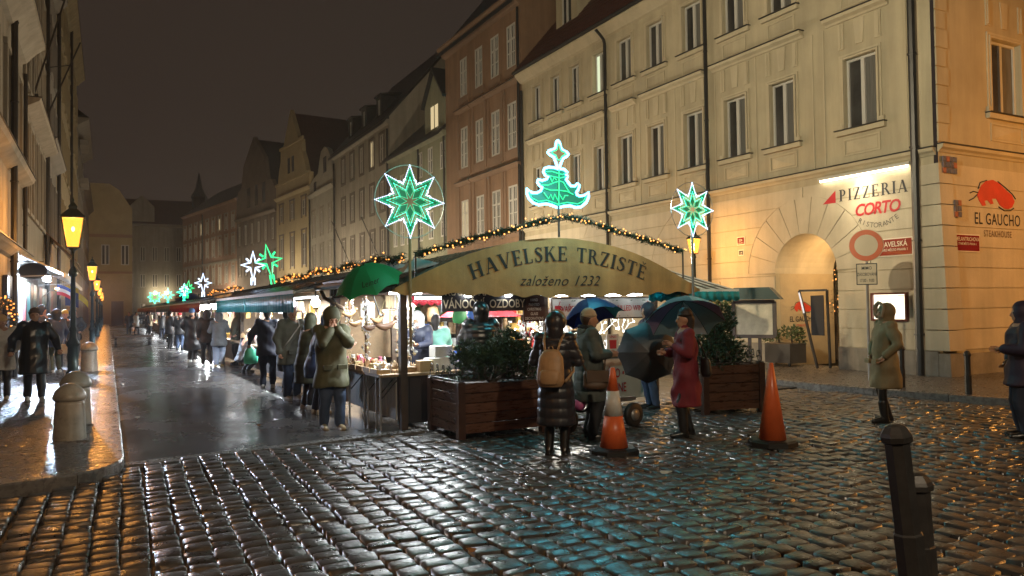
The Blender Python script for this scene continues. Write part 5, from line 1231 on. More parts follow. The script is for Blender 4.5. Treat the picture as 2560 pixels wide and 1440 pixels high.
ws = sign_board('wine_sign', 'long white sign SVAŘENÉ VÍNO MULLED WINE with red mugs above the wine stall', FY(7.55, 10.85, 1.70), 2.06, .33, 'board_white', [('SVAŘENÉ VÍNO · PUNČ · MULLED WINE', .135, 0, -.05)], 'ink_red', fx=.74)
wsm = WM[ws.name]; bd = MB()
for x in ((-1.06, -.19, 1.06, -.165), (-1.06, .165, 1.06, .19), (-1.06, -.165, -1.03, .165), (1.03, -.165, 1.06, .165)): bd.box(x[0], x[1], -.03, x[2], x[3], .02)
link('frame', bd.mesh('frame', MATS['stall_wood']), ws, wsm)
for s_ in (-1, 1):
    u = s_*.92; mg = MB(); mg.prism([(u-.05, -.06), (u+.05, -.06), (u+.06, .05), (u-.06, .05)], 0, .005); mg.tube([(u+.06, .03, .004), (u+.09, .015, .004), (u+.085, -.025, .004), (u+.055, -.04, .004)], .008, 5); mg.tube([(u+.02, .05, .004), (u+.05, .12, .004)], .006, 5)
    link('mug_emblem', mg.mesh('mug_emblem', MATS['ink_red']), ws, wsm)
sp_ = MB(); rr = random.Random(4)
for k in range(26):
    u = rr.uniform(-.98, .98); v = rr.choice((-.14, .13)); a = rr.uniform(0, 3); sp_.prism([(u-.03*math.cos(a), v-.012*math.sin(a)), (u+.006, v-.008), (u+.03*math.cos(a), v+.012*math.sin(a)), (u-.006, v+.008)], 0, .004)
link('leaf_print', sp_.mesh('leaf_print', MATS['ink_green']), ws, wsm)
# ------------------------------------------------------------------ counters
def counter(label, x0, x1, y0, y1, h=.80, ov=.28, side='L', panel='stall_panel'):
    t = thing('stall_counter', label, 'counter', ((x0+x1)/2, (y0+y1)/2, 0)); 
    obj('counter_top', MB().bbox(x0, y0, h-.045, x1, y1, h, .008), MATS['stall_wood_light'], t)
    px = x0+ov if side == 'L' else x0+.05; py = y0+(.1 if side == 'L' else ov)
    n_ = int((y1-py)/.14)
    for k in range(n_):                                        # planked side
        a = py+(y1-py)*k/n_; obj('plank', MB().bbox(px, a+.004, .12, px+.02, py+(y1-py)*(k+1)/n_-.004, h-.05, .003), MATS[panel], t)
    n_ = max(1, int((x1-px)/.16))
    for k in range(n_):
        a = px+.022+(x1-px-.022)*k/n_; obj('plank', MB().box(a+.003, py-.022, .06, px+.022+(x1-px-.022)*(k+1)/n_-.003, py-.002, h-.05), MATS['board_dark'], t)
    lg = [(x0+.03, y0+.05), (x0+.03, y0+(y1-y0)*.32), (x0+.03, y1-.1)] if side == 'L' else [(x0+.05, y0+.05), (x1-.05, y0+.05)]
    for x, y in lg: obj('leg', MB().box(x-.012, y-.012, 0, x+.012, y+.012, h-.05), MATS['galv'], t)
    for x, y in lg[:2]: mb = MB(); mb.beam((x+.02, y, h-.35), (px, y, h-.1) if side == 'L' else (x, py, h-.1), .015, .015); obj('brace', mb, MATS['dark_metal'], t)
    return t
counter('wooden ornament counter with pale planked side and thin metal legs at the front corner', 3.42, 4.80, 10.50, 11.25)
counter('side counter of the ornament stall running back along the wet street', 3.42, 4.05, 11.27, 13.95)
wc = thing('wine_counter', 'mulled wine counter with white lettered front panel', 'counter', (7.5, 10.9, 0))
obj('counter_top', MB().bbox(6.3, 10.72, .86, 8.7, 11.4, .91, .008), MATS['stall_wood_light'], wc)
cpn = obj('front_panel', MB().box(6.4, 10.8, .12, 8.65, 10.83, .85), MATS['board_white'], wc)
wmw = FY(7.5, 10.797, .5); 
for s_, u, v in (('SVAŘENÉ VÍNO •', -.08, 0), ('• MULLED WINE', -.02, -.25)): mb = MB(); add_text(mb, s_, .22, (u, v), .003, .014, fx=.62); link('lettering', mb.mesh('lettering', MATS['ink_red']), cpn, wmw)
for x in (6.38, 8.66): obj('post', MB().box(x-.035, 10.8, 0, x+.035, 10.87, 2.0), MATS['stall_wood'], wc)
obj('poster', MB().box(7.55, 10.76, .95, 7.80, 10.775, 1.25), MATS['board_white'], wc); mb = MB(); mb.prism([(.06,.05),(.19,.05),(.2,.2),(.05,.2)], 0, .004, f=lambda u, v, d: (7.55+u, 10.757-d, .95+v)); add_text(mb, 'VÍNO', .06, (.125, .23), .002, .015, f=lambda u, v, d: (7.55+u, 10.757-d, .95+v)); obj('print', mb, MATS['ink_red'], wc)
inner = counter('inner sales table between the posts under the tan canopy', 4.9, 6.9, 13.0, 13.7, .85, .08, 'F', 'stall_wood')
# back walls of planks
def plank_wall(label, x0, x1, y, z0, z1, mat='stall_wood', step=.16, along='x'):
    t = thing('plank_wall', label, 'partition', (x0, y, 0)); n_ = int((x1-x0)/step)
    for k in range(n_):
        a, b = x0+(x1-x0)*k/n_+.003, x0+(x1-x0)*(k+1)/n_-.003
        m_ = MB().bbox(a, y, z0, b, y+.025, z1, .003) if along == 'x' else MB().bbox(y, a, z0, y+.025, b, z1, .003)
        obj('plank', m_, MATS[mat], t)
    return t
plank_wall('brown plank partition behind the inner sales table', 4.6, 9.0, 15.4, .0, 2.1)
plank_wall('plank partition between ornament and wine stalls', 11.3, 14.0, 6.2, .0, 1.0, along='y')
def shelf(label, x0, x1, y, zs, d=.3):
    t = thing('shelf_unit', label, 'shelf', (x0, y, 0))
    for z in zs: obj('shelf_board', MB().box(x0, y-d, z-.025, x1, y, z), MATS['stall_wood_light'], t)
    for x in (x0, x1): obj('side_panel', MB().box(x-.015, y-d, 0, x+.015, y, zs[-1]+.35), MATS['stall_wood'], t)
    return t
shelf('shelves of boxes on the plank partition inside the canopy', 4.9, 6.9, 15.38, (.8, 1.2, 1.6)); shelf('shelves of bottles at the back of the wine stall', 7.0, 8.8, 13.9, (.9, 1.25, 1.6))
# ------------------------------------------------------------------ goods
GM = {}
for nm, c in dict(wood_pale=(.45,.30,.16), wood_mid=(.28,.16,.07), wood_dark=(.12,.06,.03), card=(.38,.25,.13), white_paper=(.62,.61,.58), silver=(.5,.5,.5), red=(.4,.02,.02), green=(.04,.2,.06), blue=(.03,.08,.3), pink=(.45,.14,.2), straw=(.5,.4,.2), gold=(.45,.3,.08), teal=(.03,.25,.25), purple=(.15,.05,.2)).items():
    GM[nm] = M('goods_'+nm, c, .35 if nm in ('silver', 'gold') else .55, .7 if nm in ('silver', 'gold') else 0, var=.12, vscale=9, rnd=.2)
def gmesh(kind):
    mb = MB()
    if kind == 'box': mb.bbox(-.5, -.5, 0, .5, .5, 1, .04)
    elif kind == 'jar': mb.lathe([(.35,0),(.42,.1),(.42,.62),(.3,.75),(.3,.8),(.34,.8),(.34,1)], 10)
    elif kind == 'figure': mb.lathe([(.35,0),(.33,.1),(.2,.35),(.28,.5),(.14,.62),(.2,.75),(.17,.92),(.02,1)], 9)
    elif kind == 'house': mb.prism([(-.5,0),(.5,0),(.5,.55),(0,1),(-.5,.55)], -.4, .4, f=lambda u, v, d: (u, d, v))
    elif kind == 'bauble': mb.ball((0,0,.45), .45, 10, 6); mb.tube([(0,0,.88),(0,0,1.0)], .08, 6)
    elif kind == 'tree': mb.lathe([(.06,0),(.06,.15),(.42,.15),(.2,.5),(.3,.5),(.1,.8),(.16,.8),(.01,1.0)], 9)
    elif kind == 'spoon': mb.tube([(0,0,0),(0,0,.7)], .05, 6); mb.ball((0,0,.85), .16, 8, 5, sc=(1,.4,1.1))
    elif kind == 'star': mb.prism([(math.cos(PI*i/5+PI/2)*(.5 if i % 2 == 0 else .22), .5+math.sin(PI*i/5+PI/2)*(.5 if i % 2 == 0 else .22)) for i in range(10)], -.06, .06, f=lambda u, v, d: (u, d, v))
    elif kind == 'basket': mb.lathe([(.3,0),(.46,.45),(.5,.5),(.46,.5),(.3,.06)], 12); mb.tube([(-.45,0,.5),(-.3,0,.85),(0,0,1),(.3,0,.85),(.45,0,.5)], .035, 6)
    elif kind == 'bell': mb.lathe([(.45,0),(.4,.1),(.28,.4),(.2,.7),(.05,.85),(.05,1)], 10)
    return mb
KN = dict(box='gift_box', jar='glass_jar', figure='wooden_figure', house='toy_house', bauble='glass_bauble', tree='toy_tree', spoon='wooden_spoon', star='straw_star', basket='small_basket', bell='small_bell')
_GC = {}
def good(kind, matn, x, y, z, s, group, label, rz=0.0, tilt=0.0, sz=None):
    k = (kind, matn)
    if k not in _GC: _GC[k] = gmesh(kind).mesh(KN[kind], GM[matn], kind in ('jar', 'figure', 'bauble', 'tree', 'bell', 'basket'))
    sz = sz or (s, s, s)
    o = link(KN[kind], _GC[k], None, Matrix.Translation((x, y, z)) @ rot_z(rz) @ Matrix.Rotation(tilt, 4, 'X') @ Matrix.Diagonal((*sz, 1)))
    return tag(o, label, KN[kind].split('_')[-1], group)
rg = random.Random(21)
CN = dict(wood_pale='pale wooden', wood_mid='brown wooden', wood_dark='dark wooden', card='cardboard-brown', white_paper='white', silver='silver', red='red', green='green', blue='blue', pink='pink', straw='straw-coloured', gold='golden', teal='teal', purple='purple')
KW = dict(box='box', jar='jar', figure='turned figure', house='toy house', bauble='bauble', tree='toy tree', spoon='spoon', star='star', basket='basket', bell='bell')
def scatter(x0, x1, y0, y1, z, n_, kinds, mats, smin, smax, where, group, tilt=.0):
    cols = max(1, int(round(math.sqrt(n_*(x1-x0)/(y1-y0))))); rows = max(1, math.ceil(n_/cols))
    for i in range(cols):
        for j in range(rows):
            k = rg.choice(kinds); m_ = rg.choice(mats); s_ = rg.uniform(smin, smax)
            if k == 'box': sz = (s_*rg.uniform(.7, 1.4), s_*rg.uniform(.7, 1.2), s_*rg.uniform(.4, 1.1))
            else: sz = (s_*.8, s_*.8, s_*rg.uniform(1, 1.4))
            good(k, m_, x0+(x1-x0)*(i+.5+rg.uniform(-.2, .2))/cols, y0+(y1-y0)*(j+.5+rg.uniform(-.2, .2))/rows, z, s_, group+', '+CN[m_]+' '+KW[k], 'small %s %s %s' % (CN[m_], KW[k], where), rg.uniform(0, 6), rg.uniform(-tilt, tilt), sz)
WOODS = ['wood_pale', 'wood_pale', 'wood_mid', 'white_paper', 'card', 'straw']
scatter(3.5, 4.3, 10.6, 11.2, .80, 54, ['figure', 'box', 'house', 'spoon', 'tree', 'star', 'bell'], WOODS+['silver'], .07, .13, 'in the trays of the front ornament counter', 'goods on the front counter')
scatter(3.48, 3.98, 11.35, 13.8, .80, 84, ['figure', 'box', 'house', 'basket', 'tree', 'jar'], WOODS+['red', 'pink'], .07, .14, 'on the side counter along the street', 'goods on the side counter')
for k in range(9):                                             # shallow trays along the counter edge
    tag(obj('goods_tray', MB().box(3.40, 10.56+k*.36, .802, 3.43, 10.88+k*.36, .87).box(3.43, 10.56+k*.36, .802, 3.60, 10.575+k*.36, .86), GM['card' if k % 2 else 'wood_pale']), '%s edge tray from the corner post on the street side of the ornament counter' % ('first second third fourth fifth sixth seventh eighth ninth'.split()[k]), 'tray', 'edge trays of the ornament counter')
for k, (x, y, z, s_) in enumerate(((4.32, 10.72, .8, .2), (4.5, 10.8, .8, .2), (4.42, 10.76, 1.0, .18), (4.58, 10.84, 1.0, .17), (4.68, 10.85, .8, .15))):
    good('box', 'white_paper', x, y, z, s_, 'white boxes on the front counter', '%s white carton at the right end of the ornament counter' % ('lower left', 'lower middle', 'upper left', 'upper right', 'small lower right')[k], .1*k, 0, (s_, s_*.9, s_*.95))
good('box', 'card', 4.15, 10.6, .8, .2, None, 'brown cardboard box at the counter edge left of the white cartons', .05, 0, (.22, .16, .17))
M('crate_blue', (.015, .07, .28), .4, var=.1)
cr_ = thing('plastic_crate', 'blue slatted plastic crate standing beside the white cartons', 'crate', (4.88, 10.72, .8))
mb = MB()
for z in (.80, .86, .92, .98, 1.04): mb.box(4.72, 10.60, z, 5.02, 10.615, z+.035); mb.box(4.72, 10.835, z, 5.02, 10.85, z+.035); mb.box(4.72, 10.616, z, 4.735, 10.834, z+.035); mb.box(5.005, 10.616, z, 5.02, 10.834, z+.035)
for x in (4.715, 5.0): mb.box(x, 10.595, .795, x+.03, 10.60, 1.09); 
mb.box(4.72, 10.6, .795, 5.02, 10.85, .80); obj('crate_body', mb, MATS['crate_blue'], cr_)
good('jar', 'straw', 4.75, 10.66, .8, .2, None, 'narrow pale jar of trinkets before the blue crate', 0, 0, (.09, .09, .2))
scatter(4.95, 6.85, 13.05, 13.6, .85, 36, ['box', 'house', 'bauble', 'jar', 'figure'], ['card', 'white_paper', 'wood_mid', 'red', 'green', 'silver'], .09, .18, 'on the inner sales table', 'goods on the inner table')
for z in (.8, 1.2, 1.6): scatter(5.0, 6.85, 15.12, 15.3, z, 13, ['box', 'jar', 'box', 'house'], ['card', 'white_paper', 'card', 'green', 'blue', 'wood_mid', 'gold'], .14, .26, 'on the back shelves inside the canopy', 'goods on the inner shelves')
for z in (.9, 1.25, 1.6): scatter(7.05, 8.75, 13.63, 13.83, z, 12, ['jar', 'jar', 'box'], ['white_paper', 'red', 'straw', 'card', 'gold'], .12, .24, 'on the shelves at the back of the wine stall', 'goods on the wine shelves')
scatter(6.4, 8.6, 10.95, 11.35, .91, 20, ['jar', 'jar', 'box', 'basket'], ['white_paper', 'red', 'straw', 'silver', 'teal'], .10, .2, 'on the mulled wine counter', 'goods on the wine counter')
urn = thing('wine_urn', 'steel mulled wine urn with tap on the wine counter', 'urn', (7.35, 11.05, .91)); mb = MB(); mb.lathe([(.16,0),(.17,.05),(.17,.38),(.12,.44),(.03,.46),(.03,.5)], 16, (7.35, 11.05, .91)); obj('urn_body', mb, MATS['steel'], urn, smooth=True); mb = MB(); mb.tube([(7.35, 10.89, 1.0), (7.35, 10.82, 1.0), (7.35, 10.82, .96)], .015, 6); obj('tap', mb, MATS['black_iron'], urn)
# hanging goods of the ornament stall
def hung_bird(label, x, y, z, m_='wood_mid', s_=1.0):
    t = thing('hanging_swing', label, 'toy', (x, y, z), rg.uniform(-.4, .4), 'wooden toys hanging on cords'); mw = WM[t.name] @ Matrix.Diagonal((s_, s_, s_, 1))
    b = MB(); b.tube([(-.13,0,-.02),(-.06,0,-.06),(.0,0,-.07),(.06,0,-.05),(.14,0,.02)], [.015,.035,.045,.035,.012], 8); b.ball((.13,0,.04), .03, 8, 5); link('body', b.mesh('body', GM[m_], True), t, mw)
    c = MB(); c.tube([(-.11,0,-.02),(0,0,.25),(.11,0,.0)], .008, 4); link('cord', c.mesh('cord', GM['straw']), t, mw)
for k, (y, z, m_) in enumerate(((13.5, 1.62, 'wood_mid'), (13.1, 1.48, 'wood_dark'), (12.7, 1.70, 'wood_mid'), (12.35, 1.55, 'wood_mid'), (11.55, 1.5, 'wood_dark'), (11.2, 1.62, 'wood_mid'))):
    hung_bird('wooden bird swing hanging on cords over the side counter', 3.62, y, z, m_, .95)
hung_bird('large carved bird swing hanging under the green umbrella', 3.75, 11.2, 1.55, 'wood_dark', 1.3)
def stick_curtain(label, y0, y1, z0, z1, x, n_, mats):
    t = thing('ornament_curtain', label, 'ornaments', (x, y0, z1)); obj('rod', MB().tube([(x, y0, z1), (x, y1, z1)], .012, 6), GM['wood_mid'], t)
    for k in range(n_):
        y = y0+(y1-y0)*(k+.5)/n_; mb = MB(); l_ = rg.uniform(.8, 1.0)*(z1-z0); mb.box(x-.008, y-.012, z1-l_, x+.008, y+.012, z1-.01); o = obj('strip', mb, GM[rg.choice(mats)], t)
stick_curtain('row of pale wooden strips hanging behind the swings', 10.95, 12.2, 1.42, 1.72, 4.05, 26, ['straw', 'white_paper', 'wood_pale'])
stick_curtain('upper row of pale strips hanging near the roof of the ornament stall', 11.0, 12.2, 1.74, 1.96, 4.1, 24, ['straw', 'white_paper', 'wood_pale'])
stick_curtain('long white paper strips hanging at the back of the side counter', 12.5, 13.3, 1.45, 1.85, 4.0, 18, ['white_paper', 'white_paper', 'silver'])
def trinkets(label, x, y, z0, z1, r, n_, seed, mats=('silver', 'straw', 'white_paper')):
    rt = random.Random(seed); mb = MB()
    for k in range(n_):
        a = rt.uniform(0, 2*PI); z = rt.uniform(z0, z1); q = r*rt.uniform(.6, 1.1)*(1+.25*math.sin(z*18)); c = (x+q*math.cos(a), y+q*math.sin(a), z); s_ = rt.uniform(.018, .036)
        if k % 2: mb.ball(c, s_*.7, 6, 4, rt.randrange(3))
        else:
            T = Matrix.Translation(c) @ rot_z(rt.uniform(0, 6)); mb.T = T; mb.prism([(math.cos(PI*i/4)*(s_*1.4 if i % 2 == 0 else s_*.6), math.sin(PI*i/4)*(s_*1.4 if i % 2 == 0 else s_*.6)) for i in range(8)], -.004, .004, rt.randrange(3), f=lambda u, v, d: (u, d, v)); mb.T = None
    t = thing('trinket_bunch', label, 'ornaments', (x, y, z1)); mb2 = MB(); mb2.tube([(x, y, z0), (x, y, z1+.05)], .02, 6); obj('cord', mb2, GM['wood_dark'], t)
    o = obj('trinkets', mb, [GM[m_] for m_ in mats], t); tag(o, kind='stuff')
trinkets('thick column of silver trinkets hanging beside the corner post', 3.92, 10.75, .98, 1.80, .13, 170, 1); trinkets('thin column of silver trinkets in the middle of the ornament stall', 3.66, 11.9, .95, 1.9, .05, 70, 2); trinkets('short bunch of shiny trinkets by the side counter roof', 3.68, 12.9, 1.5, 2.0, .06, 50, 3); trinkets('bunch of white and red ornaments by the brown glass sign', 6.1, 11.0, 1.15, 1.5, .12, 60, 4, ('white_paper', 'red', 'silver'))
# hanging bags, red umbrella roof and pink scalloped valance deeper inside
def bag_mesh(w, h):
    mb = MB(); pr = [(0.02,0),(w*.5,.02),(w*.55,h*.4),(w*.42,h*.75),(w*.15,h*.95),(.02,h)]
    mb.lathe(pr, 9, sx=1, sy=.45); return mb
for lb, x, y, z, m_ in (('green cellophane bundle hanging by a post inside the canopy', 5.62, 12.6, 1.45, 'green'), ('bright blue bag hanging beside the green bundle', 5.95, 12.7, 1.42, 'blue'), ('orange-brown dress-shaped bag hanging near the mint jacket', 5.75, 14.2, 1.45, 'wood_mid')):
    b = bag_mesh(.26, .38); tag(link('hanging_bag', b.mesh('hanging_bag', GM[m_], True), None, at(x, y, z)), lb, 'bag')
def valance(t, nm, p0, p1, h, mat, n_, sc=.05, thick=.01):
    """hanging scalloped strip from p0 to p1"""
    p0, p1 = Vector(p0), Vector(p1); mb = MB(); d = (p1-p0); nrm = d.cross(Vector((0,0,1))).normalized(); m_ = n_*6
    top = [p0+d*i/m_+nrm*.012*math.sin(i*1.05) for i in range(m_+1)]; bot = [q-Vector((0,0,h+sc*abs(math.sin(PI*i/6))))+nrm*.01*math.sin(i*.9) for i, q in enumerate(top)]
    k = m_+1; vs = top+bot+[q+nrm*thick for q in top]+[q+nrm*thick for q in bot]; fs = []
    for i in range(m_): fs += [(i, i+1, k+i+1, k+i), (2*k+i, 3*k+i, 3*k+i+1, 2*k+i+1), (k+i, k+i+1, 3*k+i+1, 3*k+i), (i, 2*k+i, 2*k+i+1, i+1)]
    mb.add(vs, fs); return obj(nm, mb, MATS[mat], t, smooth=True)
pk = thing('inner_awning', 'pink scalloped inner awning behind the vendors', 'awning', (5.3, 14.0, 1.9)); valance(pk, 'valance', (4.9, 14.02, 1.98), (6.2, 14.02, 1.98), .14, 'red_cloth', 8); obj('cloth', MB().add([(4.9,14.03,1.98),(6.2,14.03,1.98),(6.2,14.9,2.2),(4.9,14.9,2.2)], [(0,1,2,3)]), MATS['pale_red_cloth'], pk)
rc = thing('red_cover', 'dark red cloth roof inside the canopy behind the blue bag', 'cover', (6.3, 13.6, 1.9)); mb = MB(); mb.lathe([(.85,-.22),(.8,-.2),(.5,-.02),(.02,.16)], 8, (6.35, 13.3, 1.78)); obj('cloth', mb, MATS['red_cloth'], rc)
# ------------------------------------------------------------------ the row of stalls behind, along the street
def stall(label, y0, y1, awn=None, awlab=None, sec=2, seed=0, roofm='tarp_dark', light=60, ng=22, mats=None, x0=3.62):
    rs_ = random.Random(seed); t = thing('market_stall', label, 'market stall', (x0, (y0+y1)/2, 0))
    n_ = max(1, int((y1-y0)/3.4))
    for i in range(n_+1):
        y = y0+.1+(y1-y0-.2)*i/n_; obj('post', MB().box(x0+.08, y-.05, 0, x0+.18, y+.05, 2.2), MATS['stall_wood'], t)
    rz0, rz1 = 2.26+rs_.uniform(-.03, .03), 2.80+rs_.uniform(-.06, .06); mb = MB()
    mb.add([(x0-.12,y0,rz0),(x0-.12,y1,rz0-.01),(6.4,y1,rz1),(6.4,y0,rz1),(9.2,y1,rz0),(9.2,y0,rz0)], [(0,3,2,1),(3,5,4,2)]); mb.add([(p[0],p[1],p[2]-.05) for p in mb.v[:6]], [(0,1,2,3),(3,2,4,5)]); mb.add([(x0-.12,y0,rz0),(x0-.12,y1,rz0-.01),(x0-.12,y1,rz0-.09),(x0-.12,y0,rz0-.09)], [(0,1,2,3)])
    k = y0+.4
    while k < y1: mb.beam((x0-.13, k, rz0+.012), (6.4, k, rz1+.012), .05, .02); k += .8
    obj('roof', mb, MATS[roofm], t)
    obj('counter', MB().bbox(x0-.15, y0+.2, .75, x0+.5, y1-.2, .8, .01), MATS['stall_wood_light'], t); obj('counter_front', MB().box(x0+.05, y0+.25, .1, x0+.09, y1-.25, .74), MATS['stall_wood'], t)
    obj('back_wall', MB().box(x0+1.5, y0+.05, 0, x0+1.55, y1-.05, 2.25), MATS['stall_wood_light'], t)
    for y in (y0+.03, y1-.03): obj('side_wall', MB().box(x0+.2, y-.015, .8, x0+1.5, y+.015, 2.2), MATS['stall_wood_light'], t)
    if light:
        tube_lamp(label.split(',')[0]+': strip lamp under its roof', (x0+.5, y0+(y1-y0)*.25, 2.02), (x0+.5, y0+(y1-y0)*.75, 2.02), light)
        nb_ = int((y1-y0)/2.1)
        for i in range(nb_):
            y = y0+(y1-y0)*(i+.5)/nb_; q = thing('bare_bulb', 'round white lamp hanging at the front of '+label.split(',')[0], 'lamp', (x0+.1, y, 1.95), 0, 'round lamps at the stall fronts'); obj('bulb', MB().ball((x0+.05, y, 1.88), .095, 8, 6), MATS['tube_white'], q); obj('cord', MB().tube([(x0+.05, y, 1.96), (x0+.05, y, 2.2)], .008, 4), MATS['black_iron'], q)
    mats = mats or ['white_paper', 'wood_pale', 'red', 'silver', 'straw', 'gold', 'pink']
    nm = label.split(',')[0]
    scatter(x0-.1, x0+.45, y0+.3, y1-.3, .8, ng, ['box', 'figure', 'house', 'jar', 'tree', 'bauble'], mats, .12, .26, 'on the counter of '+nm, 'goods of '+nm)
    for k in range(ng):                                        # goods hung in rows on the back wall and under the eaves
        kd = rs_.choice(['star', 'bauble', 'bell', 'house', 'box', 'spoon']); m_ = rs_.choice(mats)
        if k % 3: good(kd, m_, x0+1.38, y0+.3+(y1-y0-.6)*k/ng, rs_.choice((1.15, 1.4, 1.65)), .2, 'goods hung in '+nm+', '+CN[m_]+' '+KW[kd], '%s %s hung on the back wall of %s' % (CN[m_], KW[kd], nm), 1.57, 0, (.22, .12, .26))
        else: good(kd, m_, x0+.2, y0+.3+(y1-y0-.6)*k/ng, rs_.uniform(1.5, 1.8), .16, 'goods hung in '+nm+', '+CN[m_]+' '+KW[kd], '%s %s hanging under the eaves of %s' % (CN[m_], KW[kd], nm), 1.57, 0, (.16, .12, .2))
    if awn:
        a = thing('awning', awlab, 'awning', (x0-.4, (y0+y1)/2, 2.1)); L_ = (y1-y0)/sec; xo = 3.02
        for k in range(sec):
            p, q = y0+L_*k+.04, y0+L_*(k+1)-.04
            c = MB(); c.add([(xo,p,2.10),(xo,q,2.08),(x0+.05,q,2.30),(x0+.05,p,2.30),(xo,p,2.085),(xo,q,2.065),(x0+.05,q,2.285),(x0+.05,p,2.285)], [(0,3,2,1),(4,5,6,7),(0,1,5,4),(1,2,6,5),(2,3,7,6),(3,0,4,7)]); obj('cloth', c, MATS[roofm], a)
            obj('front_bar', MB().box(xo-.02, p, 2.04, xo+.02, q, 2.105), MATS['white_cloth'], a)
            valance(a, 'valance', (xo-.005, q, 2.04), (xo-.005, p, 2.04), .32, awn, max(3, int((q-p)/.28)), .03)
            for y in (p+.1, q-.1): obj('arm', MB().beam((xo+.02, y, 2.06), (x0+.1, y, 2.2), .025, .025), MATS['galv'], a)
    return t
stall('the teal-awning toy stall, lit brightly behind the shoppers', 14.15, 25.4, 'teal_cloth', 'teal awning with a white front bar over the shoppers', 2, 1, light=400, ng=44)
stall('the open stall after the teal awning, with a plain brown eave', 25.6, 30.3, None, None, 1, 2, light=220, ng=18)
stall('the red-awning gift stall, halfway down the row', 30.5, 45.8, 'red_cloth', 'red awning in sections halfway down the market row', 3, 3, light=520, ng=30)
stall('the slate-awning stall, beyond the red one', 46, 59.5, 'slate_cloth', 'slate blue awning beyond the red one', 2, 4, light=420, ng=20)
stall('the pale red stall, near the far end of the row', 59.8, 77, 'pale_red_cloth', 'faded pale red awning near the far end of the row', 3, 5, light=300, ng=16)
stall('the last stall, at the far end of the market row', 77.2, 97, 'pale_red_cloth', 'last faded awning at the far end of the market row', 3, 6, light=300, ng=12)
bt = MB(); bt.ball((4.4, 52, 2.55), .6, 12, 6, sc=(1.2, 3.5, .55)); tag(obj('blue_tarpaulin', bt, M('tarp_blue', (.02, .035, .13), .4, var=.3, bump=.3, bscale=5), smooth=True), 'dark blue tarpaulin bulging on the roof under the small tree ornament', 'tarpaulin')
# striped awning at the right front
sa = thing('striped_awning', 'black and white striped awning with a bright teal valance at the right of the canopy', 'awning', (9.4, 10.9, 2.1)); N_ = 18
for k in range(N_):
    a, b = k/N_, (k+1)/N_; x0, x1 = 8.35+2.1*a, 8.35+2.1*b; u0, u1 = 8.75+1.5*a, 8.75+1.5*b
    obj('stripe', MB().add([(x0,10.62,2.0),(x1,10.62,2.0),(u1,12.6,2.52),(u0,12.6,2.52),(x0,10.62,1.985),(x1,10.62,1.985),(u1,12.6,2.505),(u0,12.6,2.505)], [(0,1,2,3),(4,7,6,5),(0,4,5,1),(2,6,7,3)]), MATS['white_cloth' if k % 2 else 'board_dark'], sa)
obj('front_bar', MB().box(8.33, 10.60, 1.97, 10.47, 10.64, 2.02), MATS['white_cloth'], sa); valance(sa, 'valance', (8.34, 10.60, 1.975), (10.46, 10.60, 1.975), .15, 'teal_cloth', 12, .035)
valance(sa, 'valance', (10.46, 10.62, 1.975), (10.28, 12.5, 2.45), .14, 'teal_cloth', 6, .035)
for x in (8.5, 10.3): obj('arm', MB().beam((x, 10.65, 1.95), (9.1+.4*(x > 9), 12.3, 2.3), .025, .025), MATS['galv'], sa)
# wine handcart with two rubber wheels
wcart = thing('handcart', 'low metal handcart on rubber wheels before the wine counter', 'handcart', (6.1, 9.2, 0))
mb = MB(); mb.box(5.62, 8.95, .36, 6.72, 9.9, .39); 
for y in (8.93, 9.9): mb.beam((5.6, y, .40), (6.75, y, .40), .03, .05)
obj('deck', mb, MATS['steel'], wcart)
for x in (5.55, 6.66):
    w_ = MB(); w_.lathe([(.06,-.035),(.15,-.04),(.175,-.02),(.175,.02),(.15,.04),(.06,.035)], 22); w_.T = None
    mw = Matrix.Translation((x, 8.86, .175)) @ Matrix.Rotation(PI/2, 4, 'Y') @ I4; mw = Matrix.Translation((x, 8.86, .175)) @ rot_z(.15) @ Matrix.Rotation(PI/2, 4, 'X')
    ty = link('wheel', w_.mesh('wheel', MATS['rubber'], True), wcart, mw)
    h_ = MB(); h_.lathe([(.02,-.05),(.085,-.042),(.085,.042),(.02,.05)], 14); link('rim', h_.mesh('rim', MATS['galv'], True), ty, mw)
obj('axle', MB().tube([(5.5, 8.86, .175), (6.7, 8.86, .175)], .018, 6), MATS['black_iron'], wcart)
obj('handle', MB().tube([(5.65, 9.9, .39), (5.65, 10.35, .85), (6.7, 10.35, .85), (6.7, 9.9, .39)], .018, 6), MATS['black_iron'], wcart)
# cable loops of white lights in the wine stall
for k, (x0, z0, seed) in enumerate(((6.5, 1.4, 1), (7.3, 1.35, 2), (8.0, 1.42, 3), (6.2, 1.45, 4))):
    rt = random.Random(seed); t = thing('light_string', 'tangled string of white lights %s' % ('left of the wine sign', 'under the middle of the wine sign', 'under the right end of the wine sign', 'on the brown post beside the glass sign')[k], 'string lights', (x0, 11.5, z0)); pts = []
    for i in range(22): pts.append((x0+.03*i+.08*math.sin(i*1.3+seed), 11.45+.06*math.sin(i), z0+.12*math.sin(i*.9+seed)+.05*math.sin(i*2.3)))
    obj('cable', MB().tube(pts, .007, 4), MATS['white_frame'], t)
    for i in range(0, 22, 2): obj('light_bulb', MB().ball(pts[i], .016, 6, 4), glow('string_bulb', (1, .9, .7), 12, False), t)
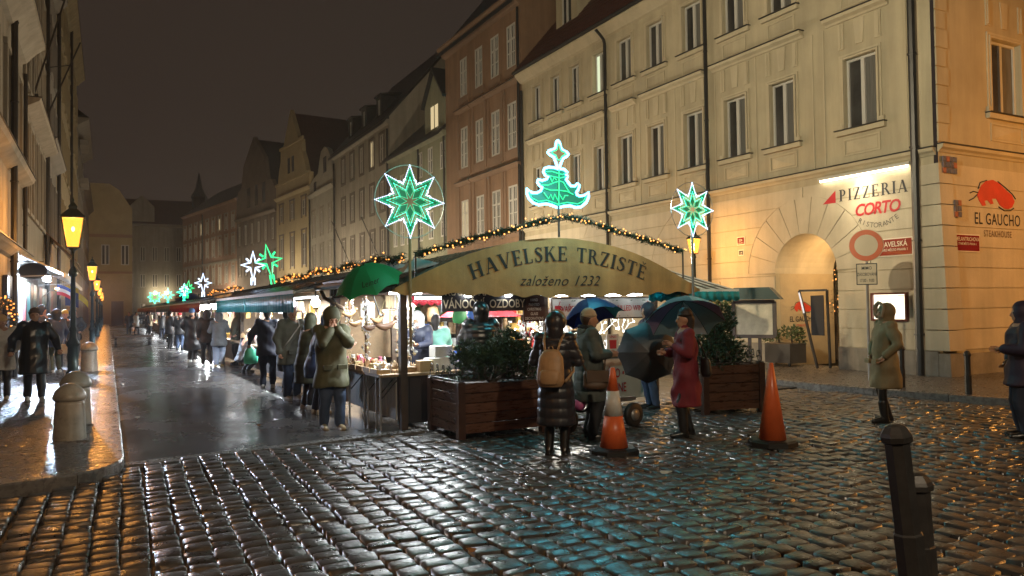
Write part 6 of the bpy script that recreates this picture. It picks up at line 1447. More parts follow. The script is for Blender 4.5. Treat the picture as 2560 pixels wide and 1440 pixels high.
# ------------------------------------------------------------------ garlands with warm bulbs
M('fir_needle', (0.014, 0.034, 0.020), .55, var=.4, vscale=6); M('fir_needle2', (0.022, 0.05, 0.028), .55, var=.4, vscale=6)
glow('warm_bulb', (1.0, 0.36, 0.08), 1.3, False); glow('warm_bulb_far', (1.0, 0.32, 0.06), 1.2, False)
BULB = MB().ball((0,0,0), .014, 6, 4).mesh('light_bulb', MATS['warm_bulb'])
BULB2 = MB().ball((0,0,0), .022, 6, 4).mesh('light_bulb', MATS['warm_bulb_far'])
def garland(label, pts, r, nb, seed, wob=.02, dens=420, bulb=BULB, group=None):
    rs_ = random.Random(seed); pts = [Vector(p) for p in pts]; t = thing('light_garland', label, 'garland', pts[0], 0, group)
    Ls = [(b-a).length for a, b in zip(pts, pts[1:])]; tot = sum(Ls)
    def P(s_):
        s_ *= tot
        for a, b, l in zip(pts, pts[1:], Ls):
            if s_ <= l: return a.lerp(b, s_/l)
            s_ -= l
        return pts[-1]
    obj('wire', MB().tube([P(i/30) for i in range(31)], .012, 5), MATS['fir_needle'], t)
    mb = MB()
    for k in range(int(tot*dens)):
        s_ = rs_.random(); c = P(s_)+Vector((rs_.gauss(0, wob), rs_.gauss(0, wob), rs_.gauss(0, wob))); cl = .75+.35*math.sin(s_*tot*9+seed)+.15*math.sin(s_*tot*23)
        d = Vector((rs_.gauss(0,1), rs_.gauss(0,1), rs_.gauss(0,1))).normalized(); d.z *= .8; e = d*r*rs_.uniform(.6, 1.15)*cl; s2 = d.cross(Vector((rs_.uniform(-1,1), rs_.uniform(-1,1), rs_.uniform(-1,1)))).normalized()*.007
        mb.add([c-s2, c+s2, c+e], [(0,1,2)], 0 if rs_.random() < .6 else 1)
    obj('foliage', mb, [MATS['fir_needle'], MATS['fir_needle2']], t)
    for k in range(nb):
        c = P((k+rs_.random())/nb)+Vector((rs_.gauss(0, r*.45), -abs(rs_.gauss(0, r*.4))-r*.35, rs_.gauss(0, r*.42))); link('light_bulb', bulb, t, Matrix.Translation(c))
    return t
GY = 10.4
garland('fir garland with warm bulbs arching over the tan banner', [(x, GY, z) for x, z in ((3.97,2.53),(4.38,2.64),(4.97,2.81),(5.52,2.94),(5.95,3.06),(6.47,3.19),(6.93,3.13),(7.49,2.99),(8.15,2.86),(8.94,2.68))], .085, 84, 1, .022, 1500)
def sgar(label, y0, y1, nb, seed, dens, bulb=BULB2):
    n_ = 8; garland(label, [(3.92+.02*math.sin(i*2), y0+(y1-y0)*i/n_, 2.52+.035*math.sin(i*1.7+seed)) for i in range(n_+1)], .085, nb, seed, .03, dens, bulb, None)
sgar('fir garland with warm bulbs along the roof edge beside the left glowing star', 10.8, 14.4, 46, 3, 700, BULB); sgar('second stretch of bulb garland along the market roof edge', 14.4, 20.5, 60, 4, 420); sgar('far stretch of bulb garland beyond the white star', 26.5, 36, 50, 5, 160)
# cage poles and the arch wire
tag(obj('support_wire', MB().tube([(6.4, 10.4, 2.85), (6.4, 10.4, 3.36)], .018, 6).tube([(3.95, 10.4, 2.05), (3.95, 10.4, 2.55)], .015, 6).tube([(8.95, 10.4, 2.05), (8.95, 10.4, 2.7)], .015, 6), MATS['black_iron']), 'thin black wire uprights carrying the arched garland', 'wire')
# ------------------------------------------------------------------ glowing figures made of light tubes
glow('neon_cyan', (0.10, 0.62, 1.0), 4); glow('neon_green', (0.02, 0.9, 0.42), .6); glow('neon_white', (0.55, 0.72, 1.0), 1.3); glow('neon_lime', (0.03, 1.0, 0.30), .7); glow('neon_mint', (0.05, 1.0, 0.55), 1.6)
M('leaf_panel', (0.01, 0.07, 0.03), .5, var=.1, emis=(0, .5, .15), es=.03)
def star_pts(n_, R, r, a0=PI/2): return [((R if i % 2 == 0 else r)*math.cos(a0+PI*i/n_), (R if i % 2 == 0 else r)*math.sin(a0+PI*i/n_)) for i in range(2*n_)]
def big_star(label, x, y, zc, R, pole0, pole_mat='stall_wood_light'):
    t = thing('light_star', label, 'light star', (x, y, zc), 0, 'large eight-pointed light stars on poles'); mw = FY(x, y, zc)
    def add(nm, mb, m_): return link(nm, mb.mesh(nm, MATS[m_]), t, mw)
    def dots(poly, step, r, m_, nm, d):
        mb = MB(); n_ = len(poly)
        for i in range(n_):
            a, b = Vector(poly[i]), Vector(poly[(i+1) % n_]); k = max(1, int((b-a).length/step))
            for j in range(k): q = a.lerp(b, j/k); mb.ball((q.x, q.y, d), r, 5, 4)
        mb.tube([(p[0], p[1], d) for p in poly], r*.5, 5, closed=True)
        return add(nm, mb, m_)
    add('ring', MB().tube([(R*1.0*math.cos(2*PI*i/40), R*1.0*math.sin(2*PI*i/40), 0) for i in range(40)], .006, 5, closed=True), 'steel')
    dots(star_pts(8, R, R*.50), .028, .0085, 'neon_white', 'outer_lights', .01); dots(star_pts(8, R*.88, R*.43), .045, .0065, 'neon_green', 'outer_tube', .015)
    dots(star_pts(8, R*.66, R*.33), .04, .007, 'neon_mint', 'inner_tube', .015)
    pan = MB()
    for i in range(8):
        a = PI/2+PI*i/4; c, s_ = math.cos(a), math.sin(a); f = lambda u, v: (u*c-v*s_, u*s_+v*c)
        link('leaf', MB().prism([f(R*.11, 0), f(R*.30, R*.10), f(R*.52, 0), f(R*.30, -R*.10)], -.004, .004).mesh('leaf', MATS['leaf_panel']), t, mw)
        dots([f(R*.10, 0), f(R*.28, R*.10), f(R*.50, 0), f(R*.28, -R*.10)], .045, .006, 'neon_green', 'leaf_tube', .012)
        link('leaf', MB().prism([f(R*.62, 0), f(R*.52, R*.17), f(R*.9, 0)], -.004, .004).mesh('leaf', MATS['leaf_panel']), t, mw); link('leaf', MB().prism([f(R*.62, 0), f(R*.52, -R*.17), f(R*.9, 0)], -.004, .004).mesh('leaf', MATS['leaf_panel']), t, mw)
        b = a+PI/8; c, s_ = math.cos(b), math.sin(b); g_ = lambda u, v: (u*c-v*s_, u*s_+v*c, .01)
        for k in (-1, 1): link('scroll', MB().tube([g_(R*.5, 0), g_(R*.6, k*R*.05), g_(R*.62, k*R*.09), g_(R*.58, k*R*.11)], .006, 5).mesh('scroll', MATS['neon_white']), t, mw)
    link('pole', MB().tube([(0, pole0-zc, -.02), (0, -R*.2, -.02)], .022, 8).mesh('pole', MATS[pole_mat]), t, mw)
    lamp('POINT', 'star_light', (x, y-.8, zc), 9, (.2, 1, .75), .3, t)
big_star('large glowing eight-pointed green star on a pole left of the market banner', 3.79, 10.18, 3.26, .52, 1.2)
big_star('glowing eight-pointed green star on a pole at the right end of the banner', 9.03, 10.22, 3.40, .475, 1.2, 'steel')
# neon Christmas tree over the apex
tx = lambda x, y: ((x-1347)*.00283, (520-y)*.0024)
TR = [(1347,262),(1318,256),(1280,258),(1255,268),(1247,290),(1258,310),(1282,318),(1268,338),(1240,350),(1212,345),(1207,362),(1222,385),(1240,396),(1228,420),(1205,434),(1175,436),(1150,425),(1141,410),(1139,440),(1152,475),(1180,502),(1212,512),(1262,502),(1300,510),(1338,524),(1380,512),(1420,505),(1460,516),(1500,508),(1535,475),(1550,440),(1551,408),(1520,430),(1490,437),(1470,428),(1466,412),(1480,392),(1488,362),(1474,352),(1456,372),(1430,372),(1412,350),(1398,330),(1408,310),(1398,296),(1406,282),(1385,262)]
ST = [(1347,70),(1337,78),(1330,120),(1315,135),(1285,146),(1277,157),(1290,172),(1318,186),(1333,225),(1343,262),(1352,262),(1366,222),(1378,190),(1408,170),(1417,157),(1405,143),(1378,134),(1366,118),(1357,80)]
nt_ = thing('light_tree', 'glowing neon Christmas tree topped by a four-pointed star over the banner apex', 'light tree', (6.42, 10.42, 3.34)); nmw2 = FY(6.42, 10.42, 3.34)
def nadd2(nm, pts, r, m_, closed=True, d=.0): return link(nm, MB().tube([(*tx(*p), d) for p in pts], r, 7, closed=closed).mesh(nm, MATS[m_], True), nt_, nmw2)
nadd2('tree_outline', TR, .021, 'neon_cyan'); nadd2('star_outline', ST, .020, 'neon_cyan')
nadd2('star_inner', [(1347+(x-1347)*.66, 155+(y-155)*.68) for x, y in ST if y < 230], .011, 'neon_lime', d=.02)
for q in ([(1255,290),(1300,285),(1340,295),(1370,300),(1402,285)], [(1262,310),(1300,318),(1350,325),(1400,310)], [(1222,382),(1270,380),(1310,360),(1350,345),(1375,352),(1400,395),(1418,420)], [(1240,400),(1290,412),(1340,408),(1400,412),(1440,430)], [(1245,430),(1275,470),(1290,440),(1305,475),(1315,435),(1335,475),(1345,430),(1370,470),(1385,440),(1405,440)], [(1347,262),(1345,400),(1340,520)], [(1285,318),(1300,355),(1312,325),(1330,340)], [(1150,430),(1165,470),(1210,492),(1262,480),(1335,502),(1400,486),(1470,492),(1510,470),(1535,428)]):
    nadd2('garland_tube', q, .008, 'neon_lime', False, .02)
link('back_panel', MB().prism([tuple(c*1.0 for c in tx(1347+(x-1347)*.95, 400+(y-400)*.95)) for x, y in TR], -.012, -.008).mesh('back_panel', MATS['leaf_panel']), nt_, nmw2)
lamp('POINT', 'tree_light', (6.42, 9.5, 3.75), 40, (.15, .85, 1), .35, nt_)
# smaller stars along the roof edge
def small_star(label, x, y, zc, R, m_, stem, tilt=0.0, grp='small light stars along the market roof', rays=True):
    t = thing('light_star', label, 'light star', (x, y, zc), 0, grp); mw = FY(x, y, zc) @ Matrix.Rotation(tilt, 4, 'Z')
    pts = []
    for i in range(4):
        L_ = R*(1.0, .82, 1.15, .82)[i]; a = PI/2+PI/2*i; pts.append((L_*math.cos(a), L_*math.sin(a))); b = a+PI/4; pts.append((R*.26*math.cos(b), R*.26*math.sin(b)))
    link('outline', MB().tube([(u, v, 0) for u, v in pts], .026, 6, closed=True).mesh('outline', MATS[m_]), t, mw)
    if rays:
        for i in range(4): b = PI/4+PI/2*i; link('ray', MB().tube([(R*.40*math.cos(b), R*.40*math.sin(b), 0), (R*.66*math.cos(b), R*.66*math.sin(b), 0)], .028, 6).mesh('ray', MATS[m_]), t, mw)
    for s_ in (-.05, .05): link('stem', MB().tube([(s_, -R*.9, 0), (s_, -R*1.15-stem, 0)], .022, 6).mesh('stem', MATS[m_]), t, mw)
small_star('white four-pointed light star on the market roof', 3.95, 24.4, 3.13, .43, 'neon_white', .12)
small_star('tilted bright green light star just right of the white one', 3.95, 21.8, 3.12, .45, 'neon_lime', .15, .18)
small_star('second white light star further down the roof', 3.95, 38.3, 3.05, .46, 'neon_white', .12)
small_star('small green star behind the little light tree', 3.98, 46.3, 3.05, .42, 'neon_lime', .12, -.1)
small_star('little mint light tree far along the roof', 3.95, 48.5, 2.85, .50, 'neon_mint', .05); small_star('blue-white star sitting on the little light tree', 3.9, 47.6, 3.0, .34, 'neon_white', .0)
small_star('mint star next to last along the roof', 3.95, 62, 2.95, .55, 'neon_mint', .1)
t = thing('light_star', 'last small eight-pointed green star at the far end of the roof', 'light star', (3.95, 80, 3.05), 0, 'small light stars along the market roof'); mw = FY(3.95, 80, 3.1)
link('outline', MB().tube([(u, v, 0) for u, v in star_pts(8, .62, .36)], .045, 6, closed=True).mesh('outline', MATS['neon_mint']), t, mw); link('inner_outline', MB().tube([(u, v, 0) for u, v in star_pts(8, .36, .2)], .04, 6, closed=True).mesh('inner_outline', MATS['neon_lime']), t, mw)
# ------------------------------------------------------------------ umbrellas
def umbrella(label, tip, axis, R, depth, mats, up=None, n_=8, shaft=.75, hook=True, text=None, ribs='dark_metal', group=None):
    """tip: top of the canopy in the world; axis: direction from handle to tip"""
    ax = Vector(axis).normalized(); ref = Vector((0,0,1)) if abs(ax.z) < .95 else Vector((0,1,0)); X = ref.cross(ax).normalized(); Y = ax.cross(X)
    mw = Matrix(((X.x, Y.x, ax.x, tip[0]), (X.y, Y.y, ax.y, tip[1]), (X.z, Y.z, ax.z, tip[2]), (0,0,0,1)))
    t = thing('umbrella', label, 'umbrella', mw=mw, group=group); m_ = 5
    prof = lambda s_: -depth*(s_**2.0)
    for k in range(n_):
        a0, a1 = 2*PI*k/n_, 2*PI*(k+1)/n_; P = MB(); g = []
        for i in range(m_+1):
            s_ = i/m_
            for j in range(5):
                f = j/4; a = a0+(a1-a0)*f; sc = 1-.10*s_*math.sin(PI*f)*s_; r = R*s_*sc; dz = -.025*s_*math.sin(PI*f)
                g.append((r*math.cos(a), r*math.sin(a), prof(s_*sc)+dz*.6))
        fs = [(i*5+j, (i+1)*5+j, (i+1)*5+j+1, i*5+j+1) for i in range(m_) for j in range(4)]
        P.add(g, fs); P.add([(p[0], p[1], p[2]-.004) for p in g], [f_[::-1] for f_ in fs])
        link('panel', P.mesh('panel', MATS[mats[k % len(mats)]], True), t, mw)
        link('rib', MB().tube([(R*s_*math.cos(a0), R*s_*math.sin(a0), prof(s_)-.008) for s_ in (0,.25,.5,.75,1)]+[(R*1.015*math.cos(a0), R*1.015*math.sin(a0), prof(1)-.012)], .0045, 4).mesh('rib', MATS[ribs]), t, mw)
    link('shaft', MB().tube([(0,0,.05), (0,0,-shaft)], .007, 6).mesh('shaft', MATS[ribs]), t, mw)
    if hook: link('handle', MB().tube([(0,0,-shaft), (0,0,-shaft-.08), (.02,0,-shaft-.11), (.05,0,-shaft-.11), (.06,0,-shaft-.08)], .012, 6).mesh('handle', MATS['black_iron']), t, mw)
    return t, mw
for nm_, c_ in dict(green=(.03,.34,.14), navy=(.02,.035,.15), blue=(.02,.07,.26), teal=(.02,.25,.25), black=(.055,.056,.058), grey=(.42,.44,.47), grey2=(.2,.28,.3), mauve=(.30,.22,.30)).items(): thin_cloth('umb_'+nm_, c_, .45 if nm_ != 'black' else .1, .42)
gu, gm_ = umbrella('large green umbrella lettered Leiner hanging tilted at the market roof edge', (3.18, 10.42, 2.36), (-.42, -.30, 1.0), .50, .30, ['umb_green'], shaft=.7)
d_ = gm_.to_3x3().inverted() @ Vector((-.25, -.95, -.1)); ph0 = math.atan2(d_.y, d_.x)
def gu_f(u, v, d): r = .40-v; a = ph0+u/r; sc = r/.50; return (r*math.cos(a), r*math.sin(a), -.30*sc*sc+.012)
mb = MB(); add_text(mb, 'Leiner', .10, (0, 0), 0, -.001, .3, f=gu_f); link('lettering', mb.mesh('lettering', MATS['banner_ink']), gu, gm_)
umbrella('blue and teal umbrella held behind the woman in the grey-green coat', (6.16, 9.25, 1.84), (-.05, .35, .95), .46, .30, ['umb_navy', 'umb_blue', 'umb_blue', 'umb_teal', 'umb_navy', 'umb_blue', 'umb_navy', 'umb_blue'], shaft=.62)
umbrella('black umbrella held low with its dome towards the viewer', (7.02, 8.93, 1.05), (-.50, -.86, .05), .47, .22, ['umb_black'], shaft=.7)
umbrella('grey and mauve umbrella resting on the shoulder of the woman in red', (7.25, 8.45, 1.80), (.25, .45, .86), .56, .34, ['umb_grey', 'umb_grey2', 'umb_grey', 'umb_mauve', 'umb_grey2', 'umb_grey', 'umb_grey2', 'umb_mauve'], shaft=.65)
# transparent balloon with a pink balloon inside
bl = thing('balloon', 'clear balloon with a pink balloon inside, hanging low by the wine cart', 'balloon', (5.45, 8.35, .5))
obj('outer_skin', MB().ball((5.45, 8.38, .50), .15, 20, 14), glass('balloon_skin', (1, 1, 1), .18), bl, smooth=True); obj('inner_balloon', MB().ball((5.43, 8.38, .46), .085, 16, 10), M('balloon_pink', (.55, .12, .30), .35, var=.05), bl, smooth=True); obj('ribbon', MB().tube([(5.45, 8.38, .65), (5.47, 8.4, 1.0)], .004, 4), MATS['white_frame'], bl)
# ------------------------------------------------------------------ left shop front
M('awning_pale', (.40, .40, .38), .5, var=.15, vscale=3); M('shop_dark', (.02, .018, .02), .4, var=.2); M('shop_teal', (.03, .12, .13), .4, var=.2); M('shop_red', (.18, .03, .03), .5, var=.2)
aw = thing('awning', 'pale awning of the brightly lit shop on the left pavement', 'awning', (-2.0, 26, 3.0)); mb = MB()
mb.add([(LX+.02,24.3,3.45),(LX+.02,40,3.45),(-1.05,40,2.85),(-1.05,24.3,2.85),(LX+.02,24.3,3.42),(LX+.02,40,3.42),(-1.05,40,2.82),(-1.05,24.3,2.82)], [(0,3,2,1),(4,5,6,7),(0,1,5,4),(1,2,6,5),(2,3,7,6),(3,0,4,7)]); obj('cloth', mb, MATS['awning_pale'], aw); obj('front_bar', MB().box(-1.08, 24.3, 2.72, -1.04, 40, 2.86), MATS['white_cloth'], aw)
for y in (24.6, 32, 39.6): obj('arm', MB().beam((LX+.1, y, 2.75), (-1.1, y, 2.8), .03, .03), MATS['galv'], aw)
ft = thing('strip_lamp', 'white strip lamp under the far end of the shop awning', 'lamp', (-1.2, 38.5, 2.7)); obj('lamp_tube', MB().tube([(-1.25, 33, 2.68), (-1.25, 39.5, 2.68)], .03, 6), MATS['tube_white'], ft)
fl = thing('flood_lamp', 'dazzling bluish white lamp under the shop awning', 'lamp', (-1.7, 27.6, 2.8)); obj('housing', MB().box(-1.8, 27.66, 2.72, -1.55, 27.8, 2.92), MATS['black_iron'], fl); obj('lens', MB().ball((-1.68, 27.55, 2.82), .10, 10, 6, sc=(1.1, .5, 1)), glow('flood_lens', (.75, .88, 1), 20, False), fl); lamp('SPOT', 'flood_light', (-1.68, 27.35, 2.8), 1100, (.60, .76, 1), .12, fl, aim((-1.68, 27.3, 2.8), (-1.0, 20.5, .0)), 2.2, blend=.6)
lamp('POINT', 'flood_fill', (-1.68, 28.2, 2.55), 60, (.78, .88, 1), .15, fl)
ov = thing('shop_sign', 'dark oval hanging sign under the shop awning', 'sign', (-1.85, 25.2, 2.92)); obj('board', MB().prism([(.34*math.cos(2*PI*i/24), .22*math.sin(2*PI*i/24)) for i in range(24)], -.02, .02, f=lambda u, v, d: (-1.86+u, 25.2-d, 2.93+v)), MATS['shop_dark'], ov); obj('rim', MB().tube([(-1.86+.35*math.cos(2*PI*i/24), 25.18, 2.93+.23*math.sin(2*PI*i/24)) for i in range(24)], .015, 5, closed=True), MATS['galv'], ov); obj('bracket', MB().beam((LX, 25.2, 3.2), (-1.6, 25.2, 3.2), .025, .025), MATS['black_iron'], ov)
sf = thing('shop_facade', 'lit shop front with dark, teal and red panels under the pale awning', 'shop front', (LX, 30, 0))
for k in range(14):
    y = 22.3+k*1.25; obj('panel', MB().bbox(LX+.02, y+.03, .1, LX+.12, y+1.2, 2.7, .01), MATS[('shop_dark', 'shop_teal', 'left_plaster', 'shop_red', 'shop_teal')[k % 5]], sf)
def flag(label, x, y, z, bands, seed, w=.5, h=.36, droop=.25):
    t = thing('flag', label, 'flag', (x, y, z)); obj('flag_staff', MB().tube([(x-.45, y+.02, z-.35), (x+.05, y, z+.1)], .012, 5), MATS['galv'], t); nb = len(bands)
    for b, m_ in enumerate(bands):
        mb = MB(); g = []
        for i in range(7):
            for j in (0, 1): u = i/6; v = (b+j)/nb; g.append((x+w*u, y-.05*math.sin(u*5+seed), z+.1-h*v-droop*u*u))
        fs = [(2*i, 2*i+1, 2*i+3, 2*i+2) for i in range(6)]; mb.add(g, fs); mb.add([(p[0], p[1]+.006, p[2]) for p in g], [f_[::-1] for f_ in fs]); obj('stripe', mb, M('flag_'+m_, dict(white=(.6,.6,.6), red=(.5,.02,.03), blue=(.03,.06,.3), navy=(.02,.03,.12), yellow=(.5,.4,.03))[m_], .7, var=.1), t)
flag('white, red and blue flag hanging at the shop behind the lamp post', -1.55, 30.5, 2.62, ['blue', 'white', 'red'], 1); flag('dark blue banner flag with pale edge beside the tricolour', -1.35, 31.5, 2.6, ['yellow', 'navy', 'navy', 'navy'], 2, .42, .7, .1); flag('yellow flag hanging furthest along the shop fronts', -1.4, 40, 2.6, ['yellow', 'yellow'], 3, .6, .3, .45)
ga = MB()
garland('bulb garland wreath at the shop door on the left edge', [(-2.15, 19.0, 1.2), (-2.12, 19.3, 1.75), (-2.08, 20.0, 2.0), (-2.05, 21.0, 2.0), (-2.02, 21.7, 1.75), (-2.0, 22.0, 1.1)], .13, 60, 9, .05, 500, BULB2)
for k in range(7):
    y = 21.5+k*1.4; t = thing('hanging_lamp', 'one of the small amber lamps hanging under the shop awning', 'lamp', (-1.6, y+8, 2.6), 0, 'amber lamps under the shop awning'); obj('bulb', MB().ball((-1.5, y+8, 2.55), .05, 8, 5, sc=(1.4, 1, .8)), glow('amber_small', (1, .45, .15), 8, False), t); obj('cord', MB().tube([(-1.5, y+8, 2.58), (-1.5, y+8, 2.95)], .006, 4), MATS['black_iron'], t)
M('rust_awning', (.22, .09, .05), .6, var=.2); M('teal_awning', (.03, .10, .10), .6, var=.2)
aw2 = thing('awning', 'half-folded brown and teal striped awning above the pale one', 'awning', (-1.9, 42, 4.2))
for k in range(6): obj('stripe', MB().add([(LX+.02, 36+k*.9, 5.1), (LX+.02, 36.9+k*.9, 5.1), (-1.15, 36.9+k*.9, 3.9), (-1.15, 36+k*.9, 3.9), (LX+.02, 36+k*.9, 5.07), (LX+.02, 36.9+k*.9, 5.07), (-1.15, 36.9+k*.9, 3.87), (-1.15, 36+k*.9, 3.87)], [(0,3,2,1),(4,5,6,7),(2,3,7,6),(3,0,4,7)]), MATS['rust_awning' if k % 3 == 0 else 'teal_awning' if k % 3 == 1 else 'awning_pale'], aw2)
# Christmas tree deep in the arcade
pt = thing('christmas_tree', 'small lit Christmas tree glimpsed through the archway', 'tree', (18.9, 15.15, .1)); rs_ = random.Random(2); mb = MB()
for k in range(1500):
    z = rs_.uniform(1.3, 3.1); r = .42*(3.15-z)/1.85*rs_.uniform(.5, 1.05); a = rs_.uniform(0, 2*PI); p = Vector((18.55+r*math.cos(a), 15.0+r*math.sin(a), z)); e = Vector((math.cos(a), math.sin(a), -.25))*.09; s_ = Vector((-math.sin(a), math.cos(a), 0))*.012; mb.add([p-s_, p+s_, p+e], [(0,1,2)], k % 2)
obj('foliage', mb, [MATS['fir_needle'], MATS['fir_needle2']], pt); obj('trunk', MB().tube([(18.55, 15.0, .1), (18.55, 15.0, 3.0)], .04, 6), MATS['bark'], pt)
for k in range(60): z = rs_.uniform(1.35, 3.05); r = .44*(3.15-z)/1.85; a = rs_.uniform(2.2, 5.2); link('light_bulb', BULB, pt, Matrix.Translation((18.55+r*math.cos(a), 15.0+r*math.sin(a), z)))

# ------------------------------------------------------------------ small litter on the wet ground
M('leaf_brown', (.20, .10, .03), .4, var=.3); M('scrap_white', (.5, .5, .46), .5, var=.1)
for k, (x, y, z, m_, lb) in enumerate(((2.27, 4.95, .018, 'leaf_brown', 'single brown fallen leaf lying on the cobbles at the bottom centre'), (4.35, 6.62, .018, 'scrap_white', 'white paper scrap on the cobbles left of the banded cone'), (5.05, 6.2, .018, 'scrap_white', 'crumpled white scrap on the cobbles in front of the banded cone'), (.30, 20.4, .012, 'scrap_white', 'pale paper scrap in the gutter by the left kerb'), (.42, 13.9, .012, 'scrap_white', 'second pale scrap in the gutter nearer the crossing'), (6.1, 6.0, .018, 'leaf_brown', 'brown leaf between the two traffic cones'), (9.0, 7.9, .018, 'leaf_brown', 'brown leaf on the cobbles left of the tan parka'), (2.0, 11.9, .01, 'leaf_brown', 'brown leaf on the wet asphalt near the olive parka'))):
    r_ = random.Random(k); a = r_.uniform(0, 6); s_ = .045 if m_ == 'leaf_brown' else .06; mb = MB(); n_ = 9
    ring = [(s_*(1+.35*math.sin(3*b+k))*math.cos(b), s_*.6*(1+.3*math.cos(2*b+k))*math.sin(b), .012*math.sin(2*b+k)) for b in [2*PI*i/n_ for i in range(n_)]]
    mb.add(ring+[(0, 0, .014)]+[(p[0], p[1], p[2]-.003) for p in ring], [(i, (i+1) % n_, n_) for i in range(n_)]+[tuple(range(2*n_, n_, -1))]); nm = 'fallen_leaf' if m_ == 'leaf_brown' else 'paper_scrap'
    tag(link(nm, mb.mesh(nm, MATS[m_]), None, at(x, y, z+.012, a)), lb, 'leaf' if m_ == 'leaf_brown' else 'litter')
# ------------------------------------------------------------------ people
SKIN = M('skin', (.42, .23, .15), .5, var=.06, vscale=20); SKIN2 = M('skin_dark', (.30, .16, .10), .5, var=.06, vscale=20)
M('eye_dark', (.02, .015, .012), .2, var=0)
def fab(name, col, rough=.7, bump=.25, bscale=70, sheen=.15, **k): return M('fabric_'+name, col, rough, var=.18, vscale=7, bump=bump, bscale=bscale, bdist=.004, **k)
F = {}
for nm, c, r in (('black', (.014,.014,.016), .5), ('navy', (.016,.02,.038), .6), ('dark', (.022,.022,.024), .6), ('charcoal', (.04,.04,.043), .65), ('olive', (.085,.085,.042), .7), ('olive2', (.06,.065,.035), .7), ('grey_green', (.075,.085,.075), .7), ('greygreen2', (.11,.12,.095), .7),
                 ('jeans', (.045,.07,.13), .8), ('jeans_dark', (.018,.024,.045), .8), ('jeans_light', (.26,.32,.44), .8), ('denim_grey', (.10,.115,.13), .7), ('blue', (.035,.055,.13), .6), ('red', (.16,.012,.022), .75), ('tan', (.20,.145,.07), .7), ('white', (.5,.5,.48), .7), ('beige', (.42,.33,.22), .8), ('orange_beige', (.5,.33,.15), .8),
                 ('brown', (.09,.05,.03), .6), ('mint', (.22,.50,.40), .7), ('yellow', (.55,.36,.04), .8), ('redhat', (.45,.02,.02), .8), ('plum', (.028,.014,.034), .6), ('fur', (.30,.22,.14), .9), ('fur_black', (.012,.012,.013), .9), ('grey_hair', (.42,.41,.39), .8), ('hair', (.02,.013,.01), .6), ('hair_brown', (.05,.028,.017), .6),
                 ('shoe_white', (.5,.49,.46), .5), ('shoe_tan', (.34,.27,.17), .6), ('shoe_black', (.012,.012,.012), .3), ('pink', (.5,.2,.25), .7), ('bluehat', (.06,.12,.25), .8), ('quilt', (.026,.025,.031), .36), ('shiny_black', (.012,.012,.013), .3), ('leather_tan', (.36,.22,.11), .5), ('leather_brown', (.10,.055,.028), .45), ('flesh_tights', (.09,.045,.03), .5)):
    F[nm] = fab(nm, c, r)
def remesh(mb, vox, smooth=2, ripple=0.0, quilt=None, seed=0, hold=None):
    me = bpy.data.meshes.new('r'); me.from_pydata(mb.v, [], mb.f); o = bpy.data.objects.new('r', me); COL.objects.link(o)
    m = o.modifiers.new('r', 'REMESH'); m.mode = 'VOXEL'; m.voxel_size = vox; m.adaptivity = 0
    dg = bpy.context.evaluated_depsgraph_get(); r = bpy.data.meshes.new_from_object(o.evaluated_get(dg))
    bpy.data.objects.remove(o); bpy.data.meshes.remove(me)
    n = len(r.vertices); co = np.empty(n*3); r.vertices.foreach_get('co', co); co = co.reshape(-1, 3)
    ed = np.empty(len(r.edges)*2, dtype=np.int64); r.edges.foreach_get('vertices', ed); ed = ed.reshape(-1, 2)
    deg = np.bincount(ed.ravel(), minlength=n).astype(float)[:, None]; deg[deg == 0] = 1
    for _ in range(smooth):
        acc = np.zeros_like(co); np.add.at(acc, ed[:, 0], co[ed[:, 1]]); np.add.at(acc, ed[:, 1], co[ed[:, 0]]); co = co*.4+acc/deg*.6
    if ripple or quilt:
        r.vertices.foreach_set('co', co.ravel()); r.update(); nr = np.empty(n*3); r.vertices.foreach_get('normal', nr); nr = nr.reshape(-1, 3); d = np.zeros(n)
        if ripple:
            z = seed*3.1
            x_, y_, zz = co.T; ang = np.arctan2(y_, x_)
            d += ripple*(np.sin(x_*17+zz*8+z+2*np.sin(zz*6+z))*.6+np.sin(y_*15-zz*12+z*2+1.5*np.sin(x_*7))*.6+.7*np.sin(zz*24+x_*13+z*1.3)*np.sin(ang*2+z+zz*3))
        if quilt: d += quilt[1]*(np.abs(np.sin(np.pi*co[:, 2]/quilt[0]))**.5-.7)
        co = co+nr*d[:, None]
    r.vertices.foreach_set('co', co.ravel()); r.polygons.foreach_set('use_smooth', [True]*len(r.polygons)); r.update(); return r
def ik(a, b, l1, l2, hint):
    a, b = Vector(a), Vector(b); d = b-a; L = min(d.length, (l1+l2)*.999); d.normalize(); b = a+d*L
    x = (l1*l1-l2*l2+L*L)/(2*L); h = math.sqrt(max(0, l1*l1-x*x)); hint = Vector(hint); hp = hint-d*hint.dot(d)
    return a+d*x+hp.normalized()*h, b
V = Vector
def ellipse_loft(mb, rings, n=16):
    """rings: (centre, rx, ry)"""
    vs = [(c[0]+rx*math.cos(2*PI*j/n), c[1]+ry*math.sin(2*PI*j/n), c[2]) for c, rx, ry in rings for j in range(n)]; k = len(rings)
    fs = [(i*n+j, i*n+(j+1) % n, (i+1)*n+(j+1) % n, (i+1)*n+j) for i in range(k-1) for j in range(n)]+[tuple(range(n-1, -1, -1)), tuple((k-1)*n+j for j in range(n))]
    mb.add(vs, fs)
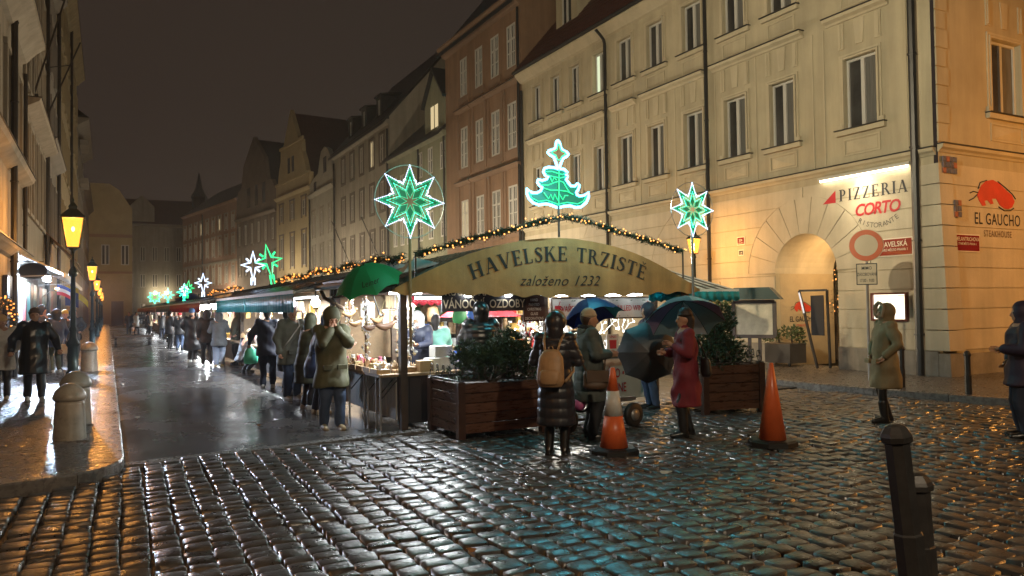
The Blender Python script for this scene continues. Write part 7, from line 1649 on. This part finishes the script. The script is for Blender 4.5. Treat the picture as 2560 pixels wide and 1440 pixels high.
def person(label, x, y, face, h=1.70, z=0.0, coat='dark', legs='jeans_dark', shoes='shoe_black', hem=.80, hood=None, hat=None, hair=None, fur=None, lean=0.0, stride=0.0, armL='down', armR='down', headyaw=0.0, headtilt=0.0,
           quilt=None, girth=1.0, boots=False, wide=1.0, detail=1, skin=None, legskin=False, group='people at the market', moustache=False, sleeves=True, crouch=0.0, flare=1.0, seed=None):
    """face: (dx, dy) the way the person looks; local axes: +Y forward, +X right"""
    seed = seed if seed is not None else hash(label) % 97
    seed = sum(map(ord, label)) % 97
    fa = math.atan2(-face[0], face[1]); s = h/1.70; mw = at(x, y, z, fa) @ Matrix.Scale(s, 4); sk = skin or SKIN
    vox = {2: .013, 1: .018, 0: .032}[detail]
    hipz = .90-crouch*.45; lean_v = V((0, math.sin(lean), math.cos(lean))); hip = V((0, -.02-crouch*.12, hipz)); up = lambda t: hip+lean_v*t
    chest = up(.38); neck = up(.54); shz = .485
    hd = neck+V((0, math.sin(lean+headtilt)*.13+.012, math.cos(lean+headtilt)*.13)); hq = Matrix.Translation(hd) @ rot_z(headyaw) @ Matrix.Rotation(-(headtilt+lean*.6), 4, 'X')
    H = lambda a, b, c: hq @ V((a, b, c))
    sh = {k: up(shz)+V((k*.175, 0, 0)) for k in (-1, 1)}
    feet = {-1: V((-.095, stride*.5, .07)), 1: V((.095, -stride*.5, .07))}; knee = {}; hipj = {}
    if stride: feet[-1].z = .07; feet[1].z = .10 if abs(stride) > .3 else .07
    for k in (-1, 1):
        hipj[k] = hip+V((k*.09, 0, -.03)); knee[k], feet[k] = ik(hipj[k], feet[k], .407, .407, (k*.05, 1, 0))
    arms = {}
    for k, a in ((-1, armL), (1, armR)):
        S = sh[k]; side = k
        if a == 'down': w_, hint = S+V((side*.07, .03, -.50)), (side*.5, -1, 0)
        elif a == 'pocket': w_, hint = S+V((side*.02, .12, -.42)), (side*1, -.6, 0)
        elif a == 'face': w_, hint = H(side*.045, .13, -.06)-V((0, 0, .03)), (side*.8, .2, -1)
        elif a == 'fwd': w_, hint = S+V((-side*.02, .40, -.22)), (side*.6, -.2, -1)
        elif a == 'reach': w_, hint = S+V((-side*.05, .46, -.12)), (side*.5, 0, -1)
        elif a == 'bent': w_, hint = S+V((-side*.06, .24, -.26)), (side*.7, -.5, -.6)
        elif a == 'hold': w_, hint = S+V((-side*.08, .20, -.16)), (side*.6, -.3, -1)
        elif a == 'out': w_, hint = S+V((side*.20, .10, -.44)), (side*.6, -1, 0)
        else: w_, hint = S+V(a), (side*.6, -.4, -.8)
        e, w_ = ik(S, w_, .285, .25, hint); arms[k] = (S, e, w_)
    # --- body: one continuous surface with head, face, hands
    b = MB(); b.cone(hip, .13, chest, .145, fx=1.2); b.cone(chest, .14, up(.47), .12, fx=1.3); b.cone(neck-V((0,0,.04)), .055, hd-V((0,0,.06)), .052)
    b.ball(tuple(H(0, .002, .022)), .1, 14, 10, sc=(.78, .96, 1.12)); b.ball(tuple(H(0, .038, -.055)), .06, 10, 8, sc=(.88, 1.0, .95))
    b.cone(H(0, .092, .02), .010, H(0, .112, -.022), .017, 8); b.ball(tuple(H(0, .088, -.066)), .02, 8, 6, sc=(1.2, .6, .55)); b.cone(H(-.035, .085, .032), .011, H(.035, .085, .032), .011, 8)
    for k in (-1, 1): b.ball(tuple(H(k*.077, -.005, -.005)), .027, 8, 6, sc=(.4, .7, 1.1))
    for k in (-1, 1):
        b.cone(hipj[k], .085, knee[k], .055); b.cone(knee[k], .052, feet[k], .036); b.cone(feet[k]+V((0,-.03,-.03)), .03, feet[k]+V((0,.10,-.045)), .022)
        S, e, w_ = arms[k]; b.cone(S, .052, e, .042); b.cone(e, .040, w_, .029)
    me = remesh(b, vox if detail else .03, 2)
    hb = MB()                                                  # hands: palm, four fingers, thumb
    for k in (-1, 1):
        S, e, w_ = arms[k]; d = (w_-e).normalized(); sd = d.cross(V((0,1,0)) if abs(d.y) < .8 else V((0,0,1))).normalized(); nn = sd.cross(d)
        hb.cone(w_-d*.01, .026, w_+d*.07, .030, 8, fx=1.0, side=sd)
        for j, L_ in enumerate((.062, .074, .070, .055)):
            p = w_+d*.075+sd*(j-1.5)*.019; q = p+d*L_*.6+nn*.012; hb.cone(p, .0095, q, .0085, 6); hb.cone(q, .0085, q+d*L_*.35+nn*.03, .0075, 6)
        p = w_+d*.02-sd*.026; hb.cone(p, .012, p+d*.035-sd*.022+nn*.01, .010, 6); hb.cone(p+d*.035-sd*.022+nn*.01, .010, p+d*.062-sd*.022+nn*.025, .0085, 6)
    import bmesh
    bm = bmesh.new(); bm.from_mesh(me); t0 = bpy.data.meshes.new('h'); t0.from_pydata(hb.v, [], hb.f); t0.polygons.foreach_set('use_smooth', [True]*len(t0.polygons)); bm.from_mesh(t0); bm.to_mesh(me); bm.free(); bpy.data.meshes.remove(t0)
    me.name = 'person'; me.materials.append(sk); root = link('person', me, None, mw); tag(root, label, 'person', group)
    def part(nm, m_, mat): m_.name = nm; m_.materials.append(F[mat] if isinstance(mat, str) else mat); return link(nm, m_, root, mw)
    if detail and not hood == 'back':
        for k in (-1, 1): link('eye', MB().ball(tuple(H(k*.031, .086, .012)), .0105, 8, 6, sc=(1.3, .8, .8)).mesh('eye', MATS['eye_dark'], True), root, mw)
    # --- trousers
    tr = MB(); tr.cone(hip+V((0,0,.08)), .135*girth, hip-V((0,0,.03)), .135*girth, fx=1.15)
    if not legskin:
        for k in (-1, 1):
            an = feet[k]+V((0, -.01, .03)); tr.cone(hipj[k], .105*wide, knee[k], .074*wide, 12); tr.cone(knee[k], .073*wide, an, .062*wide, 12)
        part('trousers', remesh(tr, vox*1.1, 2, .007 if detail else .004, seed=seed), legs)
    else:
        for k in (-1, 1): tr.cone(hipj[k], .09, knee[k], .062, 10); tr.cone(knee[k], .060, feet[k]+V((0,-.01,.03)), .043, 10)
        part('tights', remesh(tr, vox, 2), legs)
    # --- shoes
    for k in (-1, 1):
        so = MB(); f_ = feet[k]; toe = f_+V((k*.02, .155, -.04)); so.cone(f_+V((0,-.045,-.022)), .045, f_+V((k*.012,.07,-.03)), .042, 10); so.cone(f_+V((k*.012,.07,-.034)), .042, toe, .034, 10)
        so.box(f_.x-.04, f_.y-.085, f_.z-.075, f_.x+.04+k*.005, f_.y+.165, f_.z-.05)
        if boots: so.cone(f_+V((0,-.02,0)), .056, f_.lerp(knee[k], .55 if boots == 1 else .8), .066, 12)
        part('shoe' if not boots else 'boot', remesh(so, vox*.8, 1), shoes)
    # --- coat
    c = MB(); g = girth; hm = hem
    rings = []
    fl = flare
    for t_, rx, ry in ((None, .215*fl, .19*fl), (-.10, .20, .175), (.02, .185, .16), (.15, .175, .15), (.30, .19, .155), (.42, .20, .145), (.485, .185, .12), (.53, .11, .09), (.56, .075, .075)):
        if t_ is None:
            if crouch: continue
            cz = hm*.90; ct = V((0, -.015, cz)) if cz < hipz-.1 else up(cz-hipz)
            if cz > hipz-.11: rings = [(up(cz-hipz), .195*g, .165*g)]; continue
            rings.append((ct, rx*g, ry*g))
            if cz < hipz-.35: rings.append((V((0,-.017,(cz+hipz-.1)/2)), (rx*.6+.2*.4)*g, (ry*.6+.175*.4)*g))
            continue
        if rings and not crouch and t_ < (hm*.90-hipz)+.04: continue
        rings.append((up(t_), rx*g, ry*g))
    ellipse_loft(c, rings)
    for k in (-1, 1):
        S, e, w_ = arms[k]; c.cone(S+V((-k*.02,0,-.005)), .082*g, e, .068*g, 12); c.cone(e, .066*g, e.lerp(w_, .93), .052*g, 12); c.ball(tuple(S), .085*g, 10, 8)
    if crouch:
        for k in (-1, 1): pass
    c.cone(neck-V((0,0,.06)), .09, neck+V((0,.005,.015)), .078, 12)
    part('coat', remesh(c, vox*1.1, 2, .0 if quilt else (.013 if detail else .009)*(.5 if coat == 'shiny_black' else 1), quilt, seed), coat)
    if detail == 2 and coat in ('olive', 'tan', 'greygreen2'):
        for k in (-1, 1):
            pf = MB(); q_ = up(-.02); pf.bbox(k*.10-.062, q_.y+.155*g, q_.z-.03, k*.10+.062, q_.y+.205*g, q_.z+.035, .008); part('pocket_flap', pf.mesh('pocket_flap', []), coat)
    # --- head wear
    if hood and hood != 'back':
        hh = MB(); hh.ball(tuple(H(0, -.028, .028)), .128, 16, 12, sc=(.98, .96, 1.10)); hh.cone(H(0,-.035,-.06), .11, neck+V((0,-.02,-.02)), .105, 14)
        part('hood', remesh(hh, vox, 2, .006, seed=seed+3), coat if hood is True else hood)
        if fur:
            fb = MB(); rs_ = random.Random(seed)
            for i in range(26):
                a = -PI*.2+PI*1.4*i/25; p = H(.098*math.cos(a), .075+.012*math.sin(a*2), .028+.125*math.sin(a))
                fb.cone(p, .030, p+V((rs_.uniform(-.012,.012), rs_.uniform(-.012,.02), rs_.uniform(-.012,.012))), .024, 7)
            part('fur_trim', remesh(fb, .012, 1, .006, seed=seed), fur)
    elif hood == 'back':
        hh = MB(); hh.cone(neck+V((-.09,-.06,.0)), .06, neck+V((.09,-.06,.0)), .06, 10); hh.ball(tuple(neck+V((0,-.10,-.04))), .10, 12, 8, sc=(1.1,.7,1.0)); part('hood', remesh(hh, vox, 2, .006, seed=seed), coat)
        if fur:
            fb = MB(); rs_ = random.Random(seed)
            for i in range(22):
                a = PI*.0+2*PI*i/22; p = neck+V((.125*math.cos(a), -.03+.09*math.sin(a), .02-.03*math.sin(a))); fb.cone(p, .034, p+V((rs_.uniform(-.014,.014),)*3), .028, 7)
            part('fur_trim', remesh(fb, .013, 1, .008, seed=seed), fur)
    if hair and not (hood and hood != 'back'):
        hr = MB(); hr.ball(tuple(H(0, -.024, .042)), .101, 14, 10, sc=(.86, .98, 1.08))
        if hair[1] == 'long': hr.cone(H(0, -.055, .0), .082, H(0, -.075, -.17), .06, 12)
        else: hr.cone(H(0, -.05, .0), .07, H(0, -.045, -.07), .05, 10)
        part('hair', remesh(hr, vox*.9, 1, .006, seed=seed), hair[0])
    if hat:
        ht = MB(); ht.ball(tuple(H(0, -.012, .078)), .100, 14, 10, sc=(.93, 1.04, .95)); 
        for i in range(14): a = 2*PI*i/14; a2 = 2*PI*(i+1)/14; ht.cone(H(.088*math.cos(a), -.012+.096*math.sin(a), .066), .017, H(.088*math.cos(a2), -.012+.096*math.sin(a2), .066), .017, 6)
        part('hat', remesh(ht, vox*.85, 1, .003, seed=seed), hat)
    if moustache:
        ms = MB(); ms.cone(H(-.03,.097,-.05), .009, H(.03,.097,-.05), .009, 6); part('moustache', remesh(ms, .006, 0), 'grey_hair')
    return root, mw, dict(sh=sh, arms=arms, neck=neck, hip=hip, H=H, up=up)
def towards(ax, ay, bx, by): d = V((bx-ax, by-ay)); return (d.x, d.y)
CAMD = lambda x, y: V((-x, -y)).normalized()
AWAY = lambda x, y: V((x, y)).normalized()
def turn(v, deg): a = math.radians(deg); return (v[0]*math.cos(a)-v[1]*math.sin(a), v[0]*math.sin(a)+v[1]*math.cos(a))
# ---- foreground group
x, y = 4.68, 7.72; A_ = turn(AWAY(x, y), -12)
wb, wbm, S1 = person('woman seen from behind in a long dark quilted hooded coat wearing a tan backpack', x, y, A_, 1.66, coat='quilt', legs='flesh_tights', legskin=True, shoes='shoe_black', boots=1, hem=.40, hood=True, fur='fur', quilt=(.115, .014), girth=1.10, flare=1.02, armL='bent', armR='bent', detail=2, group='people standing before the market')
bk = thing('backpack', 'tan leather backpack worn by the woman in the long quilted coat', 'backpack', mw=wbm); u = S1['up']
mb = MB(); ellipse_loft(mb, [(u(-.06)+V((0,-.285,0)), .13, .07), (u(.0)+V((0,-.285,0)), .165, .09), (u(.14)+V((0,-.28,0)), .165, .085), (u(.28)+V((0,-.265,0)), .145, .075), (u(.36)+V((0,-.25,0)), .10, .055), (u(.385)+V((0,-.24,0)), .05, .03)])
me = remesh(mb, .014, 2, .004, seed=3); me.materials.append(F['leather_tan']); link('bag_body', me, bk, wbm)
pk_ = MB(); ellipse_loft(pk_, [(u(-.03)+V((0,-.36,0)), .10, .03), (u(.03)+V((0,-.365,0)), .125, .035), (u(.12)+V((0,-.355,0)), .12, .03), (u(.15)+V((0,-.345,0)), .09, .02)]); me = remesh(pk_, .014, 2); me.materials.append(F['leather_tan']); link('pocket', me, bk, wbm)
for k in (-1, 1): link('strap', MB().tube([u(.33)+V((k*.07,-.24,0)), u(.47)+V((k*.10,-.17,0)), u(.555)+V((k*.12,-.03,0)), u(.50)+V((k*.135,.10,0)), u(.3)+V((k*.16,.155,0)), u(.1)+V((k*.215,.02,0)), u(.0)+V((k*.16,-.22,0))], .017, 6).mesh('strap', F['leather_tan'], True), bk, wbm)
link('handle', MB().tube([u(.375)+V((-.03,-.25,0)), u(.41)+V((-.02,-.25,0)), u(.41)+V((.02,-.25,0)), u(.375)+V((.03,-.25,0))], .008, 6).mesh('handle', F['leather_tan'], True), bk, wbm)
x, y = 5.62, 8.38; R_ = turn(AWAY(x, y), -78)
wg_, wgm, S2 = person('woman in a grey-green coat, black fur collar and beige knit hat, facing right', x, y, R_, 1.68, coat='grey_green', legs='dark', shoes='shoe_black', hem=.56, hat='beige', hair=('hair_brown', 'short'), hood='back', fur='fur_black', quilt=(.13, .008), girth=1.22, armL='bent', armR='bent', wide=1.35, detail=2, group='people standing before the market')
hb_ = thing('handbag', 'brown crossbody bag worn over the grey-green coat', 'handbag', mw=wgm); u = S2['up']
mb = MB(); ellipse_loft(mb, [(u(-.22)+V((.27,.02,0)), .05, .12), (u(-.18)+V((.28,.02,0)), .065, .17), (u(-.02)+V((.27,.02,0)), .055, .165), (u(.03)+V((.255,.02,0)), .035, .14)]); me = remesh(mb, .015, 2, .004); me.materials.append(F['leather_brown']); link('bag_body', me, hb_, wgm)
link('flap', MB().box(.325, -.13, .78, .345, .17, .93).mesh('flap', F['leather_brown']), hb_, wgm)
link('strap', MB().tube([u(.02)+V((.26,-.10,0)), u(.25)+V((.16,-.19,0)), u(.52)+V((-.09,-.10,0)), u(.55)+V((-.13,.03,0)), u(.45)+V((-.06,.17,0)), u(.2)+V((.14,.19,0)), u(.02)+V((.26,.14,0))], .013, 5).mesh('strap', F['leather_brown'], True), hb_, wgm)
x, y = 8.02, 10.15; person('man in a navy hooded jacket and jeans at the wine counter, facing left', x, y, turn(CAMD(x, y), -58), 1.76, coat='navy', legs='jeans', shoes='shoe_black', hem=.72, hood=True, girth=1.12, armL='bent', armR='hold', lean=.10, detail=2, group='people standing before the market')
x, y = 6.76, 7.86; L_ = turn(CAMD(x, y), -74)
wr, wrm, S4 = person('woman in a long dark red coat and tall boots facing left, holding an umbrella', x, y, L_, 1.67, coat='red', legs='black', shoes='shoe_black', boots=2, stride=.14, hem=.46, hair=('hair', 'long'), hat='hair', girth=1.04, armL='hold', armR='bent', detail=2, group='people standing before the market')
sb_ = thing('handbag', 'black shoulder bag under the arm of the woman in red', 'handbag', mw=wrm); u = S4['up']
mb = MB(); ellipse_loft(mb, [(u(-.10)+V((-.06,-.25,0)), .10, .05), (u(-.06)+V((-.06,-.26,0)), .14, .07), (u(.12)+V((-.06,-.245,0)), .13, .06), (u(.16)+V((-.06,-.235,0)), .10, .04)]); me = remesh(mb, .016, 2); me.materials.append(F['black']); link('bag_body', me, sb_, wrm); link('strap', MB().tube([u(.14)+V((-.14,-.24,0)), u(.4)+V((-.17,-.13,0)), u(.53)+V((-.14,0,0)), u(.4)+V((-.17,.12,0)), u(.14)+V((.02,-.22,0))], .011, 5).mesh('strap', F['black'], True), sb_, wrm)
x, y = 2.88, 11.05; person('person in an olive hooded parka and jeans with both hands raised to the face', x, y, turn(CAMD(x, y), 14), 1.76, coat='olive', legs='jeans', shoes='shoe_tan', hem=.66, hood=True, headtilt=.42, girth=1.16, flare=1.05, armL='face', armR='face', wide=1.18, detail=2, stride=.12, group='shoppers along the stalls')
x, y = 3.16, 15.1; mg_, mgm, S6 = person('grey-haired man with a moustache in a grey-green jacket and jeans', x, y, turn(CAMD(x, y), 26), 1.80, coat='greygreen2', legs='jeans', shoes='shoe_white', hem=.73, hair=('grey_hair', 'short'), moustache=True, headtilt=.30, girth=1.18, wide=1.15, detail=2, armL='pocket', armR='down', group='shoppers along the stalls')
u = S6['up']; tag(link('crossbody_strap', MB().tube([u(.55)+V((-.13,.03,0)), u(.45)+V((-.06,.20,0)), u(.2)+V((.14,.215,0)), u(.05)+V((.22,.10,0))], .012, 5).mesh('crossbody_strap', F['white'], True), mg_, mgm))
x, y = 3.10, 13.55; person('person in a long olive puffer coat bending over the side counter', x, y, turn((1, .15), 8), 1.66, coat='olive2', legs='black', shoes='shoe_white', hem=.52, hood=True, quilt=(.14, .010), girth=1.12, lean=.16, armL='fwd', armR='fwd', detail=1, group='shoppers along the stalls')
x, y = 3.10, 12.75; person('person in a blue jacket with a fur-edged hood leaning over the side counter', x, y, turn((1, .25), 0), 1.68, coat='blue', legs='jeans_dark', shoes='shoe_tan', hem=.70, hood=True, fur='fur', girth=1.14, lean=.30, armL='reach', armR='fwd', detail=1, group='shoppers along the stalls')
x, y = 3.17, 17.7; nvx = person('man seen from behind in a navy jacket and black cap, arms held out', x, y, turn(AWAY(x, y), -4), 1.78, coat='navy', legs='jeans_dark', shoes='shoe_white', hem=.76, hat='black', hair=('hair', 'short'), girth=1.16, wide=1.1, armL='out', armR='out', detail=1, group='shoppers along the stalls')
x, y = 3.38, 16.5; person('person in a long dark coat half hidden behind the grey-haired man', x, y, turn((1, .4), 10), 1.76, coat='dark', legs='black', shoes='shoe_white', hem=.48, hair=('hair', 'short'), girth=1.1, armL='fwd', armR='fwd', detail=1, group='shoppers along the stalls')
x, y = 3.08, 25.4; person('woman seen from behind in a grey denim jacket and light blue jeans', x, y, turn(AWAY(x, y), 0), 1.68, coat='denim_grey', legs='jeans_light', shoes='shoe_tan', hem=.72, hood=True, girth=1.15, wide=1.28, armL='bent', armR='bent', detail=1, group='shoppers along the stalls')
x, y = 2.82, 26.3; person('walking person in a charcoal hooded top and dark trousers left of the light jeans', x, y, turn(AWAY(x, y), 5), 1.76, coat='charcoal', legs='dark', shoes='shoe_black', hem=.76, hood=True, stride=.42, girth=1.08, armL='down', armR='pocket', detail=1, group='shoppers along the stalls')
x, y = 2.55, 28.2; person('person in a long black coat and blue knit hat with white sneakers', x, y, turn(AWAY(x, y), -25), 1.80, coat='black', legs='black', shoes='shoe_white', hem=.42, hat='bluehat', girth=1.1, flare=1.15, armL='pocket', armR='pocket', detail=1, group='shoppers along the stalls')
x, y = 2.72, 30.0; person('short person in a dark navy coat by the white sneakers', x, y, turn((1, .3), 0), 1.62, coat='navy', legs='dark', shoes='shoe_black', hem=.6, hair=('hair_brown', 'short'), girth=1.1, armL='fwd', armR='fwd', detail=1, group='shoppers along the stalls')
x, y = 2.88, 37.6; person('person with a red knit hat, black jacket and blue jeans', x, y, turn(AWAY(x, y), -15), 1.66, coat='black', legs='jeans', shoes='shoe_black', hem=.78, hat='redhat', girth=1.12, wide=1.1, armL='bent', armR='bent', detail=1, group='shoppers along the stalls')
x, y = 2.55, 38.6; person('person in black just left of the red hat', x, y, turn((1, .6), 0), 1.76, coat='black', legs='dark', shoes='shoe_black', hem=.72, hair=('hair', 'short'), girth=1.08, armL='fwd', armR='bent', detail=0, group='shoppers along the stalls')
x, y = 3.7, 26.0; person('stall vendor in a tan hooded jacket behind the counter facing left', x, y, turn((-1, -.35), 0), 1.74, coat='greygreen2', legs='dark', hem=.72, hood=True, girth=1.15, armL='pocket', armR='pocket', detail=1, group='vendors')
x, y = 3.42, 22.3; cr2 = person('crouching person in black with a pale hat beside the counter', x, y, turn((1, .5), 0), 1.66, coat='black', legs='black', shoes='shoe_black', hem=.7, hat='beige', crouch=1.0, lean=.35, girth=1.1, armL='fwd', armR='fwd', detail=1, group='shoppers along the stalls')
gbm = bag_mesh(.30, .42); gbt = gbm.mesh('plastic_bag', fab('bag_green', (.06, .42, .25), .4), True); tag(link('plastic_bag', gbt, None, at(2.86, 18.05, .52)), 'translucent green plastic bag held by the man in navy', 'bag')
x, y = 4.98, 10.40; person('man seen from behind in a black puffer jacket at the front counter', x, y, turn((0.15, 1), 0), 1.80, coat='shiny_black', legs='dark', shoes='shoe_black', hem=.72, hood=True, quilt=(.085, .011), girth=1.28, armL='fwd', armR='bent', detail=2, group='people standing before the market')
x, y = 4.72, 12.2; person('vendor with a cream hood bending over goods inside the canopy', x, y, turn((-.7, -.7), 0), 1.68, coat='navy', legs='dark', hem=.7, hood='white', lean=.2, headtilt=.25, girth=1.1, armL='fwd', armR='fwd', detail=1, group='vendors')
x, y = 5.15, 12.6; person('vendor in a mint green jacket with dark hair, back turned', x, y, turn((.4, .9), 0), 1.62, coat='mint', legs='dark', hem=.72, hair=('hair', 'long'), girth=1.2, armL='fwd', armR='fwd', detail=1, group='vendors')
x, y = 7.6, 12.6; person('wine vendor in a dark jacket deep inside the stall', x, y, (-.2, -1), 1.70, coat='dark', legs='dark', hem=.7, hat='black', girth=1.1, armL='fwd', armR='bent', detail=1, group='vendors')
x, y = 9.98, 7.26; person('person in a tan hooded parka and black leggings on the cobbles, facing left', x, y, turn(CAMD(x, y), -62), 1.70, coat='tan', legs='shiny_black', shoes='shoe_black', hem=.55, hood=True, fur='fur', girth=1.10, stride=.16, lean=-.03, armL='pocket', armR='pocket', detail=2, boots=1, wide=.82, group='people standing before the market')
x, y = 10.22, 5.50; person('person in a dark plum hooded jacket cut by the right edge of the picture', x, y, turn(CAMD(x, y), -75), 1.70, coat='plum', legs='jeans_dark', shoes='shoe_black', hem=.74, hood=True, girth=1.15, armL='bent', armR='pocket', detail=2, group='people standing before the market')
# ---- left pavement
x, y = -1.22, 16.9; person('person in a shiny long black jacket walking towards the viewer on the left pavement', x, y, turn(CAMD(x, y), 6), 1.72, PZ, coat='shiny_black', legs='black', shoes='shoe_white', hem=.56, hair=('hair_brown', 'short'), hat='brown', girth=1.25, stride=.28, headtilt=-.15, armL='out', armR='out', wide=1.1, detail=2, group='walkers on the left pavement')
x, y = -1.80, 17.6; person('person in a white jacket and orange-beige hat at the left edge', x, y, turn(CAMD(x, y), -10), 1.60, PZ, coat='white', legs='black', shoes='shoe_tan', hem=.66, hat='orange_beige', girth=1.15, stride=.2, headtilt=.3, armL='pocket', armR='down', detail=2, group='walkers on the left pavement')
x, y = -1.28, 24.5; person('person in a blue jacket carrying a white bag on the left pavement', x, y, turn(AWAY(x, y), 30), 1.72, PZ, coat='blue', legs='olive2', shoes='shoe_white', hem=.76, hood='dark', girth=1.1, armL='down', armR='down', detail=1, group='walkers on the left pavement')
tag(link('shopping_bag', MB().bbox(-.10, -.05, 0, .10, .05, .26, .01).tube([(-.06,0,.26),(-.03,0,.40),(.03,0,.40),(.06,0,.26)], .006, 5).mesh('shopping_bag', fab('bag_white', (.5, .48, .42))), None, at(-1.04, 24.3, .62)), 'white shopping bag hanging from the hand of the blue-jacketed walker', 'bag')
x, y = -1.75, 26.2; person('person with a dark blue knit hat and pale scarf behind the black jacket', x, y, turn(CAMD(x, y), 0), 1.70, PZ, coat='denim_grey', legs='dark', hem=.74, hat='navy', girth=1.1, detail=1, group='walkers on the left pavement')
x, y = -1.10, 25.6; person('person in a dark coat with a mustard yellow knit hat', x, y, turn(CAMD(x, y), 10), 1.70, PZ, coat='dark', legs='dark', shoes='shoe_black', hem=.68, hat='yellow', girth=1.1, stride=.3, armL='bent', detail=1, group='walkers on the left pavement')
x, y = -1.62, 25.2; person('tall person in a dark grey hood beside the blue jacket', x, y, turn(CAMD(x, y), 40), 1.84, PZ, coat='charcoal', legs='dark', hem=.74, hood=True, girth=1.1, detail=1, group='walkers on the left pavement')
x, y = -1.06, 31.5; person('person in dark clothes right behind the green lamp post', x, y, turn(CAMD(x, y), 0), 1.74, PZ, coat='black', legs='dark', hem=.72, hair=('hair', 'short'), girth=1.1, stride=.25, armL='pocket', armR='pocket', detail=1, group='walkers on the left pavement')
x, y = -1.3, 36; person('dark walker beneath the far end of the shop awning', x, y, turn(AWAY(x, y), 0), 1.72, PZ, coat='navy', legs='dark', hem=.72, hood=True, detail=0, group='walkers on the left pavement')
# ---- far figures in the street
for k, (x, y, c, lb) in enumerate(((1.35, 62, 'dark', 'distant dark figure beside the far kerb'), (1.9, 64, 'white', 'distant figure in a white coat in mid street'), (2.5, 60, 'black', 'distant figure in black near the white coat'), (2.9, 66, 'beige', 'distant figure in a beige coat towards the stalls'), (3.3, 58, 'dark', 'distant dark shopper near the red awning'))):
    person(lb, x, y, turn(CAMD(x, y), k*50), 1.72, coat=c, legs='dark', hem=.66, hair=('hair', 'short'), detail=0, stride=.2, group='distant figures in the street')
for k, (y, c, lb) in enumerate(((43, 'charcoal', 'shopper in charcoal at the red-awning stall'), (48, 'olive', 'shopper in olive at the slate-awning stall'), (54, 'black', 'shopper in black near the far stalls'), (33.5, 'dark', 'shopper in dark clothes at the start of the red awning'))):
    person(lb, 3.1, y, turn((1, .2), k*20), 1.72, coat=c, legs='jeans_dark', hem=.7, hood=bool(k % 2), hair=None if k % 2 else ('hair', 'short'), detail=0, armL='fwd', armR='fwd', group='shoppers along the stalls')
# ------------------------------------------------------------------ wet night air
hz = bpy.data.materials.new('haze'); hz.use_nodes = True; _hn = hz.node_tree.nodes; _hn.remove(_hn['Principled BSDF'])
pv = _hn.new('ShaderNodeVolumePrincipled'); pv.inputs['Color'].default_value = (.92, .93, .95, 1); pv.inputs['Density'].default_value = 0.0006; pv.inputs['Anisotropy'].default_value = 0.6
hz.node_tree.links.new(pv.outputs[0], _hn['Material Output'].inputs['Volume'])
hb0 = MB().box(-70, -70, -1.1, 100, 200, 27); tag(obj('haze', hb0, hz), kind='stuff')
